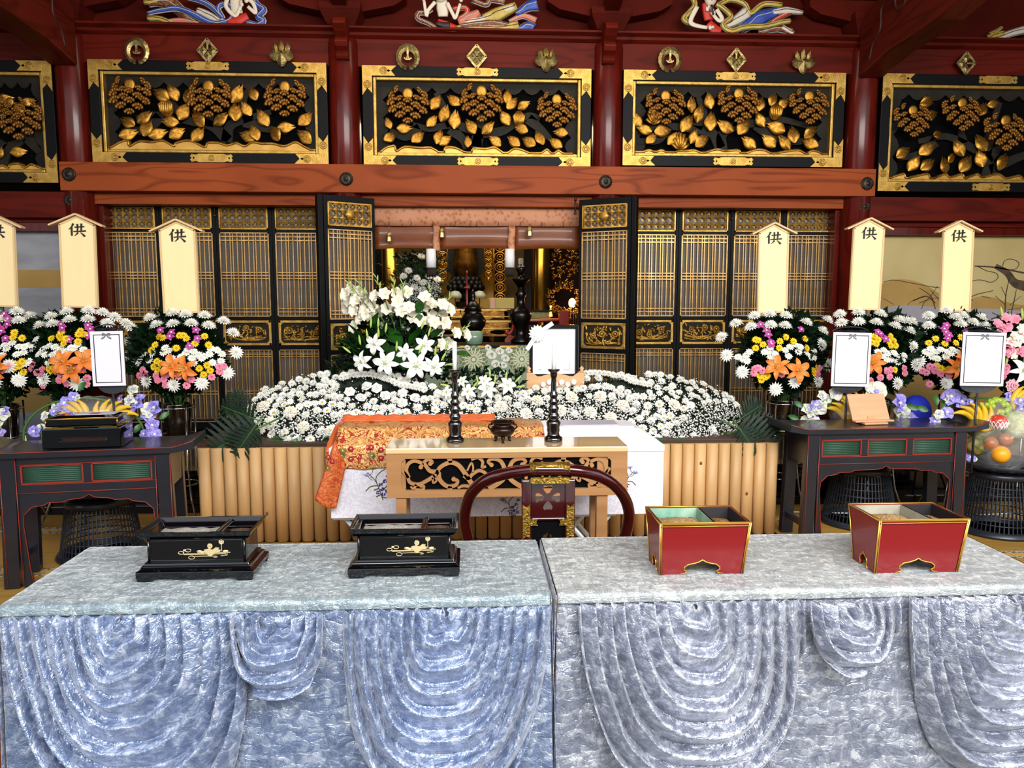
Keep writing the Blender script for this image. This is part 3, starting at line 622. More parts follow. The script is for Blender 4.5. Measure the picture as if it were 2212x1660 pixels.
# ---------------------------------------------------------------- painted walls
M['silver'] = mat('silver_leaf_paper', '#a9a9ae', .5, .15, col2='#8f8f95', scale=2, stretch=(1, 1, 3))
M['paintgold'] = mat('pale_gold_paper', '#cdbb83', .6, .1, col2='#bfa96c', scale=1.5)
M['ochre'] = mat('ochre_paint', '#b99550', .65, col2='#a98645', scale=2)
M['ink'] = mat('ink_line', '#4a3f30', .8); M['bark'] = mat('painted_bark', '#5d4c38', .8, col2='#3c3226', scale=12)
M['greyblue'] = mat('grey_mist_paint', '#a4a0a6', .7)
Yp = 8.02; z1 = Z(503, Yp); 
def panelw(name, lab, x0, x1, m):
    t = thing(name, lab, 'painting', ((x0+x1)/2, Yp, .0)); obj('panel', MB().box(x0-(x0+x1)/2, x1-(x0+x1)/2, 0, .04, .0, z1), m, t); return t
tl = panelw('painted_wall_panel', 'silver painted wall panel with a gold band behind the left plaques', -7.4, colx[0]-.1, M['silver'])
def pz(t, px, py): p = at(px, py, Yp); return (p.x-t.location.x, p.z)
for a, b in (((-300, 583), (165, 622)), ((-300, 708), (165, 890))):
    p, q = pz(tl, *a), pz(tl, *b); obj('gold_band', MB().box(p[0], min(q[0], colx[0]-.11-tl.location.x), -.002, 0, q[1], p[1]), M['ochre'], tl)
tr = panelw('painted_wall_panel', 'pale gold painted wall panel with bare plum branches at the right', colx[3]+.14, 7.4, M['paintgold'])
hill = [pz(tr, *p) for p in smooth2([(1850, 650), (1925, 606), (1990, 612), (2060, 650), (2130, 640), (2212, 660), (2330, 640), (2500, 670)], 4)]
hill = [p for p in hill if p[0] > colx[3]+.15-tr.location.x]
obj('painted_hill', MB().prism(hill+[(hill[-1][0], Z(900, Yp)), (hill[0][0], Z(900, Yp))], -.002, 0), M['ochre'], tr)
mist = [pz(tr, *p) for p in smooth2([(1880, 668), (1960, 660), (2060, 666), (2160, 668), (2300, 680), (2500, 676)], 4)]; mist = [p for p in mist if p[0] > colx[3]+.15-tr.location.x]
obj('painted_mist', MB().prism(mist+[(mist[-1][0], Z(780, Yp)), (mist[0][0], Z(780, Yp))], -.004, -.0015), M['greyblue'], tr)
ink = MB()
def stroke(pts, w0, w1=None, m=ink, n=4):
    q = [pz(tr, *p) for p in smooth2(pts, n)]; w1 = w0 if w1 is None else w1
    m.ribbon(q, [w0+(w1-w0)*i/(len(q)-1) for i in range(len(q))], -.007, -.004)
for pts, a, b in (([(2150, 575), (2175, 590), (2190, 610), (2212, 618), (2300, 640)], .05, .12), ([(2105, 575), (2150, 578), (2212, 590)], .012, .016), ([(2060, 668), (2100, 640), (2145, 628)], .012, .006), ([(2100, 650), (2085, 632)], .007, .004), ([(2120, 640), (2140, 645)], .006, .003),
                  ([(1972, 650), (2000, 640), (2020, 655)], .012, .008), ([(2020, 668), (2010, 640), (1985, 622)], .012, .005), ([(2000, 640), (1970, 650), (1960, 660)], .006, .004), ([(1985, 655), (2005, 645), (2025, 618)], .007, .004), ([(2028, 648), (2010, 628)], .006, .003), ([(1990, 668), (2000, 650), (2040, 640)], .007, .004),
                  ([(2170, 690), (2172, 640), (2180, 600)], .014, .005), ([(2180, 690), (2190, 650), (2195, 625)], .012, .004), ([(2172, 660), (2150, 640)], .006, .003), ([(2172, 640), (2162, 620)], .005, .003), ([(2175, 670), (2206, 665)], .006, .003), ([(2180, 660), (2205, 640)], .006, .003), ([(2140, 690), (2170, 682), (2205, 700)], .012, .012), ([(2142, 676), (2170, 686)], .008, .006),
                  ([(1908, 645), (1930, 658)], .005, .003), ([(1960, 695), (1965, 715), (1975, 735)], .008, .004)): stroke(pts, a, b)
cl = MB()
for pts in ([(1908, 610), (1930, 605), (1970, 612), (2030, 622), (2050, 615)], [(2110, 575), (2130, 585), (2150, 590), (2155, 600), (2140, 610), (2110, 605), (2060, 622)], [(2165, 575), (2170, 563), (2185, 560), (2200, 568), (2195, 580), (2180, 584)]): stroke(pts, .006, .006, cl)
obj('painted_branches', ink, M['bark'], tr); obj('painted_outline', cl, M['ink'], tr)
# ================================================================ valance and blind of the sanctuary opening
Yv = 8.0
M['brocade_pink'] = mat('salmon_brocade', '#b0683f', .6, .1, col2='#c98a64', scale=22, tex='VORONOI', sheen=.3, contrast=(.2, .5))
M['blind'] = mat('brown_silk_blind', '#75380f', .5, col2='#8a4818', scale=3, stretch=(1, 1, 6), coat=.2)
M['tassel'] = mat('dark_tassel', '#2a1712', .8)
xa, xb = X(806, 470, Yv), X(1254, 470, Yv); zv1, zv0 = Z(448, Yv), Z(488, Yv); zbl = Z(540, Yv)
t = thing('brocade_valance', 'salmon brocade valance along the top of the sanctuary opening', 'valance', ((xa+xb)/2, Yv, zv0))
hw_ = (xb-xa)/2
obj('brocade_band', MB().grid(lambda u, v: (-hw_+2*hw_*u, .004*sin(u*40)-.0, v*(zv1-zv0+.02)-.004*abs(sin(u*9))), 80, 3), M['brocade_pink'], t, solid=.008)
for px in (943, 1105):
    x = X(px, 500, Yv)-(xa+xb)/2
    obj('hanging_band', MB().grid(lambda u, v: (x-.034+.068*u+.005*sin(v*7), -.02-.006*sin(v*6), -(zv0-zbl+.01)*v), 3, 8), M['brocade_pink'], t, solid=.005)
for k in range(9): obj('hook', MB().tube([(hw_*(-.85+.21*k), -.006, .04), (hw_*(-.85+.21*k)+.006, -.018, .02), (hw_*(-.85+.21*k), -.018, 0), (hw_*(-.85+.21*k)-.006, -.01, .006)], .0025, 5), M['iron'], t)
t = thing('rolled_blind', 'translucent brown blind hanging below the brocade valance', 'blind', ((xa+xb)/2, Yv+.04, zbl))
for k, (a, b) in enumerate(((-hw_, -hw_*.36), (-hw_*.36, hw_*.36), (hw_*.36, hw_))):
    obj('blind_panel', MB().grid(lambda u, v: (a+(b-a)*u, .01*sin(v*8+k)+.008*sin(u*5), v*(zv0-zbl+.03)-.02*(1-4*(u-.5)**2)*(1-v)*(-1)), 12, 6), M['blind'], t, solid=.004)
for px, lb in ((931, 'left'), (1101, 'right')):
    p = at(px, 538, Yv-.03); t = thing('paper_wrapped_tassel', 'white paper wrapped dark tassel hanging under the %s brocade band' % {'left': 'first', 'right': 'second'}[lb], 'tassel', p, group='wrapped tassels')
    obj('paper_sleeve', MB().lathe([(.05, -.19), (.052, -.10), (.048, 0)], 14), M['white'], t)
    tb = MB()
    for k in range(26):
        a = 2*pi*k/26; r_ = .035; tb.tube([(r_*cos(a), r_*sin(a), -.18), (r_*1.15*cos(a), r_*1.15*sin(a), -.24), (r_*1.3*cos(a+.1), r_*1.3*sin(a+.1), -.27-.01*(k % 3))], .006, 4)
    obj('tassel_strands', tb, M['tassel'], t)
# ================================================================ inner sanctuary
M['gildcol'] = mat('gilded_pillar', '#b8923f', .22, .95, col2='#8f6c28', scale=3)
def yz(px, py, Y): return at(px, py, Y)
struct('trim_30', MB().box(-3.4, 3.4, 9.0, 12.3, .0, .55), M['black'])
for px, lb in ((841, 'gilded round pillar behind the gladiolus flowers'), (1168, 'gilded round pillar right of the statue shrine'),):
    p = yz(px, 600, 10.4); o = obj('gilded_pillar', MB().lathe([(.13, .55), (.125, .6), (.125, 4.4)], 28), M['gildcol'], loc=(p.x, 10.4, 0)); tag(o, lb, 'pillar')
for px, lb in ((818, 'narrow black post at the sanctuary edge near the left open door'), (1140, 'narrow black post beside the right gilded pillar')):
    p = yz(px, 600, 10.2); tag(obj('lacquer_post', MB().box(-.05, .05, -.05, .05, .55, 4.4), M['black'], loc=(p.x, 10.2, 0), bev=.006), lb, 'post')
# back screens
o = obj('gilt_screen', MB().box(-.42, .42, 0, .04, .55, 3.6), mat('bright_gold_screen', '#c79c43', .35, .7, col2='#a87c2c', scale=2), loc=(yz(1006, 600, 11.6).x, 11.6, .0)); tag(o, 'gold screen standing behind the dark statue pedestal', 'screen')
for px, lb in ((905, 'mottled ochre wall hanging behind the sanctuary flower vase'), (1135, 'mottled ochre wall hanging behind the tall black candlestick')):
    o = obj('wall_hanging', MB().box(-.33, .33, 0, .02, .8, 3.6), mat('ochre_hanging', '#8f7238', .6, col2='#5a4726', scale=4), loc=(yz(px, 600, 11.9).x, 11.9, .0)); tag(o, lb, 'hanging')
# statue: seated robed figure on lotus pedestal, only robe and pedestal in view
p = yz(1006, 590, 11.0); t = thing('statue', 'standing gilt robed statue on a dark lotus pedestal, head hidden by the blind', 'statue', (p.x, 11.0, 0))
zl = yz(1006, 600, 11.0).z
obj('halo_board', MB().prism([(x*.36, zl+.55+z*.62) for x, z in arc(0, 0, 1, 0, 360, 28)[:-1]], .12, .16), M['blackmatt'], t)
rb = MB().lathe([(.16, zl+.02), (.17, zl+.2), (.13, zl+.5), (.15, zl+.75), (.19, zl+.95), (.14, zl+1.05), (.05, zl+1.1), (.085, zl+1.16), (.1, zl+1.26), (.06, zl+1.36), (.001, zl+1.38)], 24, lobes=9, la=.05); obj('robed_body', rb, M['golddark'], t)
lp = MB()
for row in range(3):
    for k in range(14):
        a = 2*pi*k/14+row*.2; r_ = .17+.03*row; lp.ball((r_*cos(a), r_*sin(a), zl-.03-row*.055), (.045, .045, .05), 6, 5)
lp.lathe([(.14, zl-.2), (.2, zl-.1), (.17, zl+.02)], 20); lp.lathe([(.09, zl-.34), (.07, zl-.28), (.12, zl-.2)], 20)
obj('lotus_pedestal', lp, M['blackmatt'], t)
st_ = MB()
for w_, a, b in ((.17, .34, .42), (.24, .42, .48), (.19, .48, .6), (.27, .6, .66), (.34, .66, .9)): st_.lathe([(w_, zl-b), (w_*.9, zl-a)], 8, sm=False)
st_.lathe([(.34, .55), (.36, zl-.9)], 8, sm=False)
obj('tiered_base', st_, M['black'], t)
gd = MB()
for zz, w_ in ((.45, .25), (.63, .28), (.7, .345)):
    for k in range(8):
        a = 2*pi*k/8+pi/8; gd.ball((w_*.93*cos(a), w_*.93*sin(a), zl-zz), (.03, .03, .022), 6, 4)
obj('gilt_studs', gd, M['gold'], t)
# tiered altar shelves
def shelf(px0, px1, py, Y, dep, lab, mt=M['black'], h=.05):
    a, b = yz(px0, py, Y), yz(px1, py, Y); w_ = (b.x-a.x)/2; t = thing('altar_shelf', lab, 'shelf', ((a.x+b.x)/2, Y, .0))
    z = a.z; obj('shelf_top', MB().box(-w_, w_, 0, dep, z-.02, z), mt, t, bev=.004)
    obj('gilt_edge', MB().box(-w_, w_, -.008, 0, z-.03, z-.004).box(-w_, w_, -.006, 0, z-.11, z-.095), M['goldframe'], t)
    obj('front_apron', MB().box(-w_+.04, w_-.04, .01, .04, z-.20, z-.02), M['golddark'], t)
    ap = MB()
    for k in range(3):
        c = (-w_+.04)+(2*w_-.08)*(k+.5)/3; ap.prism([(c+.11*cos(q*pi/6), z-.15+.028*sin(q*pi/6)) for q in range(12)], .004, .01)
    obj('apron_openings', ap, M['void'], t)
    for sx in (-1, 1):
        for yy in (.03, dep-.03): obj('leg', MB().box(sx*(w_-.05)-.025, sx*(w_-.05)+.025, yy-.02, yy+.02, .55 if Y > 9 else .0, z-.02), M['black'], t)
    return t
shelf(962, 1102, 667, 9.9, .5, 'gilt edged black altar shelf below the statue')
shelf(930, 1112, 692, 9.5, .35, 'wider gilt edged altar shelf behind the big black incense burner')
# brocade covered low table on the right
a, b = yz(1104, 674, 9.4), yz(1190, 674, 9.4); t = thing('brocade_covered_table', 'low table under gold green brocade beside the right gilded pillar', 'table', ((a.x+b.x)/2, 9.4, 0)); w_ = (b.x-a.x)/2
obj('brocade_cloth', MB().box(-w_, w_, 0, .4, a.z-.09, a.z), mat('gold_green_brocade', '#8f8a4c', .5, .3, col2='#6d6a34', scale=18), t, bev=.01)
obj('table_board', MB().box(-w_-.03, w_+.03, -.02, .42, a.z, a.z+.02), M['black'], t)
for sx in (-1, 1): obj('leg', MB().box(sx*w_*.9-.025, sx*w_*.9+.025, .02, .38, .55, a.z-.09), M['black'], t)
# red balustrade chair frame
M['vermil'] = mat('vermilion_lacquer', '#a02a14', .3, coat=.3)
t = thing('vermilion_railing', 'curved vermilion railing left of the portrait in the sanctuary', 'railing', (yz(1150, 700, 9.1).x, 9.1, .0)); ox = t.location.x
def yl(px, py): q = yz(px, py, 9.1); return (q.x-ox, 0, q.z)
obj('handrail', MB().tube([yl(*p) for p in smooth2([(1092, 716), (1100, 722), (1108, 712), (1112, 700), (1122, 694), (1160, 693), (1235, 690)], 5)], .022, 8), M['vermil'], t)
obj('lower_rail', MB().tube([yl(1100, 740), yl(1235, 736)], .02, 8), M['vermil'], t)
q = yl(1218, 690); obj('end_post', MB().box(q[0]-.06, q[0]+.06, -.05, .05, .55, q[2]+.1), M['vermil'], t, bev=.01)
q = yl(1094, 730); obj('newel_panel', MB().prism([(q[0]-.02, .55), (q[0]-.02, q[2]-.02), (q[0]+.03, q[2]+.04), (q[0]+.14, q[2]-.0), (q[0]+.14, .55)], -.02, .02), M['vermil'], t)
# turned candlestick and incense burner (big, dark, in front)
def lathe_thing(name, lab, cat, loc, parts, n=24):
    t = thing(name, lab, cat, loc)
    for nm, prof, m in parts: obj(nm, MB().lathe(prof, n), m, t)
    return t
c = yz(1125, 735, 8.75); top = yz(1125, 602, 8.75).z; z0 = .74; h = top-z0
M['bronze'] = mat('blackened_bronze', '#17120f', .3, .6, coat=.2)
tbl = thing('offering_table', 'long black front table covered by the green brocade altar cloth', 'table', (yz(1075, 745, 8.5).x, 8.5, 0))
za = yz(1075, 746, 8.4).z
obj('table_top', MB().box(-1.0, 1.0, -.12, .55, za-.03, za), M['black'], tbl, bev=.004)
g = MB()
for k in range(4): g.box(-.98+k*.5, -.6+k*.5, -.126, -.119, za-.026, za-.004)
obj('gilt_edging', g, M['goldframe'], tbl)
for sx in (-.9, .9): obj('leg', MB().box(sx-.04, sx+.04, .0, .45, .342, za-.03), M['black'], tbl)
M['altarcloth'] = mat('sage_brocade', '#8fa183', .6, .1, col2='#9cae90', scale=3)
t2 = thing('altar_cloth', 'sage green brocade altar cloth with white clouds and chrysanthemum medallions', 'altar cloth', (tbl.location.x, 8.345, 0))
obj('cloth', MB().box(-.95, .95, 0, .012, .38, za-.035), M['altarcloth'], t2)
mw, mo = mat('medallion_thread', '#d9dcb6', .5, .2), mat('medallion_olive', '#6f7a55', .6, .1)
def medal(px, py, r_, nm='chrysanthemum_medallion'):
    q = at(px, py, 8.345); x, z = q.x-tbl.location.x, q.z; mb = MB(); mb.prism([(x+r_*cos(k*pi/12), z+r_*sin(k*pi/12)) for k in range(24)], -.004, 0, 1)
    for k in range(16):
        a = 2*pi*k/16
        for rr_, w2 in ((r_*.98, .17), (r_*.66, .12)):
            pts = [(x+r_*.15*cos(a), z+r_*.15*sin(a)), (x+rr_*.8*cos(a-w2), z+rr_*.8*sin(a-w2)), (x+rr_*cos(a), z+rr_*sin(a)), (x+rr_*.8*cos(a+w2), z+rr_*.8*sin(a+w2)), (x+r_*.15*cos(a), z+r_*.15*sin(a))]
            mb.ribbon(pts, .006, -.009 if rr_ < r_*.8 else -.0075, -.004)
    mb.prism([(x+r_*.14*cos(k*pi/6), z+r_*.14*sin(k*pi/6)) for k in range(12)], -.01, 0)
    obj(nm, mb, [mw, mo], t2)
medal(1023, 777, .155); medal(1127, 776, .15); medal(1085, 835, .13); medal(975, 835, .14)
cw = mat('cloud_white_thread', '#eceadb', .5)
for k, (px, py, s_) in enumerate(((1062, 768, 1.0), (1080, 760, .8), (1092, 775, .8), (1072, 788, .9), (1088, 790, .7), (1055, 752, .6), (1100, 758, .6), (1085, 808, .8), (1065, 818, .7), (1150, 810, .8), (1040, 812, .5), (1010, 752, .5), (1052, 800, .5))):
    q = at(px, py, 8.345); mb = MB(); rr = random.Random(k)
    pts = arc(0, 0, .05*s_, 200, -200, 18, .022*s_); mb.ribbon([(q.x-tbl.location.x+x, q.z+z) for x, z in pts], [.01+.03*s_*abs(sin(i*.5)) for i in range(19)], -.005, 0)
    obj('cloud_motif', mb, cw, t2)
lathe_thing('tall_candlestick', 'tall turned black candlestick on the front altar table', 'candlestick', (c.x, 8.75, za), [
    ('turned_stem', [(.11, 0), (.12, .03), (.07, .08), (.06, .16), (.09, .22), (.13, .32), (.10, .38), (.05, .42), (.045, .52), (.07, .56), (.04, .6), (.035, .8), (.06, .84), (.035, .9), (.04, top-za-.1), (.10, top-za-.02), (.11, top-za)], M['bronze'])])
q = yz(1125, 570, 8.75); tag(obj('altar_candle', MB().lathe([(.028, top), (.028, yz(1125, 560, 8.75).z), (.02, yz(1125, 559, 8.75).z)], 14), mat('pale_wax', '#bfb9a8', .4), loc=(c.x, 8.75, 0)), 'pale thick candle on the tall black candlestick in the sanctuary', 'candle')
c = yz(1022, 735, 8.8)
lathe_thing('altar_incense_burner', 'large dark bronze incense burner on the front altar table', 'incense burner', (c.x-.0, 8.8, za), [
    ('bowl', [(.08, 0), (.09, .02), (.05, .08), (.08, .12), (.14, .2), (.15, .26), (.11, .33), (.09, .35), (.11, .37)], M['bronze']),
    ('lid', [(.10, .37), (.08, .43), (.04, .47), (.02, .49), (.035, .53), (.02, .58), (.001, .62)], M['bronze'])])
lathe_thing('celadon_bowl', 'round celadon green bowl on the front altar table', 'bowl', (yz(1024, 747, 8.5).x, 8.5, za), [('bowl', [(.07, 0), (.09, .01), (.1, .07), (.1, .15), (.09, .15), (.085, .02)], mat('celadon', '#7f9b83', .25, coat=.5))])
M['lampshade'] = mat('small_lampshade', '#a9ac97', .5)
for px in (984, 1036):
    c = yz(px, 667, 10.05); zs = yz(px, 637, 10.05).z
    t = thing('altar_lamp', 'small pale domed lamp %s of the statue base' % ('left' if px < 1000 else 'right'), 'lamp', (c.x, 10.05, c.z))
    h = zs-c.z; obj('stand', MB().lathe([(.04, 0), (.04, .01), (.008, .02), (.008, h-.02)], 12), M['gold'], t)
    obj('lamp_shade', MB().lathe([(.085, h-.045), (.08, h), (.05, h+.04), (.001, h+.055)], 16), M['lampshade'], t)
c = yz(1083, 667, 10.1); tag(obj('offering_box', MB().box(-.17, .17, 0, .15, 0, .14), mat('yellow_box', '#b7a75e', .5), loc=(c.x, 10.1, c.z), bev=.005), 'yellow wrapped box on the altar shelf right of the lamps', 'box')
c = yz(1064, 667, 10.05); tag(obj('offering_box', MB().box(-.035, .035, 0, .08, 0, .14), mat('pinkish_box', '#c79f83', .5), loc=(c.x, 10.05, c.z), bev=.005), 'small pinkish upright box on the altar shelf', 'box')
# red lacquer thin stand in the middle
c = yz(1009, 667, 9.95); zz = yz(1009, 585, 9.95).z-c.z; tag(obj('incense_stick_stand', MB().lathe([(.05, 0), (.05, .015), (.012, .03), (.010, zz-.05), (.014, zz)], 10).ball((0, 0, zz*.55), (.05, .02, .02), 8, 5), mat('dark_red_stick', '#6e1c1c', .4), loc=(c.x, 9.95, c.z)), 'thin dark red standing rod before the statue', 'stand')
# hanging openwork banners
def banner(px, py0, py1, Y, w_, lab):
    a, b = yz(px, py0, Y), yz(px, py1, Y); h = a.z-b.z; mb = MB(); n = max(3, int(h/w_*1.2))
    for k in range(n):
        z = h*(k+.5)/n
        for r_ in (.45, .25): mb.tube([(w_*r_*cos(q*pi/5), 0, z+w_*r_*.9*sin(q*pi/5)) for q in range(10)], .010, 5, closed=True)
        mb.ball((0, -.01, z), (w_*.12, .02, w_*.12), 6, 4)
    for sx in (-1, 1): mb.tube([(sx*w_*.5, 0, 0), (sx*w_*.5, 0, h)], .008, 5)
    mb.tube([(0, 0, 0), (0, 0, -.09)], [.02, .002], 6)
    mb.tube([(0, 0, h), (0, 0, 5.8-b.z)], .004, 4)
    tag(obj('openwork_banner', mb, M['gold'], loc=(a.x, Y, b.z)), lab, 'banner', 'hanging gilt banners')
zc = 0
banner(955, 500, 605, 10.0, .13, 'gilt openwork banner hanging left of the statue pedestal')
banner(1055, 500, 600, 10.0, .10, 'gilt openwork banner hanging right of the statue pedestal')
banner(1080, 500, 655, 10.3, .16, 'wide gilt openwork banner beside the yellow box')
# gilt filigree masses on the right (hanging canopy ornament and lantern wreath)
def filigree(px, py, rx, ry, Y, lab, seed, hole=0, name='gilt_ornament', up=0):
    rr = random.Random(seed); c = yz(px, py, Y); mb = MB(); k_ = Y/F; rx, ry = rx*k_, ry*k_
    for k in range(int(rx*ry*2200)):
        a, r_ = rr.uniform(0, 2*pi), sqrt(rr.uniform(hole**2, 1)); x, z = rx*r_*cos(a), ry*r_*sin(a)
        s = rr.uniform(.012, .03); pts = [(x+s*cos(a+q*.9)*(1-q*.12), rr.uniform(-.04, .0), z+s*sin(a+q*.9)*(1-q*.12)) for q in range(6)]
        mb.tube(pts, [.008]*5+[.003], 4, caps=False)
    mb.tube([(0, 0, ry*.6), (0, 0, 5.8-c.z)] if up else [(0, 0, -ry*.6), (0, 0, (.55 if Y > 9 else .0)-c.z)], .006, 5)
    tag(obj(name, mb, M['gold'], loc=(c.x, Y, c.z)), lab, 'ornament')
filigree(1222, 645, 42, 38, 9.3, 'gilt filigree wreath around the glowing lamp', 3, .55)
filigree(1235, 570, 13, 34, 9.5, 'tall gilt filigree hanging beside the right open door', 4, up=1)
filigree(1204, 575, 14, 34, 10.0, 'gilt openwork lattice hanging near the right gilded pillar', 5, up=1)
filigree(828, 628, 20, 22, 8.9, 'round gilt filigree ball behind the gladiolus spikes', 6)
filigree(835, 655, 14, 14, 8.9, 'smaller gilt filigree ball below the round one', 7)
# glowing lamp in a bronze lantern
c = yz(1236, 655, 9.4); t = thing('glowing_lantern', 'small lantern glowing orange right of the sanctuary', 'lantern', (c.x, 9.4, c.z))
obj('glowing_bulb', MB().ball((0, 0, 0), (.045, .045, .06), 12, 8), mat('orange_glow', '#ffb060', .5, emit=14), t)
cg = MB()
for k in range(10): a = 2*pi*k/10; cg.tube([(.1*cos(a), .1*sin(a), -.28), (.11*cos(a), .11*sin(a), -.16), (.08*cos(a), .08*sin(a), -.08)], .006, 5)
cg.lathe([(.1, -.29), (.11, -.28)], 20); cg.tube([(0, 0, -.29), (0, 0, .55-c.z)], .03, 8); obj('lantern_cage', cg, M['brass'], t)
l = bpy.data.lights.new('lantern_light', 'POINT'); l.energy = 3; l.color = (1, .5, .2); l.shadow_soft_size = .05; o = bpy.data.objects.new('lantern_light', l); COL.objects.link(o); o.parent = t; o.location = (0, -.1, .0)
c = yz(1190, 663, 9.4); tag(obj('small_lamp', MB().ball((0, 0, 0), .016, 8, 6).lathe([(.02, -.12), (.01, -.02)], 8), mat('small_glow', '#ff9a40', .5, emit=6), loc=c), 'tiny orange lamp at the left edge of the gilt wreath', 'lamp')
# hanging brass lanterns
for px, py, lb in ((841, 512, 'brass lantern hanging at the left end of the blind'), (955, 503, 'brass lantern hanging beside the first brocade band'), (1144, 500, 'brass lantern hanging left of the crossbar of the curtain'),):
    c = yz(px, py, 7.93); mb = MB().lathe([(.028, -.05), (.03, -.045), (.026, .0), (.03, .02), (.018, .04), (.004, .05)], 6, sm=False); mb.tube([(0, 0, .05), (0, 0, zv0-c.z+.012), (0, .06, zv0-c.z+.012)], .002, 4)
    tag(obj('brass_lantern', mb, M['brass'], loc=c), lb, 'lantern', 'small brass lanterns')
# ================================================================ flower kit (unit radius, facing +Z, shared meshes)
M['petal'] = mat('white_petal', '#fbfaf2', .55); M['petal_cream'] = mat('cream_petal', '#f6efdb', .6); M['heart'] = mat('yellow_green_heart', '#c9b82e', .7)
M['heart2'] = mat('pale_green_heart', '#dfe3a8', .7); M['yellow'] = mat('yellow_petal', '#f2cf16', .55); M['amber'] = mat('amber_heart', '#c98d0e', .6)
M['pink'] = mat('pink_petal', '#ec6f92', .6, col2='#f6a9bd', scale=30); M['palepink'] = mat('pale_pink_petal', '#f3b4bf', .6); M['orange'] = mat('orange_petal', '#ee7a2b', .5, col2='#f6943f', scale=12)
M['purple'] = mat('magenta_petal', '#9a1f78', .55, col2='#c44ea0', scale=25); M['lilac'] = mat('lilac_petal', '#8274d8', .55, col2='#b9b0ee', scale=9); M['ivory'] = mat('ivory_fabric_petal', '#e7e6da', .6, col2='#cfd4b8', scale=6)
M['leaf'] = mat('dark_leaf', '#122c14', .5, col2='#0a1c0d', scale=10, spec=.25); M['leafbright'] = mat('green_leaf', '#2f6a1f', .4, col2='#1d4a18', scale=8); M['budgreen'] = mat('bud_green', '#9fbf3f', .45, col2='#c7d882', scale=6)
M['stem'] = mat('green_stem', '#3f6a2c', .5); M['black_leaf'] = mat('green_black_foliage', '#101f12', .6, col2='#1a2f1a', scale=14)  # mound foliage has its own green-black colour
def pring(mb, n, r0, r1, w, z0, z1, zm=None, mi=0, ph=0, rr=None):
    zm = (z0+z1)/2 if zm is None else zm
    for k in range(n):
        a = 2*pi*(k+ph)/n; j = rr.uniform(.9, 1.08) if rr else 1
        c, s_ = cos(a), sin(a); rm = r0+(r1*j-r0)*.6
        mb.add([(r0*c, r0*s_, z0), (rm*c-w*s_, rm*s_+w*c, zm), (r1*j*c, r1*j*s_, z1), (rm*c+w*s_, rm*s_-w*c, zm)], [(0, 3, 2, 1)], mi, False)
_r = random.Random(3)
def mum_mesh():
    mb = MB(); pring(mb, 15, .08, 1.0, .12, .05, .12, .22, 0, 0, _r); pring(mb, 14, .08, .86, .12, .12, .38, .34, 0, .5, _r); pring(mb, 12, .06, .66, .11, .2, .62, .42, 0, .2, _r)
    pring(mb, 9, .04, .42, .10, .3, .78, .55, 0, .6, _r); pring(mb, 6, .02, .2, .08, .4, .82, .7, 0, 0, _r); mb.lathe([(.02, -.5), (.05, -.1), (.3, .02), (.2, .1)], 6, mi=1); return mb.mesh('chrysanthemum', [M['petal'], M['stem']])
def daisy_mesh(pm, hm, n=14):
    mb = MB(); pring(mb, n, .12, 1.0, .14, .06, .10, .18, 0, 0, _r); pring(mb, n, .1, .82, .12, .12, .28, .26, 0, .5, _r); mb.lathe([(.26, .10), (.22, .24), (.001, .28)], 8, mi=1); mb.lathe([(.02, -.5), (.05, -.05), (.2, .08)], 5, mi=2); return mb.mesh('daisy', [pm, hm, M['stem']])
def carnation_mesh(pm, n=11):
    mb = MB()
    for ring, (r_, z, t_) in enumerate(((1.0, .12, .25), (.8, .38, .3), (.55, .62, .3), (.28, .8, .25))):
        vs = []; q = n*2
        for k in range(q):
            a = 2*pi*k/q; w_ = r_*(1+.12*((k % 2)*2-1)*_r.uniform(.5, 1.2)); vs += [(.15*cos(a), .15*sin(a), z-.15), (w_*.7*cos(a), w_*.7*sin(a), z+t_*.3), (w_*cos(a), w_*sin(a), z+t_*_r.uniform(-.3, .5))]
        fs = []
        for k in range(q): a = 3*k; b = 3*((k+1) % q); fs += [(a, b, b+1, a+1), (a+1, b+1, b+2, a+2)]
        mb.add(vs, fs, 0, False)
    mb.lathe([(.12, -.6), (.2, -.2), (.2, .1)], 6, mi=1); return mb.mesh('carnation', [pm, M['stem']])
def petal_surf(mb, a, L, w, lift, recurve, mi=0, n=6, mid=.12, ruf=0, up=0):
    """one long petal leaving the centre at angle a, rising then curling back"""
    vs = []; c, s_ = cos(a), sin(a)
    for i in range(n+1):
        t = i/n; r_ = L*(t*(1-.15*t*t*recurve)); z = lift*t*(1.6-t)-recurve*t**3*.75+up*t; ww = w*sin(pi*min(1, .10+t*.88))**.8
        for j, u in enumerate((-1, -.5, 0, .5, 1)):
            x, y = r_, u*ww; zz = z+abs(u)*ww*.35-(mid*ww if j == 2 else 0)+(ruf*sin(i*2.3+j*2) if ruf else 0); vs.append((x*c-y*s_, x*s_+y*c, zz))
    fs = [(i*5+j, (i+1)*5+j, (i+1)*5+j+1, i*5+j+1) for i in range(n) for j in range(4)]; mb.add(vs, fs, mi, True)
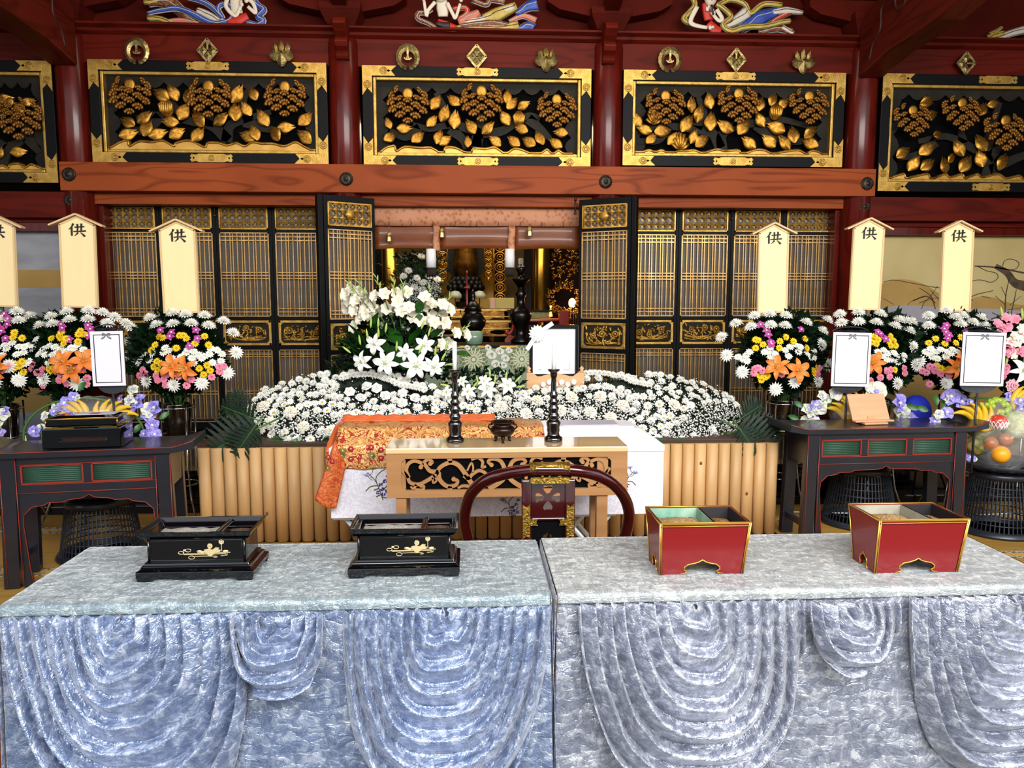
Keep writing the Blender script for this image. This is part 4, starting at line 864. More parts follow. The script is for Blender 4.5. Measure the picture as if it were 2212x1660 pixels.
def lily_mesh(pm, name='lily', open_=1.0):
    mb = MB()
    for k in range(3): petal_surf(mb, 2*pi*k/3+1.047, 1.0, .18, .55, .55*open_)
    for k in range(3): petal_surf(mb, 2*pi*k/3, 1.0, .26, .62, .5*open_)
    for k in range(6):
        a = 2*pi*k/6+.3; mb.tube([(0, 0, 0), (.12*cos(a), .12*sin(a), .4), (.22*cos(a), .22*sin(a), .62)], .012, 4, 1); mb.ball((.23*cos(a), .23*sin(a), .64), (.05, .05, .02), 5, 3, 1)
    mb.tube([(0, 0, 0), (0, 0, .4), (.05, .02, .72)], .02, 5, 1); mb.lathe([(.03, -.5), (.05, -.2), (.14, .05), (.2, .2)], 8, mi=0); return mb.mesh(name, [pm, M['budgreen']])
def glad_mesh(pm, name='gladiolus_floret'):
    mb = MB()
    for k in range(6): petal_surf(mb, 2*pi*k/6+_r.uniform(-.1, .1), _r.uniform(.85, 1.0), .40, .75, .12, ruf=.05, up=.15)
    mb.lathe([(.05, -.55), (.10, -.2), (.16, .1)], 7, mi=1); mb.tube([(0, 0, 0), (.02, 0, .6)], .03, 4, 1); return mb.mesh(name, [pm, M['budgreen']])
def orchid_mesh():
    mb = MB()
    for k in range(5): petal_surf(mb, 2*pi*k/5+.3, .95, .34, .25, .2)
    mb.ball((0, 0, .2), (.2, .2, .22), 7, 5, 1); return mb.mesh('orchid_bloom', [M['purple'], M['petal']])
def fabric_mesh(pm, cm):
    mb = MB()
    for k in range(5): petal_surf(mb, 2*pi*k/5+.2*_r.random(), _r.uniform(.85, 1.05), .5, .3, .35, ruf=.05)
    for k in range(3): petal_surf(mb, 2*pi*k/3+.7, .55, .25, .5, .1)
    mb.ball((0, 0, .2), (.2, .2, .18), 7, 5, 1); return mb.mesh('fabric_bloom', [pm, cm])
def bud_mesh(m_, name): return MB().lathe([(.03, -.2), (.16, 0), (.24, .35), (.2, .8), (.08, 1.15), (.001, 1.25)], 8, lobes=3, la=.08).mesh(name, m_)
def leaf_mesh(m_, name, w=.16, n=6):
    mb = MB(); vs = []
    for i in range(n+1):
        t = i/n; ww = w*sin(pi*min(1, .06+t*.94))**.8; z = .25*t-.35*t*t
        vs += [(-ww, t, z+.3*ww), (0, t, z), (ww, t, z+.3*ww)]
    mb.add(vs, [(i*3+j, i*3+j+1, i*3+j+4, i*3+j+3) for i in range(n) for j in range(2)], 0, True); return mb.mesh(name, m_)
K = {'mum': mum_mesh(), 'daisy': daisy_mesh(M['petal'], M['heart']), 'mini': daisy_mesh(M['petal'], M['heart2'], 10), 'yellow': daisy_mesh(M['yellow'], M['amber'], 11), 'carn': carnation_mesh(M['petal_cream']), 'pink': carnation_mesh(M['pink'], 8),
     'palepink': carnation_mesh(M['palepink'], 10), 'rose': carnation_mesh(M['petal'], 6), 'lily': lily_mesh(M['petal']), 'olily': lily_mesh(M['orange'], 'orange_lily', .8), 'glad': glad_mesh(M['petal_cream']), 'pglad': glad_mesh(M['pink'], 'pink_gladiolus'),
     'orchid': orchid_mesh(), 'lilac': fabric_mesh(M['lilac'], M['petal_cream']), 'ivory': fabric_mesh(M['ivory'], M['lilac']), 'bud': bud_mesh(M['budgreen'], 'lily_bud'), 'blade': leaf_mesh(M['leafbright'], 'blade_leaf', .10, 7), 'leaf': leaf_mesh(M['leafbright'], 'leaf', .26)}
KN = {'mum': 'chrysanthemum', 'daisy': 'daisy', 'mini': 'small_daisy', 'yellow': 'yellow_daisy', 'carn': 'carnation', 'pink': 'pink_carnation', 'palepink': 'pink_carnation', 'rose': 'white_rose', 'lily': 'white_lily', 'olily': 'orange_lily', 'glad': 'gladiolus_floret',
      'pglad': 'pink_gladiolus', 'orchid': 'orchid_bloom', 'lilac': 'lilac_bloom', 'ivory': 'ivory_bloom', 'bud': 'bud', 'blade': 'blade_leaf', 'leaf': 'leaf'}
def bloom(par, kind, p, d, r_, roll=None):
    """p, d in the parent's space"""
    o = obj(KN[kind], K[kind], None, par); o.matrix_basis = T(*p) @ aim(d, R.uniform(0, 6.3) if roll is None else roll) @ SC(r_); return o
def leafcloud(n, fn, s0, s1, rr, w=.3, seg=2):
    """many small leaves: fn() -> (pos, direction)"""
    mb = MB()
    for _ in range(n):
        p, d = fn(); L = rr.uniform(s0, s1); d = Vector(d).normalized(); u = d.cross(Vector((rr.uniform(-1, 1), rr.uniform(-1, 1), rr.uniform(-1, 1)))); u = u.normalized()*L*w; nrm = d.cross(u).normalized()*L*.15
        p = Vector(p); mb.add([p, p+d*L*.45+u+nrm, p+d*L-nrm, p+d*L*.45-u+nrm], [(0, 1, 2, 3)], 0, False)
    return mb
# ================================================================ white flower mound on its log box
YB = 5.37
M['bamboo'] = None
m = mat('split_log', '#cfa874', .55, col2='#bd9058', scale=2.2, stretch=(6, 6, .6), bump=.15, bscale=6); nt = m.node_tree; b_ = nt.nodes['Principled BSDF']
src = b_.inputs['Base Color'].links[0].from_socket; oi = nt.nodes.new('ShaderNodeObjectInfo'); hs = nt.nodes.new('ShaderNodeHueSaturation'); mr = nt.nodes.new('ShaderNodeMapRange'); mr.inputs['To Min'].default_value = .82; mr.inputs['To Max'].default_value = 1.12
nt.links.new(oi.outputs['Random'], mr.inputs['Value']); nt.links.new(mr.outputs[0], hs.inputs['Value']); nt.links.new(src, hs.inputs['Color']); nt.links.new(hs.outputs[0], b_.inputs['Base Color']); M['bamboo'] = m
xa, xb = X(430, 1060, YB), X(1677, 1060, YB); cxb = (xa+xb)/2
box = thing('log_clad_flower_box', 'long box clad in upright split logs carrying the white flower mound', 'flower box', (cxb, YB, 0)); hwb = (xb-xa)/2
zr = Z(958, YB); zp = Z(1162, YB)
obj('box_core', MB().box(-hwb+.02, hwb-.02, .03, .76, .04, zr-.01), M['blackmatt'], box)
obj('plinth', MB().box(-hwb-.01, hwb+.01, -.03, .77, 0.0, zp), M['black'], box, bev=.004)
obj('top_rim', MB().box(-hwb, hwb, .0, .76, zr-.012, zr+.014), mat('dark_rim', '#3a2416', .5), box, bev=.003)
n = 47; lw = 2*hwb/n
lg = MB(); prof = [(-lw/2+.001, .03)]+[(lw*.5*.98*sin(a), -.038*cos(a)+.012) for a in [radians(-78+156*i/10) for i in range(11)]]+[(lw/2-.001, .03)]
for z_ in (zp+.002, zr-.014): lg.v += [(x, y, z_) for x, y in prof]
k = len(prof); lg.f = [(i, i+1, k+i+1, k+i) for i in range(k-1)]+[tuple(range(k-1, -1, -1)), tuple(range(k, 2*k))]; lg.m = [0]*len(lg.f); lg.s = [True]*(k-1)+[False]*2
lgm = lg.mesh('split_log', M['bamboo']); kn = MB().ball((0, 0, 0), (.010, .004, .014), 8, 5).mesh('knot', mat('log_knot', '#6b4222', .6))
for i in range(n):
    o = obj('split_log', lgm, None, box, (-hwb+lw*(i+.5), -.01, 0)); o.scale = (R.uniform(.96, 1.0), R.uniform(.85, 1.15), 1)
    if i in (0, 5, 12, 19, 23, 32, 36, 40, 44): obj('knot', kn, None, o, (R.uniform(-.012, .012), -.0255, R.uniform(zp+.1, zr-.1)))
sd = MB().box(0, .03, .03, .75, zp, zr-.012).mesh('side_board', M['bamboo'])
for sx in (-hwb-.005, hwb-.025): obj('side_board', sd, None, box, (sx, 0, 0))
# mound surface: a pixel inside its outline -> point on a bank that rises away from the viewer
def inpoly(x, y, P):
    c = False
    for i in range(len(P)):
        (x1, y1), (x2, y2) = P[i], P[i-1]
        if (y1 > y) != (y2 > y) and x < (x2-x1)*(y-y1)/(y2-y1)+x1: c = not c
    return c
OUT = smooth2([(536, 885), (560, 850), (610, 828), (690, 810), (780, 805), (860, 810), (915, 826), (960, 848), (1010, 855), (1060, 850), (1120, 842), (1200, 834), (1250, 818), (1340, 808), (1440, 810), (1520, 830), (1580, 862), (1603, 900), (1592, 932), (1550, 950), (1480, 955), (1380, 945), (1240, 925), (1000, 925), (760, 940), (690, 952), (620, 952), (560, 930)], 3)+[(536, 885)]
HOL = [smooth2([(722, 842), (740, 826), (790, 819), (850, 822), (905, 834), (955, 852), (930, 862), (860, 848), (790, 846), (740, 852)], 3), smooth2([(1236, 829), (1290, 821), (1350, 821), (1392, 838), (1404, 858), (1370, 850), (1320, 836), (1260, 834)], 3)]
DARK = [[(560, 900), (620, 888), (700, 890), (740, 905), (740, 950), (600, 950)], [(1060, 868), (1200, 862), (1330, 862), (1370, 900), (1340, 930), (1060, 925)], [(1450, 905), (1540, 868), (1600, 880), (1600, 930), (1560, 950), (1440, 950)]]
def mound(px, py, off=0):
    t = (950-py)/140; Y = 5.44+.86*t; c = at(px, py, Y); e = max(0, abs(px-1070)/535-.72)/.28
    Y += .22*e*e*(1-t) ; p = at(px, py, Y)
    n_ = Vector((.55*(px-1070)/535*e, -.8, .62+.5*t)).normalized(); return p+n_*off, n_
fm = thing('white_flower_mound', 'great white mound of chrysanthemums, carnations and tiny sprays with two dark hollows', 'flower arrangement', (cxb, YB+.4, zr+.014)); FO = Vector(fm.location)
g = MB(); pts = {}
nx, ny = 100, 16
for i in range(nx+1):
    px = 538+(1602-538)*i/nx; ys = [y for y in range(795, 960) if inpoly(px, y, OUT)]
    y0, y1 = (min(ys), max(ys)) if ys else (885, 886)
    for j in range(ny+1):
        py = y0+4+(y1-y0-6)*j/ny; dp = .045+(.07 if any(inpoly(px, py, h) for h in HOL) else 0); p, _ = mound(px, py, -dp); pts[i, j] = len(g.v); g.v.append(tuple(p-FO))
    for (dy, z_) in ((0, 0),): pass
for i in range(nx):
    for j in range(ny): g.f.append((pts[i, j], pts[i, j+1], pts[i+1, j+1], pts[i+1, j]))
g.m = [0]*len(g.f); g.s = [True]*len(g.f)
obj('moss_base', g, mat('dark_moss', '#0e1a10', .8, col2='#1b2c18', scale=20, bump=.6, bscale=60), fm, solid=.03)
rr = random.Random(5)
def lf():
    while True:
        px, py = rr.uniform(536, 1604), rr.uniform(806, 955)
        if inpoly(px, py, OUT):
            h = any(inpoly(px, py, q) for q in HOL); p, n_ = mound(px, py, -.09 if h else -.04); return p-FO, n_+Vector((rr.uniform(-.9, .9), rr.uniform(-.6, .2), rr.uniform(-.6, .6)))
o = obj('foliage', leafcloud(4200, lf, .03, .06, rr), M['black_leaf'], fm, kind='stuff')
placed = []; cnt = {}
def put(kind, px, py, r_, off=.0, mind=0):
    for (a, b, c) in placed:
        if abs(a-px) < c and abs(b-py) < c and (a-px)**2+(b-py)**2 < (c*.5+mind*.5)**2: return False
    p, n_ = mound(px, py, off); s = p.y/F; placed.append((px, py, mind))
    d = n_+Vector((rr.uniform(-.35, .35), rr.uniform(-.3, .1), rr.uniform(-.3, .25)))
    if cnt.get(kind, 0) < 298: bloom(fm, kind, p-FO, d, r_*s); cnt[kind] = cnt.get(kind, 0)+1; return True
    rest.append((kind, p-FO, d, r_*s)); return True
rest = []
for px, py in ((629, 893), (585, 916), (656, 925), (716, 934), (570, 882), (1082, 881), (1136, 897), (1160, 869), (1210, 890), (1235, 862), (1275, 894), (1050, 905), (1296, 860), (1345, 879), (1455, 878), (1318, 905)): put('carn', px, py, 15, .01, 26)
for zx, zy in ((430, 1060), (300, 1140), (400, 1095), (640, 1100), (740, 1140), (790, 1085), (500, 1120), (930, 1110), (600, 1055), (800, 1170), (640, 1180), (350, 1045), (210, 1090), (870, 1120), (540, 1160), (960, 1100), (700, 1070)): put('rose', 700+zx/3.772, 560+zy/3.772, 12, .01, 20)
for k in range(22):   # rim rows behind the hollows
    t = k/21; px = 738+180*t; py = 826-14*sin(pi*min(1, t*1.3+.1))+20*t*t; put('mum', px, py, 9.5, .02, 7)
for k in range(18):
    t = k/17; px = 1236+165*t; py = 824-13*sin(pi*min(1, .15+t))+ 14*t**2; put('mum', px, py-2, 9.5, .02, 7)
for _ in range(9000):
    px, py = rr.uniform(536, 1604), rr.uniform(806, 955)
    if not inpoly(px, py, OUT) or any(inpoly(px, py, q) for q in HOL): continue
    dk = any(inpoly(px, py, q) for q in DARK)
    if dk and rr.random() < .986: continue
    k = rr.random(); up = py < 868
    if px < 700 and py < 870 or px > 1400 and py < 870: put('mini' if k < .5 else 'mum', px, py, rr.uniform(9, 11), 0, 12)
    elif up: put('mum' if k < .6 else 'mini', px, py, rr.uniform(9, 12), 0, 12.5)
    else: put('daisy' if k < .55 else ('mum' if k < .8 else 'mini'), px, py, rr.uniform(10, 12.5), 0, 14.5)
if rest:
    mb = MB()
    for kind, p, d, r_ in rest:
        Mx = T(*p) @ aim(d, rr.uniform(0, 6)) @ SC(r_); tmp = MB(); pring(tmp, 12, .08, 1.0, .14, .05, .15, .25); pring(tmp, 10, .08, .75, .13, .12, .45, .35, 0, .5); pring(tmp, 6, .05, .4, .12, .3, .65, .5); mb.merge(tmp, Mx)
    obj('chrysanthemum', mb, M['petal'], fm, kind='stuff')
# baby's breath
mb = MB(); tries = 0
oct_ = [(1, 0, 0), (-1, 0, 0), (0, 1, 0), (0, -1, 0), (0, 0, 1), (0, 0, -1)]; of = [(0, 2, 4), (2, 1, 4), (1, 3, 4), (3, 0, 4), (2, 0, 5), (1, 2, 5), (3, 1, 5), (0, 3, 5)]
nb = 0
while nb < 5200:
    px, py = rr.uniform(536, 1604), rr.uniform(815, 955)
    if not inpoly(px, py, OUT) or any(inpoly(px, py, q) for q in HOL): continue
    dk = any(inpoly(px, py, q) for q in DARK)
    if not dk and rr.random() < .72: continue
    p, n_ = mound(px, py, rr.uniform(-.02, .05)); p -= FO; s = rr.uniform(1.3, 2.7)*5.6/F; nb += 1
    mb.add([(p.x+a*s, p.y+b*s, p.z+c*s) for a, b, c in oct_], of, 0, True)
obj('tiny_white_spray', mb, M['petal'], fm, kind='stuff')
# fern fronds under the mound
def frond_mesh():
    mb = MB()
    for k in range(14):
        t = k/14; L = .28*sin(pi*(.15+t*.8)); c = (0, t, .12*sin(pi*t)-.25*t*t)
        for sx in (-1, 1): mb.add([c, (sx*L*.6, t+.03, c[2]+.01), (sx*L, t+.10, c[2]-.03), (sx*L*.5, t+.075, c[2])], [(0, 1, 2, 3) if sx > 0 else (3, 2, 1, 0)])
    mb.tube([(0, t/8, .12*sin(pi*t/8)-.25*(t/8)**2) for t in range(9)], .008, 4); return mb.mesh('fern_frond', M['leafbright'])
FR = frond_mesh()
def frond(px, py, ang, L, par=fm, Y=5.38):
    p = at(px, py, Y); o = obj('fern_frond', FR, None, par); o.matrix_basis = T(*(p-Vector(par.location))) @ RY(radians(90-ang)) @ RX(pi/2) @ SC(L*.9, L, L) ; return o
for px, py, a, L in ((640, 948, -100, .13), (655, 945, -150, .12), (700, 945, -20, .13), (725, 945, -60, .11), (1415, 945, -50, .16), (1440, 948, -80, .15), (1455, 945, -30, .15), (1500, 950, -45, .12), (1530, 950, -100, .1), (1545, 950, -60, .12), (620, 945, -170, .12), (1400, 940, -100, .1)): frond(px, py, a, L)
# split leaves (monstera)
def split_leaf_mesh():
    mb = MB(); lobes = 9
    for sx in (-1, 1):
        for k in range(lobes):
            L = .62*sin(pi*(.2+.72*(k+.5)/lobes)); e = 1/lobes; t0 = k*e; back = -.30*(1-k/lobes)+.45
            def pp(f, o): return (sx*L*f, t0+o*e+back*L*f+.12*L*f*f, .05*f-.22*L*f*f)
            vs = [pp(0, 0), pp(.4, .05), pp(.8, .12), pp(1.02, .42), pp(.8, .66), pp(.4, .78), pp(.15, 1), pp(0, 1)]; f = [(0, 1, 5, 6, 7), (1, 2, 4, 5), (2, 3, 4)]
            mb.add(vs, f if sx > 0 else [q[::-1] for q in f], 0, True)
    mb.tube([(0, -.5, -.1), (0, 0, 0), (0, 1, 0), (0, 1.12, -.05)], [.02, .018, .008, .002], 5, 1); return mb.mesh('split_leaf', [M['leaf'], M['stem']])
SL = split_leaf_mesh()
def mono(px, py, Y, ang, L, lab, tilt=0, nm='monstera_leaf'):
    p = at(px, py, Y); o = obj(nm, SL, None); o.matrix_basis = T(*p) @ RY(radians(90-ang)) @ RX(pi/2+tilt) @ SC(L); tag(o, lab, 'leaf', 'split leaves at the ends of the mound')
for a in ((560, 925, 5.42, 205, .34, 'dark split monstera leaf spreading left beside the log box corner', .2), (548, 925, 5.36, 235, .22, 'lower split monstera leaf hanging over the left end of the logs', .1), (548, 905, 5.6, 160, .26, 'dark split leaf standing behind the left end of the mound', -.2),
          (520, 890, 5.65, 110, .16, 'upright dark split leaf at the far left end of the mound', -.1), (1592, 925, 5.42, -25, .30, 'dark split monstera leaf spreading right over the log box corner', .2), (1600, 930, 5.37, -55, .20, 'lower split monstera leaf hanging over the right end of the logs', .1),
          (1600, 905, 5.6, 30, .2, 'dark split leaf pointing up at the right end of the mound', -.2), (1598, 935, 5.5, 5, .26, 'dark split leaf nearly level with the side table edge', .3)): mono(*a)
# ---------------------------------------------------------------- gladiolus and lily arrangement
def base_thing(nm, lab, px, py, Y): p = at(px, py, Y); return thing(nm, lab, 'flower arrangement', p)
def kput(t, kind, px, py, Y, r_px, d, roll=None):
    p = at(px, py, Y)-Vector(t.location); return bloom(t, kind, p, d, r_px*Y/F, roll)
ga = base_thing('gladiolus_arrangement', 'tall fan of white gladiolus with big white lilies standing behind the mound', 880, 810, 6.45)
def zz(x, y): return 700+x/3.772, 560+y/3.772
sp = MB(); spikes = [(205, 200), (290, 200), (425, 150), (565, 185), (640, 200), (860, 240), (1020, 310), (1170, 545), (80, 620), (860, 560)]
for zx, zy in spikes[:8]:
    px, py = zz(zx, zy); q0 = at(880, 800, 6.45)-Vector(ga.location); q1 = at(px, py, 6.3)-Vector(ga.location); sp.tube([q0, (q0+q1)/2+Vector((0, 0, .05)), q1], [.008, .006, .003], 5)
    dr = (q1-q0).normalized()
    for k in range(4): o = obj('gladiolus_bud', K['bud'], None, ga); o.matrix_basis = T(*(q1-dr*(.03*k))) @ aim(dr+Vector(((k % 2-.5)*.8, -.2, 0))) @ SC(.035-.004*(3-k), .02, .045)
obj('flower_stem', sp, M['stem'], ga)
for i, (zx, zy) in enumerate(((190,290),(215,335),(200,400),(270,345),(290,270),(330,310),(260,425),(350,410),(370,325),(430,310),(410,400),(470,420),(500,290),(520,400),(580,470),(600,350),(590,290),(680,280),(690,400),(640,385),(450,470),(310,490),(260,560),(500,550),(820,320),(860,370),(810,400),(780,500),(840,500),(690,540),(960,380),(1010,420),(950,450),(900,520),(980,520),(920,600),(1060,610),(1140,620),(1000,690),(940,700),(240,240),(560,430),(340,450),(720,470),(560,500),(630,440),(390,470),(870,470))):
    px, py = zz(zx, zy); kput(ga, 'glad', px, py, 6.28+.1*(i % 3), 16, ((px-880)/130+R.uniform(-.4, .4), -1, .25+R.uniform(-.3, .3)))
for zx, zy, r_ in ((420, 690, 90), (505, 840, 108), (315, 835, 88), (745, 860, 125), (820, 700, 85), (895, 870, 95), (660, 760, 75)):
    px, py = zz(zx, zy); kput(ga, 'lily', px, py, 6.1, r_/3.772*1.12, ((px-880)/300+R.uniform(-.15, .15), -1, .0+R.uniform(-.1, .15)))
for zx, zy, dx, dz in ((355, 640, -.1, 1), (380, 550, .1, 1), (445, 630, .0, 1), (440, 550, .1, 1), (295, 690, -.1, 1), (795, 560, .4, 1), (905, 780, .1, 1), (990, 730, .3, 1), (850, 620, .3, 1), (960, 820, .5, .9), (500, 590, .2, 1), (210, 760, -.8, .7), (590, 740, .1, 1), (775, 760, .5, 1), (1000, 860, 1, .1)):
    px, py = zz(zx, zy); o = kput(ga, 'bud', px, py, 6.05, 11, (dx, -.25, dz)); o.scale = (o.scale[0], o.scale[1], o.scale[2]*1.5)
for zx, zy, tx_, ty_, wd in ((330, 760, 125, 545, 1.2), (340, 740, 200, 510, 1.2), (330, 800, 60, 600, 1.0), (330, 820, 110, 640, 1.0), (300, 800, 70, 690, .8), (620, 720, 540, 560, 1.6), (640, 740, 500, 640, 1.8), (460, 600, 350, 500, 1.6), (700, 700, 800, 540, 1.6), (1050, 770, 1190, 780, 1.5), (420, 640, 520, 560, 1.6), (880, 640, 960, 560, 1.6), (560, 660, 640, 600, 1.5),
                             (520, 780, 470, 640, 1.4), (760, 720, 860, 600, 1.3), (660, 900, 560, 700, 1.6), (780, 800, 780, 640, 1.5), (980, 780, 1100, 700, 1.0), (250, 820, 160, 600, 1.0), (760, 440, 790, 330, 1.5), (780, 540, 770, 440, 1.5), (400, 560, 430, 430, 1.3)):
    a, b = zz(zx, zy), zz(tx_, ty_); q0, q1 = at(a[0], a[1], 6.3)-Vector(ga.location), at(b[0], b[1], 6.2)-Vector(ga.location); o = obj('blade_leaf', K['blade'], None, ga); d = q1-q0; L = d.length
    o.matrix_basis = T(*q0) @ (d.to_track_quat('Y', 'Z').to_matrix().to_4x4()) @ RY(R.uniform(-.5, .5)) @ SC(L*wd*1.7, L*1.05, L)
rr = random.Random(9)
def gf():
    a = rr.uniform(700, 985); b = rr.uniform(690, 820); 
    if abs(a-850) > 40+(b-640)*.65: a = 860+rr.uniform(-60, 60)
    return at(a, b, 6.42+rr.uniform(-.04, .12))-Vector(ga.location), (rr.uniform(-1, 1), rr.uniform(-.8, 0), rr.uniform(-.2, 1))
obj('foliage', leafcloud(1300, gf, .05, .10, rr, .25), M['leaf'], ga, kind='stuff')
obj('vase', MB().lathe([(.10, .346-ga.location.z), (.12, .5-ga.location.z), (.15, -.1), (.14, .02)], 16), M['blackmatt'], ga)
cl_ = base_thing('lily_cluster', 'low cluster of white lilies and buds at the middle of the mound', 1050, 845, 6.02)
for zx, zy, r_ in ((1335, 1065, 80), (1180, 1085, 70), (1490, 1035, 76), (1310, 1000, 60), (1010, 1090, 58), (1130, 1000, 50)):
    px, py = zz(zx, zy); kput(cl_, 'lily', px, py, 5.93, r_/3.772*1.15, ((px-1060)/150, -1, .45))
for zx, zy, dx in ((1260, 1020, -.3), (1350, 960, 0), (1390, 1010, .1), (1560, 1000, .9), (1480, 985, .1), (1570, 1045, 1.5), (1020, 1035, -1.3), (1210, 1050, .8)):
    px, py = zz(zx, zy); o = kput(cl_, 'bud', px, py, 5.95, 11, (dx, -.3, 1 if abs(dx) < 1 else .3)); o.scale = (o.scale[0], o.scale[1], o.scale[2]*1.5)
def cf(): return at(rr.uniform(965, 1130), rr.uniform(800, 858), 6.05+rr.uniform(-.02, .08))-Vector(cl_.location), (rr.uniform(-1, 1), rr.uniform(-.8, 0), rr.uniform(-.2, 1))
obj('foliage', leafcloud(260, cf, .04, .08, rr, .25), M['leaf'], cl_, kind='stuff')
# sanctuary vase of pine, lilies and chrysanthemums
sv = thing('sanctuary_bouquet', 'tall bouquet of pine, chrysanthemums and tiny white sprays beside the left gilded pillar', 'flower arrangement', (at(905, 700, 8.9).x, 8.9, za))
SO = Vector(sv.location)
def sf(): a = rr.gauss(0, 1); return at(905+rr.gauss(0, 24), rr.uniform(552, 690), 8.9+rr.uniform(-.1, .15))-SO, (rr.uniform(-1, 1), rr.uniform(-.8, 0), rr.uniform(0, 1))
obj('pine_foliage', leafcloud(1500, sf, .06, .13, rr, .12), mat('pine_green', '#27401f', .5, col2='#16281a', scale=9), sv, kind='stuff')
mb = MB()
for _ in range(700):
    a, r_ = rr.uniform(0, 2*pi), sqrt(rr.random()); p = at(905+48*r_*cos(a), 628+26*r_*sin(a), 8.75+rr.uniform(-.08, .1))-SO; s = rr.uniform(.006, .012)
    mb.add([(p.x+a_*s, p.y+b_*s, p.z+c_*s) for a_, b_, c_ in oct_], of, 0, True)
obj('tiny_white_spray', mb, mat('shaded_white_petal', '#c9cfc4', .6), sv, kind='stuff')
for px, py in ((910, 556), (882, 586), (928, 598), (944, 605), (900, 602), (872, 598), (915, 612), (895, 622), (912, 628)): kput(sv, 'mum', px, py, 8.72, 10, (R.uniform(-.5, .5), -.8, .7))
for px, py, a, b in ((900, 600, 895, 565), (905, 600, 920, 565), (895, 590, 880, 572), (850, 600, 880, 560)):
    q0, q1 = at(px, py, 8.72)-SO, at(a, b, 8.72)-SO; d = q1-q0; L = d.length; o = obj('blade_leaf', K['blade'], None, sv); o.matrix_basis = T(*q0) @ (d.to_track_quat('Y', 'Z').to_matrix().to_4x4()) @ SC(L, L*1.2, L)
obj('vase', MB().lathe([(.09, 0), (.1, .03), (.05, .08), (.09, .2), (.11, .3), (.06, .38), (.09, .44)], 16), M['bronze'], sv)
sb = MB()
for k in range(7): sb.tube([(0, 0, .3), (R.uniform(-.1, .1), 0, .6), (R.uniform(-.2, .2), R.uniform(-.1, .1), .95)], .008, 4)
obj('flower_stem', sb, M['stem'], sv)
# ================================================================ mourning flower stands
def zl3(L_, sc, ox, oy): return [(ox+x/sc, oy+y/sc) for x, y in L_]
ST = {}
ST['B'] = dict(c=(385, 5.9), z=(2.964, 0, 400), mum=[(965,860),(1005,905),(1110,900),(1225,895),(1310,845),(1335,910),(1430,880),(1490,955),(1510,1075),(1110,830),(1455,1205),(1290,1270),(1115,1280),(945,1255),(1190,840)],
  yellow=[(1020,970),(995,1025),(970,1058),(1150,965),(1195,985),(1250,1015),(1310,970),(1335,1025),(1130,1045),(1045,980),(1005,1130),(985,1165),(1010,1185),(1030,1145),(1275,1175),(1325,1155),(1345,1190),(1305,1215),(1175,965)],
  mini=[(1085,1065),(1050,1075),(1105,1115),(1190,1080),(1240,1070),(1230,1110),(1240,1145),(1160,1105),(1350,1050),(1390,1060),(1420,1085),(1340,1085),(1310,1100),(1360,1140),(1415,1130),(900,1120),(930,1080),(960,1125),(890,1140),(1290,1110),(1060,1045),(1270,1090),(1205,1055),(980,1080)],
  pink=[(1065,1215),(1105,1210),(1145,1225),(1185,1215),(1225,1245),(1050,1245),(1010,1250),(1000,1220),(1060,1280),(1195,1285),(1355,1230),(1400,1165),(1430,1160),(1405,1195),(915,1185),(935,1210),(895,1220)], olily=[(1105,1165,52),(1195,1175,55)], orchid=[(1030,930),(1090,970),(1100,945),(1265,985),(1215,1030),(1255,930)])
ST['C'] = dict(c=(150, 5.95), z=(4.881, 0, 640), mum=[(710,180),(935,170),(1080,190),(1205,235),(735,265),(930,260),(545,230),(560,310),(430,325),(325,225),(1130,300),(1320,300),(1370,340),(1370,500),(1390,640),(1380,760),(470,880),(815,925)],
  yellow=[(545,450),(625,420),(650,385),(700,450),(675,505),(650,450),(850,370),(830,405),(885,405),(825,480),(515,765),(540,790),(590,790),(560,760)], mini=[(370,490),(520,530),(580,540),(460,560),(410,620),(480,620),(560,620),(640,560),(690,590),(750,550),(820,520),(700,630),(640,640),(910,600),(880,570),(515,700),(350,560),(385,460),(430,600),(780,560),(610,590)],
  pink=[(390,805),(435,830),(450,775),(625,885),(640,820),(710,925),(865,780),(920,865),(910,735),(350,720),(335,765),(910,930),(455,940),(820,715)], olily=[(670,700,50),(750,800,62),(885,690,48)], orchid=[(650,300),(660,340),(930,310),(950,350),(735,460),(920,420)])
ST['D'] = dict(c=(10, 5.95), z=(4.881, 0, 640), mum=[(180,180),(200,275),(20,270),(-120,200),(-160,300),(-60,190),(205,885),(-40,900),(100,740)],
  yellow=[(155,385),(140,440),(235,445),(160,715),(155,765),(210,740),(250,805),(235,690),(-90,420),(-60,450)], mini=[(55,520),(130,500),(200,540),(260,540),(310,525),(20,630),(250,600),(180,620),(75,560),(300,690),(270,720),(-20,560),(-80,600),(-60,520)],
  pink=[(30,780),(90,730),(-40,800),(-90,760),(-120,840)], olily=[(10,730,55),(-80,780,50)], orchid=[(50,190),(85,240),(20,370),(60,450),(30,210),(80,300),(-10,330)])
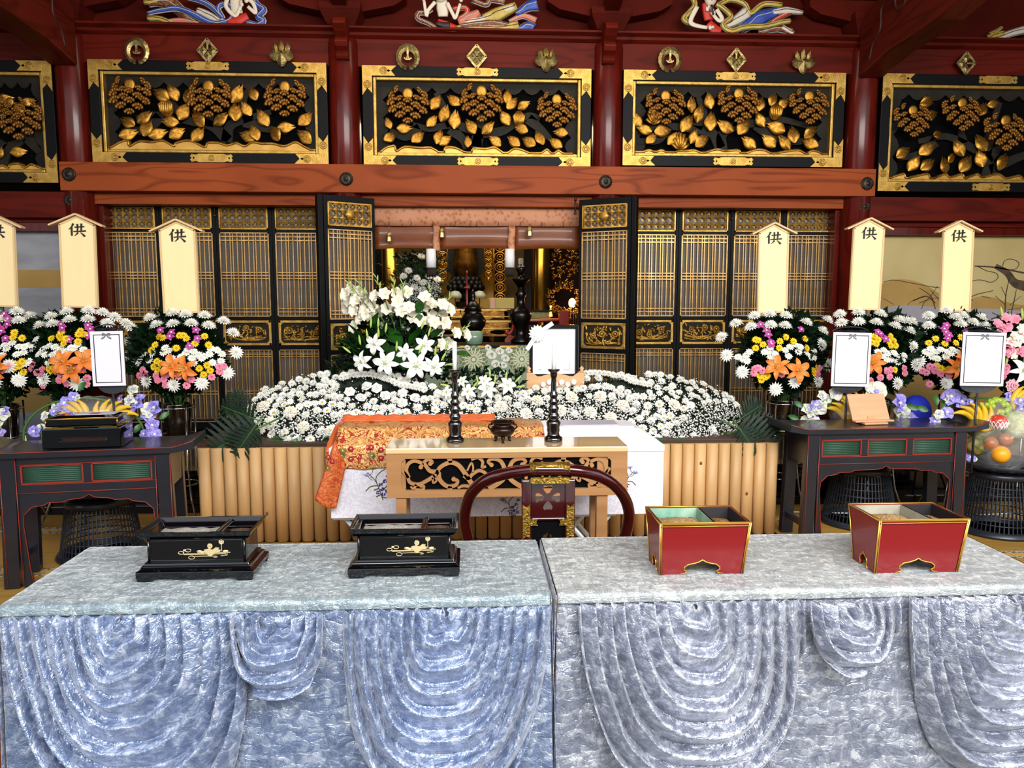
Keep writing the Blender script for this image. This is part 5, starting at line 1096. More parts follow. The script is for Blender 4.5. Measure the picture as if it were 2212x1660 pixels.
ST['A'] = dict(c=(1690, 5.9), z=(2.766, 1540, 400), mum=[(140,835),(250,790),(230,855),(345,845),(435,790),(430,850),(555,830),(650,880),(55,915),(85,1020),(640,955),(680,815),(178,1118),(485,1175),(375,1220),(620,1175),(340,780)],
  yellow=[(255,925),(300,955),(255,975),(435,910),(400,935),(480,935),(550,920),(395,975),(560,975),(280,1140),(310,1150),(290,1165),(325,1140),(600,1110),(620,1095),(605,1125),(270,930)], mini=[(200,1020),(150,1030),(220,1000),(310,1000),(340,975),(370,1010),(345,1030),(460,970),(490,960),(510,1000),(450,1025),(560,1010),(600,990),(600,1030),(180,1040),(205,1055),(330,1000),(520,970),(430,990),(580,1030)],
  pink=[(245,1125),(275,1095),(295,1110),(340,1095),(410,1130),(635,1095),(625,1130),(265,1095),(250,1100)], olily=[(385,1090,52),(505,1110,58)], orchid=[(330,895),(345,940),(525,865),(285,835),(320,870),(350,950)])
ST['E'] = dict(c=(1895, 5.95), z=(2.766, 1540, 400), mum=[(760,780),(870,770),(770,830),(870,825),(975,830),(1085,850),(1000,780),(1110,815),(1185,825),(1170,880),(1185,965),(1205,1080),(1095,1185),(690,1075),(1150,820)],
  yellow=[(965,905),(985,925),(1060,905),(1080,930),(1060,960),(950,940),(1090,960),(1050,935),(1085,1105),(975,950)], mini=[(985,1000),(1010,1025),(1040,1010),(1060,1045),(1095,1020),(1130,1045),(1100,1060),(970,1030),(1140,1020),(1020,990),(1080,1005),(1035,1045)],
  pink=[(945,1100),(1035,1110),(1060,1105),(1000,1150),(1140,1095),(1145,1125),(1055,1145),(930,1110),(940,1170)], olily=[(955,1065,52)], orchid=[(1000,890),(1030,920),(985,880)])
ST['F'] = dict(c=(2065, 5.95), z=(2.766, 1540, 400), mum=[(1290,790),(1290,850),(1450,800),(1480,840),(1395,760),(1550,830),(1600,800),(1390,1185),(1230,1055),(1490,790),(1620,850)],
  yellow=[(1330,920),(1385,950),(1480,910),(1360,1095),(1335,1080),(1380,1110),(1410,1100),(1350,1110),(1450,945),(1290,945),(1550,970)], mini=[(1270,1000),(1300,980),(1330,1000),(1360,985),(1400,1000),(1420,1010),(1460,1000),(1340,1040),(1290,1010),(1390,1030),(1310,1030),(1430,985)],
  pink=[(1295,1085),(1320,1090),(1275,1120),(1410,1135),(1295,1190),(1250,1110),(1325,1110),(1360,1130)], olily=[(1445,1085,58),(1490,1040,50)], orchid=[(1390,880),(1400,920),(1395,840),(1510,880),(1380,860),(1410,900)])
rr = random.Random(77)
_fc = None
def stand(key, lab, hx=98):
    """bucket of mixed flowers on a chrome stand"""
    d = ST[key]; cx, Y = d['c']; x = at(cx, 900, Y).x; t = thing('mourning_flower_stand', lab, 'flower stand', (x, Y, 0), group='mixed mourning flower stands'); O = Vector(t.location)
    sc, ox, oy = d['z']; zc_ = Z(770, Y)
    def pos(px, py, dd=0):
        u = (px-cx)/hx; v = (py-770)/100; yy = Y-.22*max(0, 1-.5*u*u-.4*v*v)-dd; return at(px, py, yy)-O, u, -v
    def go(kind, L_, r_, dd=0):
        for q in L_:
            px, py = ox+q[0]/sc, oy+q[1]/sc; p, u, v = pos(px, py, dd); rad = (q[2]*2.9/sc/1.0 if False else r_)
            up = 1.15 if (kind == 'mum' and v > .25) else (.35 if kind != 'mini' else .8)
            bloom(t, kind, p, (u*.7+rr.uniform(-.2, .2), -1 if up < 1 else -.55, v*.35+up+rr.uniform(-.2, .2)), rad*Y/F)
    go('mum', d['mum'], 16.5, .04); go('yellow', d['yellow'], 8.7, .04); go('mini', d['mini'], 10, .03); go('pink', d['pink'], 7.6, .05); go('orchid', d['orchid'], 10, .04)
    for zx, zy, r_ in d['olily']:
        p, u, v = pos(ox+zx/sc, oy+zy/sc, .06); bloom(t, 'olily', p, (u+rr.uniform(-.5, .5), -1, .3+rr.uniform(-.3, .2)), 30*Y/F)
    def f():
        while True:
            u, v, w_ = rr.uniform(-1, 1), rr.uniform(-1, 1), rr.uniform(-1, 1)
            if u*u+v*v+w_*w_ < 1: break
        zz_ = zc_+v*.33; wd = .34 if v > -.2 else .34*(1.25+v*.8)
        return (u*wd, w_*.22+.02, zz_), (u+rr.uniform(-.6, .6), w_-.6, v*.4+.5+rr.uniform(-.7, .7))
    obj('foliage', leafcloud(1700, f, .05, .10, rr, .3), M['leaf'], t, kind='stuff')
    zb = Z(943, Y-.1); zt2 = Z(873, Y-.1)
    obj('bucket', MB().lathe([(.085, zb), (.10, zt2), (.105, zt2+.006), (.095, zt2-.002), (.09, zt2-.05), (.001, zt2-.05)], 28), mat('bucket_steel', '#77777c', .22, 1) if key == 'B' else bpy.data.materials['bucket_steel'], t)
    rg_ = MB()
    rg_.tube([(.125*cos(k*pi/12), .125*sin(k*pi/12), 0) for k in range(24)], .006, 6, closed=True); rg_ = rg_.mesh('stand_ring', M['chrome'])
    for zz_ in (zt2-.02, zb+.02, .30): obj('stand_ring', rg_, None, t, (0, 0, zz_))
    lg_ = MB().tube([(0, 0, zt2+.03), (0, 0, .4), (0.03, 0, .2), (.11, 0, .005)], .008, 8).mesh('leg', M['chrome'])
    for k in range(4):
        a = pi/4+k*pi/2; obj('leg', lg_, None, t, (.13*cos(a), .13*sin(a), 0), (0, 0, a))
    sm = MB()
    for k in range(20): a = rr.uniform(0, 6.28); sm.tube([(.03*cos(a), .03*sin(a), zt2-.03), (.08*cos(a), .08*sin(a), zt2+.1), (.2*cos(a), .15*sin(a), zc_+.05)], .005, 4)
    obj('flower_stem', sm, M['stem'], t); return t
stand('B', 'mixed flower stand next to the left folding doors, orange lilies over pink carnations')
stand('C', 'mixed flower stand behind the left framed card, orange lilies beside the card')
stand('D', 'mixed flower stand cut off by the left edge of the photo, purple orchids on top')
stand('A', 'mixed flower stand nearest the right folding doors with two open orange lilies')
stand('E', 'mixed flower stand half hidden by the middle framed card on the right')
stand('F', 'mixed flower stand with tall purple orchids left of the rightmost framed card')
# pink and white stand at the right edge
t = thing('pink_flower_stand', 'stand of pink gladiolus, white lily and pale buds at the right edge', 'flower stand', (at(2215, 900, 6.0).x, 6.0, 0)); O = Vector(t.location)
def q3(kind, zx, zy, r_, d=None): px, py = 1540+zx/2.766, 400+zy/2.766; return bloom(t, kind, at(px, py, 5.78)-O, d or (rr.uniform(-.6, .3), -1, rr.uniform(0, .7)), r_*5.8/F)
for q in ((1740,800),(1805,810),(1690,835),(1750,850),(1760,960),(1745,1010),(1860,890),(1850,990),(1830,1000),(1770,990),(1720,860),(1850,1010)): q3('pglad', *q, 14)
for q in ((1790,910),(1800,950),(1830,900),(1770,940),(1830,860),(1850,920),(1780,1010)): q3('glad', *q, 14)
for q in ((1745,1110),(1730,1140),(1750,1090)): q3('pink', *q, 10)
q3('palepink', 1785, 1200, 15, (0, -1, .1)); q3('lily', 1835, 1110, 32, (.1, -1, .2))
for q in ((1780, 830), (1730, 790), (1815, 1040), (1750, 1075), (1850, 800), (1860, 1060)): o = q3('bud', *q, 13, (rr.uniform(-.4, .4), -.2, 1)); o.scale = (o.scale[0], o.scale[1], o.scale[2]*1.6)
def pf(): return at(rr.uniform(2165, 2275), rr.uniform(690, 860), 5.95+rr.uniform(-.1, .2))-O, (rr.uniform(-1, 1), rr.uniform(-.8, 0), rr.uniform(-.3, 1))
obj('foliage', leafcloud(1200, pf, .05, .1, rr, .3), M['leaf'], t, kind='stuff')
obj('bucket', MB().lathe([(.085, .62), (.10, .88), (.09, .87), (.001, .85)], 24), M['chrome'], t)
sm = MB()
for k in range(14): a = rr.uniform(0, 6.28); sm.tube([(.03*cos(a), .03*sin(a), .8), (.08*cos(a), .08*sin(a), 1.0), (.15*cos(a), .1*sin(a), 1.3)], .005, 4)
obj('flower_stem', sm, M['stem'], t)
lg_ = MB().tube([(0, 0, .9), (0, 0, .4), (0.03, 0, .2), (.11, 0, .005)], .008, 8).mesh('leg', M['chrome'])
for k in range(4): a = pi/4+k*pi/2; obj('leg', lg_, None, t, (.13*cos(a), .13*sin(a), 0), (0, 0, a))
# ---------------------------------------------------------------- memorial plaques
M['plaque'] = mat('pale_cypress_board', '#f6deA4', .55, col2='#f3d9a0', scale=2, stretch=(6, 6, .5)); M['plaqueframe'] = mat('cypress_edge', '#d9b886', .55); M['inkblack'] = mat('brush_ink', '#17120e', .6)
kan = MB()
for pts, w_ in (([(.30, .97), (.20, .74), (.02, .52)], [.11, .09, .03]), ([(.19, .70), (.19, .06)], [.10, .085]), ([(.36, .70), (.94, .755)], [.07, .075]), ([(.53, .95), (.54, .66), (.52, .42)], [.09, .075, .07]), ([(.77, .98), (.755, .68), (.74, .42)], [.10, .08, .07]),
                ([(.28, .38), (.62, .40), (1.02, .44)], [.07, .06, .09]), ([(.55, .32), (.48, .20), (.34, .06)], [.10, .07, .03]), ([(.70, .32), (.82, .20), (.95, .03)], [.04, .08, .12])):
    w_ = [q*1.3 for q in w_]; kan.ribbon(smooth2([(x-.5, z-.5) for x, z in pts], 4) if len(pts) > 2 else [(x-.5, z-.5) for x, z in pts], (w_ if len(w_) == len(pts) and len(pts) == 2 else [w_[0]+(w_[-1]-w_[0])*i/(4*(len(pts)-1)) for i in range(4*(len(pts)-1)+1)]), -.002, 0)
kan = kan.mesh('brush_character', M['inkblack'])
def plaque(ax, ay, xl_, xr_, yb, xbl, xbr, Y, lab, ex):
    a = at(ax, ay, Y); tb = at((xbl+xbr)/2, yb, Y); wt = (xr_-xl_)*Y/F; h = a.z-tb.z; top = at((xl_+xr_)/2, ay, Y); rz_ = 0
    t = thing('memorial_plaque', lab, 'plaque', (tb.x, Y, tb.z), group='wooden offering plaques'); t.rotation_euler = (0, -atan2(-(a.x-tb.x), h), 0)
    w2 = wt/2; gh = h-.075
    obj('board', MB().prism([(-w2, 0), (w2, 0), (w2, gh), (0, h-.012), (-w2, gh)], 0, .018), M['plaque'], t, bev=.002)
    fr = MB(); e = .013; fr.box(-w2, -w2+e, -.006, 0, 0, gh); fr.box(w2-e, w2, -.006, 0, 0, gh); fr.box(-w2+e, w2-e, -.006, 0, 0, e)
    fr.ribbon([(-w2+.004, gh-.004), (0, h-.018), (w2-.004, gh-.004)], e, -.006, 0); obj('edge_strip', fr, M['plaqueframe'], t)
    for sx in (-1, 1): obj('roof_strip', MB().ribbon([(0, h), (sx*ex*Y/F, h-.085)], .012, -.03, .03), M['plaqueframe'], t, bev=.001)
    o = obj('brush_character', kan, None, t, (-.0, 0, h-.115)); o.scale = (.124, 1, .100)
    obj('green_stake', MB().box(-.014, .014, .02, .036, -.45, .12), mat('green_stake_paint', '#24513a', .5) if 'green_stake_paint' not in bpy.data.materials else bpy.data.materials['green_stake_paint'], t)
plaque(165, 463, 130, 203, 665, 137, 210, 5.92, 'roofed wooden plaque above the stand behind the left framed card', 54)
plaque(381, 475, 346, 420, 677, 355, 430, 5.85, 'roofed wooden plaque in front of the left folding doors', 54)
plaque(-10, 465, -46, 28, 663, -38, 35, 5.92, 'roofed wooden plaque cut off by the left edge of the photo', 54)
plaque(1672, 482, 1640, 1707, 677, 1635, 1701, 5.9, 'roofed wooden plaque in front of the right folding doors', 49)
plaque(1879, 472, 1844, 1914, 670, 1831, 1903, 5.92, 'roofed wooden plaque above the middle framed card, before the red post', 51)
plaque(2072, 478, 2037, 2107, 674, 2028, 2098, 5.92, 'roofed wooden plaque in front of the painted plum branches', 50)
# ================================================================ portrait, candles, coffin
Yf = 6.25
M['frameblack'] = mat('portrait_frame_black', '#08080a', .22, coat=.5); M['purewhite'] = mat('bright_white', '#ffffff', .8)
a, b = at(1143, 702, Yf), at(1249, 815, Yf); pf_ = thing('portrait', 'black framed white portrait with a white ribbon rosette on its corner', 'picture frame', ((a.x+b.x)/2, Yf, b.z)); w2 = (b.x-a.x)/2; h = a.z-b.z; e = .030
fr = MB()
for q in ((-w2, -w2+e, 0, h), (w2-e, w2, 0, h), (-w2+e, w2-e, 0, e), (-w2+e, w2-e, h-e*1.1, h)): fr.box(q[0], q[1], -.03, .02, q[2], q[3])
obj('frame', fr, M['frameblack'], pf_, bev=.006)
obj('white_mat', MB().box(-w2+e, w2-e, -.008, .0, e, h-e), M['purewhite'], pf_)
pm = MB(); pw, z0_, z1_ = w2-.075, .06, h-.075
obj('picture', MB().box(-pw, pw, -.010, -.008, z0_, z1_), mat('overexposed_picture', '#fbf9ff', .8), pf_)  # picture blown out to white: overexposure put into its colour
cn = MB()
cn.prism([(-pw, z1_-.02), (-pw+.05, z1_), (pw, z1_), (pw, z1_-.003), (-pw+.06, z1_-.004), (-pw+.003, z1_-.06), (-pw, z1_-.06)], -.011, -.010); cn.prism([(pw, z1_), (pw-.03, z1_), (pw, z1_-.02)], -.0112, -.010)
obj('picture_corner', cn, mat('pale_violet_print', '#d9cdf2', .8), pf_)
c2 = MB().box(pw-.003, pw, -.011, -.010, z0_, z0_+.07).box(pw-.05, pw, -.011, -.010, z0_, z0_+.003).box(-pw, -pw+.03, -.011, -.010, z0_, z0_+.004); obj('picture_edge', c2, mat('dim_blue_print', '#8b90b5', .8), pf_)
rb = MB(); rx, rz_ = -w2+.065, h-.07
rb.ribbon([(-w2-.02, h-.20), (rx, rz_)], .034, -.046, -.043); rb.ribbon([(rx, rz_), (-w2+.19, h+.015)], .034, -.046, -.043); obj('ribbon_band', rb, M['purewhite'], pf_)
rs = MB()
for ring, (n, r0, r1, y) in enumerate(((16, .02, .075, -.05), (14, .01, .058, -.062), (9, .0, .038, -.072))):
    for k in range(n):
        a_ = 2*pi*(k+ring*.5)/n; c, s_ = cos(a_), sin(a_); wv = .014
        rs.add([(rx+r0*c, y, rz_+r0*s_), (rx+r1*.7*c-wv*s_, y-.01, rz_+r1*.7*s_+wv*c), (rx+r1*c, y, rz_+r1*s_), (rx+r1*.7*c+wv*s_, y-.01, rz_+r1*.7*s_-wv*c)], [(0, 3, 2, 1)])
obj('ribbon_rosette', rs, M['purewhite'], pf_)
M['hinoki'] = mat('light_cypress', '#e0b07c', .5, col2='#d6a26c', scale=3, stretch=(.6, 6, 6))
a, b = at(1137, 806, 6.16), at(1262, 836, 6.16); ps = thing('portrait_stand', 'light wooden carved stand holding the black framed portrait', 'stand', ((a.x+b.x)/2, 6.16, b.z-.03)); w2 = (b.x-a.x)/2; h = a.z-b.z+.03
obj('front_rail', MB().prism([(-w2, 0), (w2, 0), (w2, h), (w2-.05, h), (w2-.09, h-.03), (.12, h-.03), (.0, h+.0), (-.12, h-.03), (-w2+.09, h-.03), (-w2+.05, h), (-w2, h)], 0, .025), M['hinoki'], ps, bev=.004)
for sx in (-1, 1): obj('finial', MB().lathe([(.012, h), (.018, h+.01), (.01, h+.018), (.02, h+.035), (.001, h+.055)], 12, o=(sx*(w2-.02), .012, 0)), M['hinoki'], ps)
obj('shelf_board', MB().box(-w2+.02, w2-.02, .025, .2, 0, .03), M['hinoki'], ps)
fl = MB()
for k in range(6): fl.ball((-.10+.05*k, -.012, .05+.02*(k % 2)), (.024, .012, .024), 8, 5)
obj('carved_blossoms', fl, M['purewhite'], ps); obj('support_post', MB().box(-.05, .05, .05, .15, .346-ps.location.z, 0), M['blackmatt'], ps)
# small lily vase behind etc. stays in the cluster; desk of pale wood
Yk = 4.10; zk = Z(968, Yk)
xa, xb = X(832, 970, Yk), X(1358, 970, Yk); cx = (xa+xb)/2; hw = (xb-xa)/2
dk = thing('incense_desk', 'pale wooden incense desk with a cut out scroll front before the coffin', 'desk', (cx, Yk, 0))
M['deskwood'] = mat('desk_veneer', '#a87a4c', .42, col2='#9c6e42', scale=2.5, stretch=(.5, 5, 8), coat=.15); M['desktop'] = mat('desk_top_veneer', '#e2bf8f', .12, coat=.8, col2='#d9b482', scale=2, stretch=(.5, 6, 6))
zt3 = Z(980, Yk); za0 = Z(1075, Yk)
obj('desk_top', MB().box(-hw, hw, 0, .31, zt3, zk), M['desktop'], dk, bev=.005)
# apron with its opening: four rails, a black recess and the scroll work
ax0, ax1 = X(866, 1000, Yk)-cx, X(1321, 1000, Yk)-cx; az1, az0 = Z(991, Yk), Z(1059, Yk)
ap = MB().box(-hw+.004, ax0, .006, .03, za0, zt3).box(ax1, hw-.004, .006, .03, za0, zt3).box(ax0, ax1, .006, .03, az1, zt3).box(ax0, ax1, .006, .03, za0, az0)
for sx, xx in ((1, ax0), (-1, ax1)):
    for sz, z_ in ((1, az0), (-1, az1)): ap.prism([(xx, z_), (xx+sx*.022, z_), (xx+sx*.018, z_+sz*.01), (xx+sx*.008, z_+sz*.012), (xx, z_+sz*.026)], .007, .029)
obj('apron', ap, M['deskwood'], dk)
obj('recess_board', MB().box(ax0-.01, ax1+.01, .032, .04, az0-.01, az1+.01), M['void'], dk)
for sx in (-1, 1): obj('side_apron', MB().box(sx*(hw-.015)-.012, sx*(hw-.015)+.010, .03, .29, za0, zt3), M['deskwood'], dk)
sc_ = MB(); kx = 4.10/F
def dz(x, y): return ((780+x/3.352-832)*kx-hw+.0, Z(880+y/3.352, Yk))
def scroll(pts, w0, w1, curl=None):
    q = smooth2([dz(*p) for p in pts], 6); n_ = len(q)
    for mir in (1, -1):
        qq = [((p[0]) if mir == 1 else (ax0+ax1)-p[0], p[1]) for p in q]
        sc_.ribbon(qq, [w0+(w1-w0)*i/(n_-1) for i in range(n_)], .012, .028)
        if curl: e_ = qq[-1]; sc_.prism([(e_[0]+curl*cos(k*pi/6), e_[1]+curl*sin(k*pi/6)) for k in range(12)], .0118, .0282)
S1, S2 = .021, .014
scroll([(292, 455), (330, 500), (350, 545), (410, 560), (470, 535), (540, 490), (570, 440), (640, 405), (700, 420), (745, 470), (790, 540), (815, 575)], .016, .026)
scroll([(340, 510), (322, 460), (340, 410), (385, 390), (440, 410), (430, 435)], .022, .016, .012)
scroll([(560, 470), (500, 465), (470, 430), (455, 400), (490, 380), (515, 400), (500, 410)], .022, .014, .012)
scroll([(560, 475), (570, 530), (620, 575), (680, 570), (700, 540), (670, 525)], .024, .016, .012)
scroll([(395, 560), (375, 590), (352, 575)], .016, .008); scroll([(385, 600), (440, 600), (450, 575), (430, 570)], .016, .013, .010)
scroll([(640, 370), (650, 405)], .03, .018); scroll([(640, 600), (645, 575)], .03, .02); scroll([(520, 490), (545, 530), (520, 550), (515, 510)], .010, .010)
scroll([(770, 465), (800, 410), (815, 440), (810, 480)], .010, .010); scroll([(800, 380), (850, 370), (885, 400), (880, 440), (910, 435)], .02, .012); scroll([(745, 500), (780, 520), (810, 490), (860, 465), (910, 490), (920, 540), (880, 570), (850, 550)], .02, .014, .011)
scroll([(1055, 470), (1020, 400), (960, 380), (925, 400), (950, 425)], .024, .014, .012); scroll([(1055, 470), (1045, 520), (1000, 560), (930, 600)], .02, .026); scroll([(700, 590), (740, 575), (800, 580)], .012, .018)
obj('scroll_work', sc_, M['deskwood'], dk)
for px0, px1 in ((858, 877), (1290, 1314)):
    x0_, x1_ = X(px0, 1100, Yk)-cx, X(px1, 1100, Yk)-cx
    for yy in (.02, .235): obj('leg', MB().box(min(x0_, x1_-.055), x1_, yy, yy+.055, 0, zt3), M['deskwood'], dk, bev=.003)
# turned black candlesticks
cs_prof = [(.050, 0), (.052, .004), (.052, .022), (.046, .026), (.036, .034), (.034, .05), (.038, .066), (.036, .08), (.040, .095), (.041, .11), (.030, .122), (.026, .13), (.033, .142), (.033, .15), (.026, .16), (.024, .17), (.030, .182), (.031, .192), (.022, .205), (.021, .212), (.027, .224), (.026, .232), (.019, .242), (.019, .25), (.024, .262), (.023, .27), (.017, .28), (.016, .30), (.0155, .33), (.014, .36), (.019, .372), (.020, .385), (.021, .395), (.032, .402), (.033, .406), (.012, .406)]
M['blacklathe'] = mat('polished_dark_wood', '#120a08', .16, coat=.7)
for px, lb in ((984, 'dark turned candlestick on the desk, left of the small incense burner'), (1194, 'dark turned candlestick on the desk, right of the small incense burner')):
    p = atz(px, 951, zk); t = thing('candlestick', lb, 'candlestick', (p.x, 4.28, zk), group='desk candlesticks')
    obj('turned_column', MB().lathe(cs_prof, 28), M['blacklathe'], t); obj('drip_pan', MB().lathe([(.012, .406), (.034, .408), (.034, .411), (.010, .411)], 24), M['bronze'], t)
    tag(obj('white_candle', MB().lathe([(.0125, 0), (.0125, .155), (.009, .158), (.002, .16)], 16), mat('candle_wax', '#fffdf6', .35, sub=.3) if 'candle_wax' not in bpy.data.materials else bpy.data.materials['candle_wax'], loc=(p.x, 4.28, zk+.411)), 'white candle on the %s desk candlestick' % ('left' if px < 1000 else 'right'), 'candle', 'white desk candles')
p = atz(1085, 951, zk); t = thing('incense_burner', 'small round three footed dark bronze incense burner on the desk', 'incense burner', (p.x, 4.27, zk))
ib = mat('brown_bronze', '#2a1a12', .28, .7)
obj('bowl', MB().lathe([(.001, .028), (.03, .030), (.055, .042), (.070, .062), (.072, .072), (.062, .088), (.052, .095), (.054, .108), (.070, .112), (.070, .118), (.055, .116), (.05, .09), (.001, .075)], 30), ib, t)
for k in range(3):
    a_ = 2*pi*k/3-pi/2; obj('foot', MB().tube([(.036*cos(a_), .036*sin(a_), .036), (.046*cos(a_), .046*sin(a_), .022), (.042*cos(a_), .042*sin(a_), .010), (.05*cos(a_), .05*sin(a_), .0)], [.014, .010, .007, .009], 8), ib, t)
for sx in (-1, 1): obj('ear_handle', MB().tube([(sx*.066, 0, .07), (sx*.082, 0, .085), (sx*.076, 0, .10), (sx*.056, 0, .104)], .005, 6), ib, t)
# ---------------------------------------------------------------- coffin on folding trestles
Yc = 4.62; zs = Z(980, Yc); zb = Z(1117, Yc); zsh = Z(966, Yc); ztp = .893
xa, xb = X(713, 1050, Yc), X(1433, 1050, Yc); cx = (xa+xb)/2; hw = (xb-xa)/2; dp = .56
M['coffincloth'] = mat('white_brocade_cloth', '#eceaf0', .55, col2='#dcd9e4', scale=26, dist=2.5, contrast=(.48, .52), bump=.1, bscale=26); M['coffinlid'] = mat('coffin_lid_white', '#f7f6fa', .4, coat=.2)
cf = thing('coffin', 'white cloth covered coffin with a sloping edged lid and embroidered sprays', 'coffin', (cx, Yc, zb)); q = zb
obj('body', MB().box(-hw, hw, 0, dp, 0, zs-q-.003), M['coffincloth'], cf, bev=.006)
ins = .13
L_ = MB().box(-hw-.002, hw+.002, -.004, dp+.004, zs-q, zsh-q).frust((-hw-.002, hw+.002, -.004, dp+.004), zsh-q, (-hw+ins, hw-ins, ins, dp-ins), ztp-q)
obj('lid', L_, M['coffinlid'], cf, bev=.004)
obj('lid_panel', MB().box(-hw+ins+.03, hw-ins-.03, ins+.02, dp-ins-.02, ztp-q, ztp-q+.012), M['coffinlid'], cf, bev=.004)
obj('window_rim', MB().box(hw-.62, hw-.25, ins+.05, dp-ins-.05, ztp-q+.012, ztp-q+.018), mat('lid_grey', '#b9b8c6', .4), cf, bev=.003)
# embroidery
def emb(px, py, sc, flip, Y=Yc-.001, only=None):
    rr = random.Random(int(px)); sm, bl, pb_ = MB(), MB(), MB(); c = at(px, py, Y); ox_, oz_ = c.x-cx, c.z-q; kx = Y/F*sc
    def pt(x, y): return (ox_+flip*(x-800)*kx, oz_-(y-1050)*kx)
    for pts, w_ in (([(827, 1083), (820, 1060), (812, 1035), (822, 1020), (832, 1014)], .005), ([(812, 1040), (802, 1028), (795, 1020)], .003), ([(815, 1045), (806, 1033), (800, 1030)], .003), ([(805, 1038), (796, 1030), (804, 1022), (806, 1014)], .003), ([(815, 1050), (800, 1052), (790, 1062)], .006), ([(818, 1056), (808, 1060)], .007), ([(820, 1060), (832, 1055), (838, 1046)], .006), ([(818, 1050), (830, 1042)], .007), ([(822, 1070), (812, 1075)], .007), ([(824, 1075), (835, 1078)], .006)):
        sm.ribbon(smooth2([pt(*p) for p in pts], 3), w_*sc, -.002, 0)
    for (x, y) in ((806, 1012), (793, 1027)):
        for k in range(26): a_ = rr.uniform(-.2, pi+.2); r_ = rr.uniform(2, 9.5); X_, Z_ = pt(x+r_*cos(a_), y-r_*.75*sin(a_)); pb_.ball((X_, -.002, Z_), (.0022*sc, .0012, .0022*sc), 4, 3); pb_.ribbon([pt(x, y+3), (X_, Z_)], .0008, -.0012, 0)
    for (x, y) in ((832, 1040), (826, 1058), (816, 1065), (828, 1069), (836, 1062), (838, 1028), (822, 1048)):
        for k in range(5): a_ = 2*pi*k/5+rr.random(); X_, Z_ = pt(x+3*cos(a_), y+3*sin(a_)); bl.ball((X_, -.003, Z_), (.0055*sc, .0015, .0055*sc), 5, 3)
    obj('embroidered_stem', sm, bpy.data.materials.get('olive_thread') or mat('olive_thread', '#5f5a2a', .5, .2), cf); obj('embroidered_umbel', pb_, bpy.data.materials.get('grey_blue_thread') or mat('grey_blue_thread', '#8f96c4', .5), cf); obj('embroidered_bloom', bl, bpy.data.materials.get('indigo_thread') or mat('indigo_thread', '#2c2a8c', .5), cf)
emb(800, 1050, 1, 1); emb(1366, 1040, .8, -1); emb(1090, 1098, .8, 1)
tr_ = MB()
M['trestle'] = mat('pale_blue_trestle', '#cfdbe6', .4, .3)
t = thing('trestle_stand', 'pale blue folding trestle legs under the coffin', 'stand', (cx, Yc, 0))
for x0_ in (X(1262, 1140, Yc+.05)-cx, X(700, 1140, Yc)-cx+.25):
    for yy in (.06, dp-.08):
        obj('cross_leg', MB().tube([(x0_+.16, yy, zb-.02), (x0_-.14, yy, .0)], .016, 8, flat=.5), M['trestle'], t); obj('cross_leg', MB().tube([(x0_-.14, yy+.035, zb-.02), (x0_+.16, yy+.035, .0)], .016, 8, flat=.5), M['trestle'], t)
    obj('top_bar', MB().box(x0_-.2, x0_+.2, .04, dp-.04, zb-.02, zb-.001), M['trestle'], t)
# ---------------------------------------------------------------- brocade mantle over the coffin
mb_ = bpy.data.materials.new('orange_gold_brocade'); mb_.use_nodes = True; nt = mb_.node_tree; B = nt.nodes['Principled BSDF']; tc = nt.nodes.new('ShaderNodeTexCoord')
n1 = nt.nodes.new('ShaderNodeTexNoise'); n1.inputs['Scale'].default_value = 9; n1.inputs['Distortion'].default_value = 3.5; n1.inputs['Detail'].default_value = 2; nt.links.new(tc.outputs['Object'], n1.inputs['Vector'])
r1 = nt.nodes.new('ShaderNodeValToRGB'); e_ = r1.color_ramp.elements; e_[0].position = .36; e_[0].color = H('#c98a3a'); e_[1].position = .66; e_[1].color = H('#c06c2c'); k1 = r1.color_ramp.elements.new(.44); k1.color = H('#f2d48c'); k2 = r1.color_ramp.elements.new(.485); k2.color = H('#a3240c'); k3 = r1.color_ramp.elements.new(.53); k3.color = H('#a3240c'); k4 = r1.color_ramp.elements.new(.57); k4.color = H('#efc878')
nt.links.new(n1.outputs['Fac'], r1.inputs[0]); nt.links.new(r1.outputs[0], B.inputs['Base Color']); B.inputs['Roughness'].default_value = .42; B.inputs['Metallic'].default_value = .25
bn = nt.nodes.new('ShaderNodeBump'); bn.inputs['Strength'].default_value = .3; bn.inputs['Distance'].default_value = .003; nt.links.new(n1.outputs['Fac'], bn.inputs['Height']); nt.links.new(bn.outputs[0], B.inputs['Normal'])
M['mantle'] = mb_; M['mantle_red'] = mat('orange_red_brocade', '#b2431a', .45, .15, col2='#cf7034', scale=18, dist=5, contrast=(.46, .54), bump=.2, bscale=20); M['orangecord'] = mat('orange_silk', '#cf5a16', .5, sheen=.4)
x0m, x1m = X(735, 940, 4.8)-cx, X(1172, 940, 4.8)-cx
kt = thing('brocade_mantle', 'orange and gold brocade mantle laid over the left part of the coffin', 'mantle', (cx, Yc, zb))
zT = ztp-q+.02; zF = Z(1010, Yc-.02)-q
def top_sheet(u, v):
    x = x0m+(x1m-x0m)*u; 
    pr = [(dp-ins-.0, zT), (ins-.01, zT), (-.012, zsh-q+.014), (-.018, zF+.02), (-.016, zF)]
    s = v*4; i = min(3, int(s)); f = s-i; y = pr[i][0]+(pr[i+1][0]-pr[i][0])*f; z = pr[i][1]+(pr[i+1][1]-pr[i][1])*f
    if u > .65 and v > .5: z = max(z, zsh-q+.014-(v-.5)*.02*(1-u)) if False else z
    return (x, y-.004*sin(u*60)*v, z+.004*sin(u*31+v*7))
obj('draped_front', MB().grid(top_sheet, 60, 24), M['mantle'], kt, solid=.006)
p0 = at(738, 958, 4.66); p1 = at(700, 1093, 4.56); 
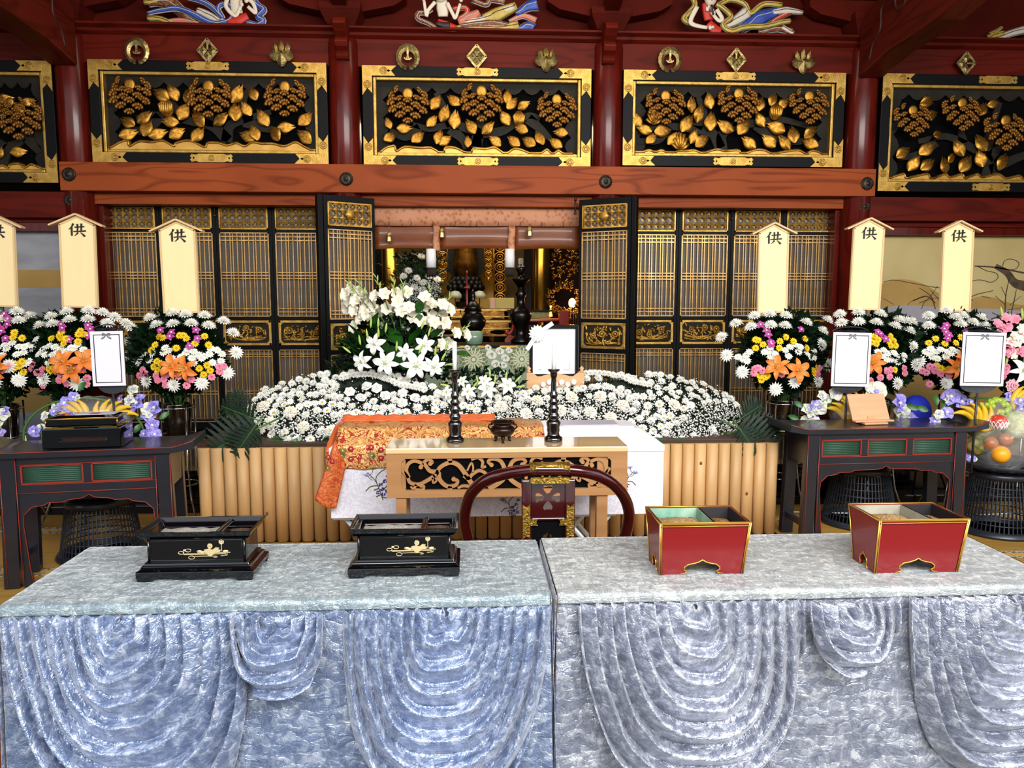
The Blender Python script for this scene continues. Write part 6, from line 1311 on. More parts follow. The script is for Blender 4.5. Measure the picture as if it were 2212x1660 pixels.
def flap(u, v):
    a_ = at(722+26*u, 958+ (1010-958)*u*.9, 4.60); b_ = at(681+46*u, 1078+20*min(1, u*1.5), 4.56-.0); p = a_+(b_-a_)*v; return (p.x-cx, p.y-Yc-.02-.012*sin(u*5), p.z-q)
obj('end_flap', MB().grid(flap, 8, 20), M['mantle_red'], kt, solid=.006)
def corner(u, v):
    A, Bq, C, Dq = (x0m, dp-ins, zT), (x0m, -.014, zsh-q+.012), None, None
    a_ = Vector(A)+(Vector(Bq)-Vector(A))*u; b_ = flap(min(1, u), 0); b_ = Vector(b_); p = a_+(b_-a_)*v; return tuple(p)
obj('end_drape', MB().grid(corner, 8, 6), M['mantle_red'], kt, solid=.006)
cd = MB()
for k, (yy, zz_, r_) in enumerate(((dp-ins-.01, zT+.016, .022), (dp-ins-.05, zT+.012, .016), (dp-ins-.085, zT+.010, .012))):
    cd.tube([(x0m-.02+(x1m-x0m)*.78*i/30, yy+.006*sin(i*1.3+k), zz_+.004*sin(i*2+k)) for i in range(31)], [r_*(1+.15*sin(i*2.1)) for i in range(31)], 8)
cd.tube([(x0m-.02, dp-ins-.03, zT+.01), (x0m-.035, .25, zT-.03), (x0m-.045, .08, zT-.09), (x0m-.05, .0, zT-.13)], [.022, .020, .018, .012], 8)
obj('folded_cord', cd, M['orangecord'], kt)
red, grn, gl_ = mat('crimson_thread', '#a5101c', .5), mat('olive_green_thread', '#5a6a22', .5, .2), mat('gold_thread', '#e8cf8a', .35, .6)
def motif(px, py, kind, Y=Yc-.024, s=1.0):
    p = at(px, py, Y); mb = MB(); x, z = p.x-cx, p.z-q; y = p.y-Yc
    if kind == 'k':
        for k in range(16): a_ = 2*pi*k/16; mb.add([(x+.004*cos(a_), y, z+.004*sin(a_)), (x+.022*s*cos(a_-.12), y-.001, z+.022*s*sin(a_-.12)), (x+.022*s*cos(a_+.12), y-.001, z+.022*s*sin(a_+.12))], [(0, 2, 1)]); 
        mb.ball((x, y, z), (.006*s, .002, .006*s), 6, 4, 1)
    else:
        for k in range(6): a_ = 2*pi*k/6; mb.ball((x+.011*s*cos(a_), y, z+.011*s*sin(a_)), (.008*s, .0015, .008*s), 6, 4)
        mb.ball((x, y-.001, z), (.006*s, .002, .006*s), 6, 4, 1)
    obj('woven_flower', mb, [grn if kind == 'k' else red, gl_], kt)
for px, py, k in ((758, 970, 'r'), (740, 975, 'k'), (803, 985, 'k'), (758, 992, 'r'), (823, 972, 'r'), (823, 990, 'r'), (738, 985, 'k'), (802, 967, 'r')): motif(px, py, k)
for px, py, k in ((709, 988, 'r'), (718, 997, 'r'), (708, 1012, 'k'), (700, 1048, 'r'), (702, 1060, 'r'), (692, 1072, 'k')): motif(px, py, k, 4.55, .9)
# ---------------------------------------------------------------- horseshoe chair seen from behind
M['chairred'] = mat('maroon_lacquer', '#350809', .14, coat=.5); M['goldfit'] = mat('chased_gilt_fitting', '#b8923c', .34, .85, col2='#7a5a1c', scale=90, bump=.5, bscale=120)
Ych = 3.42; pc = at(1186, 1025, Ych); ch = thing('horseshoe_chair', 'maroon lacquer horseshoe backed chair with gilt fittings, seen from behind', 'chair', (pc.x, Ych, 0)); CO = Vector(ch.location)
rail = [(1012, 1170, 3.70), (1004, 1130, 3.66), (1006, 1098, 3.62), (1020, 1064, 3.56), (1050, 1038, 3.50), (1095, 1023, 3.45), (1145, 1016, 3.42), (1186, 1015, 3.415), (1230, 1016, 3.42), (1280, 1024, 3.45), (1322, 1044, 3.50), (1348, 1074, 3.56), (1359, 1110, 3.62), (1353, 1150, 3.66), (1340, 1180, 3.70)]
rp = smooth2([tuple(at(a_, b_, c_)-CO) for a_, b_, c_ in rail], 5); rp = [(-.355, .30, .46)]+rp+[(.33, .30, .46)]
obj('curved_back_rail', MB().tube(rp, .028, 14), M['chairred'], ch)
xs0, xs1 = X(1127, 1100, Ych)-CO.x, X(1242, 1100, Ych)-CO.x; zt4, zlo = Z(1040, Ych), .46
st_w = (xs1-xs0)*.19
obj('splat_stile', MB().box(xs0, xs0+st_w, 0, .03, zlo, zt4), M['chairred'], ch, bev=.004); obj('splat_stile', MB().box(xs1-st_w, xs1, 0, .03, zlo, zt4), M['chairred'], ch, bev=.004)
def cutout(name, outer, holes, depth, m, par, y):
    cu = bpy.data.curves.new(name, 'CURVE'); cu.dimensions = '2D'; cu.fill_mode = 'BOTH'; cu.extrude = depth/2
    for P in [outer]+holes:
        s = cu.splines.new('POLY'); s.points.add(len(P)-1); s.use_cyclic_u = True
        for i, (x, z) in enumerate(P): s.points[i].co = (x, z, 0, 1)
    tmp = bpy.data.objects.new(name+'_tmp', cu); COL.objects.link(tmp); dg = bpy.context.evaluated_depsgraph_get(); me = bpy.data.meshes.new_from_object(tmp.evaluated_get(dg)); bpy.data.objects.remove(tmp)
    me.transform(T(0, y, 0) @ RX(pi/2)); me.materials.clear(); me.materials.append(m); me.name = name; o = bpy.data.objects.new(name, me); COL.objects.link(o); o.parent = par; return o
def petal_loop(cx_, cz_, a, L, w):
    pts = []
    for k in range(20):
        t_ = 2*pi*k/20; r_ = L*.5*(1-cos(t_)) if False else 0; u = (1-cos(t_))/2; v = sin(t_)*w*(.35+.65*u); uu = u*L - (.12*L*max(0, cos(2*(t_-pi))) if abs(t_-pi) < .5 else 0)
        pts.append((cx_+cos(a)*(uu+.016)-sin(a)*v, cz_+sin(a)*(uu+.016)+cos(a)*v))
    return pts
fc = at(1184, 1077, Ych)-CO; zpb = Z(1122, Ych)
cutout('splat_panel', [(xs0+st_w, zpb), (xs1-st_w, zpb), (xs1-st_w, zt4+.01), (xs0+st_w, zt4+.01)], [petal_loop(fc.x, fc.z, pi/2*k, .046, .030) for k in range(4)], .014, M['chairred'], ch, .016)
obj('panel_moulding', MB().box(xs0+st_w, xs1-st_w, -.002, .02, zpb-.012, zpb), M['chairred'], ch, bev=.003)
cutout('lower_splat_panel', [(xs0+st_w, zlo), (xs1-st_w, zlo), (xs1-st_w, zpb-.012), (xs0+st_w, zpb-.012)], [[(fc.x+x, Z(1166, Ych)+z) for x, z in [(-.022, 0), (-.018, .012), (-.008, .014), (0, .024), (.008, .014), (.018, .012), (.022, 0), (.01, -.008), (-.01, -.008)]]], .012, M['void'], ch, .02)
gf_ = MB(); a0, a1 = X(1144, 1020, Ych)-CO.x, X(1230, 1020, Ych)-CO.x
zr1 = Z(1015, 3.415)
g1 = MB()
for aa in (-120, -60, 30, 100):
    pass
g1.tube([(a0, 0, zr1), (a1, 0, zr1)], .0300, 16); obj('gilt_rail_band', g1, M['goldfit'], ch)
zgb = Z(1037, Ych)
obj('gilt_name_plate', MB().prism([(a0, zgb-.010), (a0+.008, zgb-.014), (a1-.008, zgb-.014), (a1, zgb-.010), (a1-.004, zgb), (a1, zgb+.008), (a1-.01, zgb+.014), (a0+.01, zgb+.014), (a0, zgb+.008), (a0+.004, zgb)], -.036, -.02), M['goldfit'], ch)
gz1, gzm0, gzm1, gz0 = Z(1095, Ych), Z(1124, Ych), Z(1138, Ych), Z(1164, Ych)
for sx, xe in ((1, xs0+.004), (-1, xs1-.004)):
    w_ = st_w-.012; P_ = [(0, gz1+.006), (w_*.5, gz1-.008), (w_, gz1+.006), (w_, gzm0), (w_+.035, gzm0), (w_+.028, (gzm0+gzm1)/2), (w_+.035, gzm1), (w_, gzm1), (w_, gz0-.006), (w_*.5, gz0+.008), (0, gz0-.006)]
    obj('gilt_corner_fitting', MB().prism([(xe+sx*x, z) for x, z in P_], -.004, .002), M['goldfit'], ch)
obj('seat', MB().box(-.30, .28, .02, .48, .42, .46), M['chairred'], ch, bev=.01)
for sx in (-1, 1): obj('cross_leg', MB().tube([(sx*.26, .03, .42), (sx*.26, .46, 0)], .02, 8), M['chairred'], ch); obj('cross_leg', MB().tube([(sx*.23, .46, .42), (sx*.23, .03, 0)], .02, 8), M['chairred'], ch)
# ================================================================ lacquer side tables
M['tabledark'] = mat('blue_black_lacquer', '#17171d', .3, coat=.25, col2='#1f1f27', scale=3); M['tablered'] = mat('red_line', '#8c2a1c', .4); M['ribgreen'] = mat('green_ribbed_panel', '#2c4f3c', .4, col2='#244534', scale=5)
def side_table(lab, loc, rz, Wd, Hh, npan, dep=.34, lw=.085, wing=.14, mb_mat=None):
    t = thing('offering_side_table', lab, 'table', loc, rz, 'black lacquer offering side tables'); hw = Wd/2; m = mb_mat or M['tabledark']
    zt_ = Hh; th = .038
    # top with swept-up ends
    xs_ = [-hw-wing, -hw-wing*.6, -hw-wing*.25, -hw, hw, hw+wing*.25, hw+wing*.6, hw+wing]; up = [.035, .018, .004, 0, 0, .004, .018, .035]
    P_ = [(x, zt_+u) for x, u in zip(xs_, up)]+[(x, zt_-th+u*.6) for x, u in reversed(list(zip(xs_, up)))]
    obj('table_top', MB().prism(P_, -.035, dep+.035), m, t, bev=.003)
    ln = MB().tube([(x, -.037, zt_+u-.003) for x, u in zip(xs_, up)], .003, 5)
    zr_ = zt_-th; pz1, pz0 = zr_-.045, zr_-.165; rz0 = pz0-.05
    obj('upper_rail', MB().box(-hw+lw, hw-lw, .004, .03, pz1, zr_), m, t); obj('lower_rail', MB().box(-hw+lw, hw-lw, .0, .03, rz0, pz0), m, t)
    pw = (Wd-2*lw)/npan
    rbm = MB(); 
    for k in range(10): rbm.tube([(-pw/2+.03, 0, k*(pz1-pz0)/10+.006), (pw/2-.03, 0, k*(pz1-pz0)/10+.006)], .0052, 6)
    rbm.box(-pw/2+.03, pw/2-.03, 0, .008, 0, pz1-pz0); rbm = rbm.mesh('ribbed_green_panel', M['ribgreen'])
    for k in range(npan):
        xc = -hw+lw+pw*(k+.5); obj('ribbed_green_panel', rbm, None, t, (xc, .018, pz0))
        f = MB(); e = .008; a_, b_ = xc-pw/2+.022, xc+pw/2-.022
        for z_ in (pz0+.002, pz1-.010): f.box(a_, b_, .002, .014, z_, z_+e)
        f.box(a_, a_+e, .002, .014, pz0, pz1); f.box(b_-e, b_, .002, .014, pz0, pz1); obj('red_panel_frame', f, M['tablered'], t)
        obj('panel_post', MB().box(xc-pw/2-.0, xc-pw/2+.022, .002, .03, pz0, pz1), m, t); obj('panel_post', MB().box(xc+pw/2-.022, xc+pw/2, .002, .03, pz0, pz1), m, t)
    # cusped apron
    ap = [(-hw+lw, rz0), (-hw+lw, .0), (-hw+lw+.055, .0), (-hw+lw+.04, .12), (-hw+lw+.02, rz0-.20), (-hw+lw+.025, rz0-.13), (-hw+lw+.07, rz0-.085), (-hw+lw+.14, rz0-.075), (-hw+lw+.16, rz0-.062), (-hw+lw+.24, rz0-.062), (-hw+lw+.27, rz0-.05), (-.06, rz0-.045), (-.03, rz0-.040), (0, rz0-.022)]
    ap2 = ap+[(-x, z) for x, z in ap[::-1][1:]]
    obj('cusped_apron', MB().prism(ap2, .006, .024), m, t)
    edge = [(x, .004, z) for x, z in ap2[2:-2]]; ln.tube(edge, .0028, 4)
    for z_ in (rz0, pz0-.001, pz1+.001): ln.tube([(-hw+lw, -.001, z_), (hw-lw, -.001, z_)], .0025, 4)
    for sx in (-1, 1): ln.tube([(sx*(hw-lw), -.007, .01), (sx*(hw-lw), -.007, zr_)], .0028, 4); ln.tube([(sx*(hw-.002), -.007, .01), (sx*(hw-.002), -.007, zr_)], .0028, 4)
    obj('red_edge_line', ln, M['tablered'], t)
    for sx in (-1, 1):
        for yy in (-.006, dep-.05):
            sp_ = .03 if sx else 0
            x0_, x1_ = sorted((sx*hw, sx*(hw-lw))); fx = sx*.02
            mbl = MB(); mbl.frust((x0_+fx, x1_+fx, yy, yy+.055), 0, (x0_, x1_, yy, yy+.055), zr_); obj('leg', mbl, m, t, bev=.004)
        obj('side_rail', MB().box(min(sx*hw, sx*(hw-.03)), max(sx*hw, sx*(hw-.03)), .05, dep-.05, rz0, zr_), m, t); obj('floor_rail', MB().box(min(sx*hw, sx*(hw-.03)), max(sx*hw, sx*(hw-.03)), .05, dep-.05, .12, .16), m, t)
    return t
A_, B_ = at(2, 1060, 4.52), at(371, 1052, 4.66); cL = (A_+B_)/2; wL = (Vector((B_.x, B_.y))-Vector((A_.x, A_.y))).length
rzL = atan2(B_.y-A_.y, B_.x-A_.x)
tL = side_table('black side table with two green ribbed panels, carrying the lacquer box', (cL.x, cL.y, 0), rzL, wL, .825, 2)
A_, B_ = at(1742, 1010, 5.08), at(2084, 1010, 5.14); cR = (A_+B_)/2; wR = (Vector((B_.x, B_.y))-Vector((A_.x, A_.y))).length
rzR = atan2(B_.y-A_.y, B_.x-A_.x)
tR = side_table('black side table with three green ribbed panels, carrying the wooden book rest', (cR.x, cR.y, 0), rzR, wR, .825, 3)
# lacquer box on the left table
ML = T(cL.x, cL.y, 0) @ RZ(rzL)
pb2 = at(181, 968, 4.62); bx = thing('lacquer_incense_box', 'two tier glossy black lacquer box with gold rims on the left side table', 'box', (pb2.x, 4.60, .828), rzL)
wb = 155*4.62/F/2
obj('lower_box', MB().box(-wb, wb, 0, .26, 0, .120), M['blackgloss'], bx, bev=.006)
M['goldrim'] = mat('gold_rim', '#c99a3a', .25, .9)
g = MB()
for k in (0, 1): pass
g.prism([(-wb*.50, .048), (-wb*.46, .060), (wb*.50, .062), (wb*.62, .054), (wb*.5, .044), (-wb*.40, .042)], -.002, 0); obj('handle_slot', g, mat('slot_brown', '#2a0b07', .3, coat=.3), bx)
obj('slot_rim', MB().tube([(x, -.002, z) for x, z in [(-wb*.56, .046), (-wb*.52, .064), (wb*.54, .066), (wb*.68, .054), (wb*.54, .040), (-wb*.46, .038)]], .0022, 5, closed=True), M['blackgloss'], bx)
wu = wb*.9; obj('upper_box', MB().box(-wu, wu, .02, .235, .128, .178), M['blackgloss'], bx, bev=.008)
g = MB()
for z_ in (.175,): g.tube([(-wu, .02, z_), (wu, .02, z_), (wu, .235, z_), (-wu, .235, z_)], .0045, 6, closed=True)
for sx in (-1, 1): g.tube([(sx*wu, .019, .132), (sx*wu, .019, .172)], .004, 5)
g.box(-wu, -wu*.2, .0, .012, .1205, .125); g.box(wu*.5, wu, .0, .012, .1205, .125); obj('gold_rim', g, M['goldrim'], bx)
obj('upper_lid', MB().frust((-wu+.01, wu-.01, .03, .225), .178, (-wu+.05, wu-.05, .06, .2), .190), M['blackgloss'], bx, bev=.003)
tag(obj('folded_paper', MB().box(-.10, .12, -.05, .05, 0, .004).box(-.02, .03, -.052, .0, .004, .006, 1), [mat('grey_paper', '#b9b7bd', .6), mat('pink_seal', '#b0405a', .6)], loc=(bx.location.x+.03, bx.location.y+.13, .828+.190), rot=(0, 0, .1)), 'folded grey paper lying on top of the lacquer box', 'paper')
# wooden book rest on the right table
pr_ = at(1889, 928, 5.22); rs_ = thing('book_rest', 'pale wooden tilted book rest on the right side table', 'book rest', (pr_.x, 5.24, .828), rzR+.05)
k5 = 5.22/F; M['restwood'] = mat('peach_wood', '#dca77c', .5, col2='#d39c70', scale=4, stretch=(1, 6, 6))
obj('base_foot', MB().box(-.09, .09, -.04, .10, 0, .014).box(-.03, .03, .02, .07, .014, .05), M['restwood'], rs_, bev=.003)
o = obj('slanted_board', MB().box(-.145, .145, 0, .012, 0, .20), M['restwood'], rs_, (0, .02, .022), (-.45, 0, 0), bev=.003)
obj('ledge', MB().box(-.15, .15, -.022, .02, .014, .028), M['restwood'], rs_, bev=.005)
# ================================================================ baskets, fruit, cards
M['cage'] = mat('black_plastic_cage', '#20242c', .35)
def cage(lab, px, pyb, Yc_, r0, r1, h):
    c = at(px, pyb, Yc_); t = thing('slatted_pedestal', lab, 'pedestal', (c.x, Yc_, 0), group='black slatted plastic pedestals')
    obj('base_ring', MB().lathe([(r0+.025, 0), (r0+.03, .012), (r0+.012, .04), (r0-.02, .04), (r0-.02, 0)], 36), M['cage'], t, bev=.003)
    obj('top_cap', MB().lathe([(r1+.004, h-.05), (r1+.004, h-.015), (r1-.02, h), (.001, h)], 36), M['cage'], t)
    n = 56; sl = MB().box(-.0035, .0035, -.004, .002, 0, sqrt((h-.09)**2+(r0-r1)**2)).mesh('slat', M['cage'])
    for k in range(n):
        a = 2*pi*k/n; o = obj('slat', sl, None, t); o.matrix_basis = RZ(a) @ T(0, -r0, .035) @ RX(-atan2(r0-r1, h-.09))
    hp = MB()
    for k in range(1, 7):
        f = k/7; r_ = r0+(r1-r0)*f-.003; hp.tube([(r_*cos(q*pi/20), r_*sin(q*pi/20), .035+(h-.09)*f) for q in range(40)], .005, 5, closed=True)
    obj('hoop', hp, M['cage'], t, kind='stuff')
    return t
ys = cage('black slatted pedestal under the left side table', 222, 1190, 5.15, .25, .205, .40)
y2 = cage('black slatted pedestal under the right side table, behind the rightmost red box', 1852, 1180, 5.62, .265, .20, .45)
y3 = cage('black slatted pedestal right of the right side table, fully in view', 2150, 1186, 5.35, .255, .195, .46)
M['cello'] = mat('cellophane', '#ffffff', .06, alpha=.10, coat=1, bump=.6, bscale=14, spec=1)
M['banana'] = mat('banana_skin', '#e9bf24', .45, col2='#d9a91c', scale=12); M['grape'] = mat('green_grape', '#9fb83c', .25, coat=.3, sub=.2); M['melon'] = mat('netted_melon', '#d2cfa0', .6, col2='#a9b283', scale=40, bump=.4, bscale=60)
M['apple'] = mat('red_apple', '#c01c1a', .2, col2='#d6513a', scale=4, coat=.4); M['orangefruit'] = mat('orange_fruit', '#f0a51c', .35, bump=.2, bscale=160); M['pineapple'] = mat('pineapple_rind', '#8a7434', .6, col2='#4f5a24', scale=26, tex='VORONOI', bump=1, bscale=26)
M['netwrap'] = mat('white_foam_net', '#f4f2ee', .6)
def banana_mesh():
    mb = MB(); pts = [(.10*cos(a)-.10, 0, .10*sin(a)) for a in [radians(-10+100*i/8) for i in range(9)]]; mb.tube(pts, [.006, .013, .017, .018, .018, .017, .014, .008, .005], 7); return mb.mesh('banana', [M['banana']])
BAN = banana_mesh()
def bananas(c, n, lab, sx=1, grp=None, tilt=0):
    t = thing('banana_bunch', lab, 'bananas', c)
    for k in range(n): o = obj('banana', BAN, None, t); o.matrix_basis = SC(sx, 1, 1) @ RY(radians(-25+22*k+tilt)) @ T(.02, -.012*k, .03) @ SC(1.2)
    obj('stalk', MB().tube([(0, 0, .0), (-.01, 0, .03)], .012, 6), mat('banana_stalk', '#6b5a2a', .6) if 'banana_stalk' not in bpy.data.materials else bpy.data.materials['banana_stalk'], t); return t
def grapes(c, n, r_, lab, s=.014, seed=1):
    t = thing('grape_bunch', lab, 'grapes', c); rr = random.Random(seed); gm = MB().ball((0, 0, 0), 1, 9, 6).mesh('grape', M['grape'])
    for k in range(n):
        a = rr.uniform(0, 2*pi); u = rr.uniform(-1, 1); q = sqrt(1-u*u); o = obj('grape', gm, None, t, (r_*1.2*q*cos(a), -abs(r_*.8*q*sin(a)), r_*.85*u)); o.scale = (s, s, s*1.1)
    return t
def fabric(t, L_, Y, O, m):
    for kind, px, py, r_ in L_:
        p = at(px, py, Y+m*R.random())-O; bloom(t, kind, p, (R.uniform(-.7, .7), -1, R.uniform(-.2, .8)), r_*1.22*Y/F)
def tray(c, lab, r_=.27):
    t = thing('fruit_tray', lab, 'tray', c); obj('dish', MB().lathe([(.001, .0), (r_*.55, .0), (r_*.9, .03), (r_, .06), (r_*.98, .062), (r_*.86, .036), (r_*.5, .008), (.001, .008)], 36), M['cage'], t)
    sc2 = MB()
    for k in range(16): a = 2*pi*k/16; sc2.tube([(r_*(.75+.18*cos(q))*cos(a+.12*sin(q)), r_*(.75+.18*cos(q))*sin(a+.12*sin(q)), .016+.02*cos(q)) for q in [i*pi/4 for i in range(8)]], .004, 4, closed=True)
    obj('openwork_rim', sc2, M['cage'], t); return t
M['cardpaper'] = mat('lavender_white_card', '#e4e0e9', .75)
def card(px0, py0, px1, py1, Y, zbase, lab):
    a, b = at(px0, py0, Y), at(px1, py1, Y); t = thing('framed_card', lab, 'card', ((a.x+b.x)/2, Y, b.z), group='white cards with a grey bow'); w_ = (b.x-a.x)/2; h = a.z-b.z; t.rotation_euler = (-.03, radians(-1.2 if px0 < 1000 else 1.2), 0)
    obj('card_board', MB().box(-w_, w_, 0, .004, 0, h), M['cardpaper'], t); e, i = .005, .020
    f = MB()
    for q in ((-w_+i, -w_+i+e, i, h-i), (w_-i-e, w_-i, i, h-i), (-w_+i, w_-i, i, i+e), (-w_+i, w_-i, h-i-e, h-i)): f.box(q[0], q[1], -.0015, 0, q[2], q[3])
    obj('black_border', f, M['inkblack'], t)
    bw_ = MB()
    for sx in (-1, 1):
        bw_.prism([(0, h-i), (sx*.014, h-i+.010), (sx*.026, h-i+.008), (sx*.024, h-i-.012), (sx*.012, h-i-.006)], -.004, -.001); bw_.ribbon([(0, h-i), (sx*.012, h-i-.018), (sx*.030, h-i-.028)], [.005, .008, .010], -.0035, -.001)
    obj('grey_bow', bw_, mat('grey_ribbon_print', '#6d6a70', .5) if 'grey_ribbon_print' not in bpy.data.materials else bpy.data.materials['grey_ribbon_print'], t)
    s = thing('card_holder', lab.replace('white card with a bow', 'dark mesh card holder'), 'card holder', (t.location.x, Y+.03, zbase), group='dark mesh card holders'); dz_ = b.z-zbase
    ms = MB()
    for r_ in range(14): ms.tube([(-w_*.85+w_*1.7*k/16, .005*cos(k), dz_+h*.9+.004*r_+ (.004 if k % 2 else 0)) for k in range(17)], .0012, 3)
    ms.tube([(w_*.95*cos(q), 0, dz_+h+.005+.035*sin(q)) for q in [pi*i/14 for i in range(15)]], .004, 5); obj('mesh_panel', ms, M['cage'], s)
    obj('scalloped_foot', MB().prism([(x*w_*.88, dz_+.01+z*.065) for x, z in arc(0, 0, 1, 180, 360, 16)], 0, .004), mat('smoked_plastic', '#3a3a40', .15, alpha=.75, coat=.5) if 'smoked_plastic' not in bpy.data.materials else bpy.data.materials['smoked_plastic'], s)
    obj('back_panel', MB().box(-w_*.9, w_*.9, .0, .004, dz_+.01, dz_+h), M['cage'], s); obj('holder_rod', MB().tube([(0, .02, 0), (0, .01, dz_+.05)], .008, 8), M['cage'], s); return t
# left group
Yl = 5.15; cLc = ys.location
tray((cLc.x, Yl, .402), 'openwork dark tray under the banana and grape offering behind the lacquer box', .24)
col = thing('tray_column', 'black column raising the left fruit heap above its tray', 'column', (cLc.x, Yl+.02, .43)); zfr = Z(908, Yl); obj('column_shaft', MB().lathe([(.08, 0), (.06, .02), (.05, zfr-.5), (.12, zfr-.46), (.16, zfr-.44), (.001, zfr-.44)], 20), M['cage'], col)
zb_ = zfr-.01
bananas((at(185, 890, Yl).x, Yl-.05, zb_), 4, 'left banana bunch under cellophane behind the lacquer box', 1, tilt=-10); bananas((at(250, 890, Yl).x, Yl-.05, zb_), 5, 'right banana bunch under cellophane behind the lacquer box', -1, tilt=-10)
grapes((at(212, 886, Yl).x, Yl-.09, zb_+.045), 34, .06, 'green grape bunch between the two banana bunches', .017, 4)
def wrap(c, rx, ry, rz_, lab, seed=2):
    rr = random.Random(seed); mb = MB().ball((0, 0, 0), (rx, ry, rz_), 22, 14); mb.v = [(x*(1+rr.uniform(-.05, .05)), y*(1+rr.uniform(-.05, .05)), z*(1+rr.uniform(-.05, .05))) for x, y, z in mb.v]
    mb.s = [False]*len(mb.f); tag(obj('cellophane_wrap', mb, M['cello'], loc=c), lab, 'wrapping')
wrap((cLc.x, Yl, zb_+.06), .25, .17, .13, 'clear cellophane around the fruit behind the lacquer box')
fs = thing('fabric_flower_spray', 'lilac and ivory fabric flowers arching around the left fruit heap', 'flower spray', (cLc.x, Yl+.02, .44)); O = Vector(fs.location)
fabric(fs, [('lilac', 143, 874, 20), ('lilac', 75, 932, 13), ('lilac', 108, 915, 11), ('ivory', 98, 900, 11), ('lilac', 158, 858, 11), ('ivory', 168, 860, 8), ('lilac', 298, 872, 20), ('ivory', 318, 885, 14), ('lilac', 335, 880, 15), ('lilac', 322, 897, 15), ('ivory', 322, 897, 8), ('ivory', 280, 865, 13), ('lilac', 328, 918, 14), ('lilac', 334, 940, 14), ('ivory', 332, 938, 8), ('ivory', 90, 925, 10), ('ivory', 288, 842, 12), ('lilac', 118, 890, 11), ('lilac', 312, 938, 11), ('lilac', 330, 962, 12), ('ivory', 118, 880, 8), ('lilac', 150, 880, 12), ('lilac', 260, 862, 8)], Yl-.06, O, .06)
rr = random.Random(4)
for px, py, a in ((115, 905, -1.2), (95, 935, -.7), (100, 950, -1.5), (170, 845, .5), (345, 905, .9), (335, 955, 1.3), (85, 955, -2.2), (130, 900, -.4), (300, 905, 1.2), (290, 935, .6)):
    p = at(px, py, Yl-.03)-O; o = obj('leaf', K['leaf'], None, fs); o.matrix_basis = T(*p) @ RY(a) @ RX(pi/2-.4) @ SC(.075)
obj('wire_hoop', MB().tube([tuple(at(181+130*cos(q), 940-80*sin(q), Yl)-O) for q in [pi*(-.1+1.2*i/24) for i in range(25)]], .008, 6), M['stem'], fs)
card(194, 716, 272, 834, 4.98, .43, 'white card with a bow in the left fruit offering')
# middle right group
Ym = 5.62; cM = y2.location
tray((cM.x, Ym, .452), 'openwork dark tray behind the right side table', .25)
col = thing('tray_column', 'black column raising the banana offering behind the book rest', 'column', (cM.x, Ym+.02, .48)); zm = Z(918, Ym); obj('column_shaft', MB().lathe([(.08, 0), (.06, .02), (.05, zm-.53), (.12, zm-.51), (.16, zm-.5), (.001, zm-.5)], 20), M['cage'], col)
bananas((at(1812, 905, Ym).x, Ym-.06, zm+.0), 5, 'banana bunch left of the book rest', 1, tilt=5); bananas((at(1832, 880, Ym).x, Ym-.02, zm+.06), 4, 'small banana bunch just behind the book rest', 1, tilt=20)
tag(obj('melon', MB().ball((0, 0, .055), (.07, .06, .055), 16, 10), M['melon'], loc=(at(1845, 915, Ym).x, Ym-.08, zm-.01)), 'pale melon beside the bananas behind the book rest', 'melon')
wrap((cM.x-.05, Ym, zm+.07), .22, .16, .14, 'clear cellophane around the bananas behind the book rest', 3)
fs = thing('fabric_flower_spray', 'ivory and pale lilac fabric flowers around the book rest', 'flower spray', (cM.x, Ym+.02, .49)); O = Vector(fs.location)
fabric(fs, [('ivory', 1745, 888, 18), ('lilac', 1758, 900, 13), ('ivory', 1770, 880, 17), ('ivory', 1785, 862, 13), ('lilac', 1762, 875, 11), ('ivory', 1805, 850, 15), ('ivory', 1892, 848, 24), ('lilac', 1940, 872, 19), ('ivory', 1950, 890, 17), ('lilac', 1962, 905, 17), ('ivory', 1945, 900, 13), ('ivory', 1760, 915, 16), ('ivory', 1740, 912, 13), ('lilac', 1975, 912, 12), ('lilac', 1945, 862, 12), ('ivory', 1775, 855, 12)], Ym-.08, O, .06)
for px, py, a in ((1725, 905, -1.3), (1735, 880, -1), (1790, 880, .4), (1720, 920, -1.5), (1955, 880, 1.2)):
    p = at(px, py, Ym-.05)-O; o = obj('leaf', K['leaf'], None, fs); o.matrix_basis = T(*p) @ RY(a) @ RX(pi/2-.4) @ SC(.08)
obj('wire_hoop', MB().tube([tuple(at(1850+115*cos(q), 935-78*sin(q), Ym)-O) for q in [pi*(-.05+1.1*i/24) for i in range(25)]], .008, 6), M['stem'], fs)
card(1800, 719, 1877, 835, 5.45, .48, 'white card with a bow above the book rest')
tag(obj('blue_cloth_bundle', MB().ball((0, 0, 0), (.12, .09, .14), 16, 10), mat('royal_blue_cloth', '#1428b4', .7, bump=.6, bscale=12), loc=at(1978, 892, 5.75)), 'royal blue cloth bundle between the fabric flowers', 'cloth')
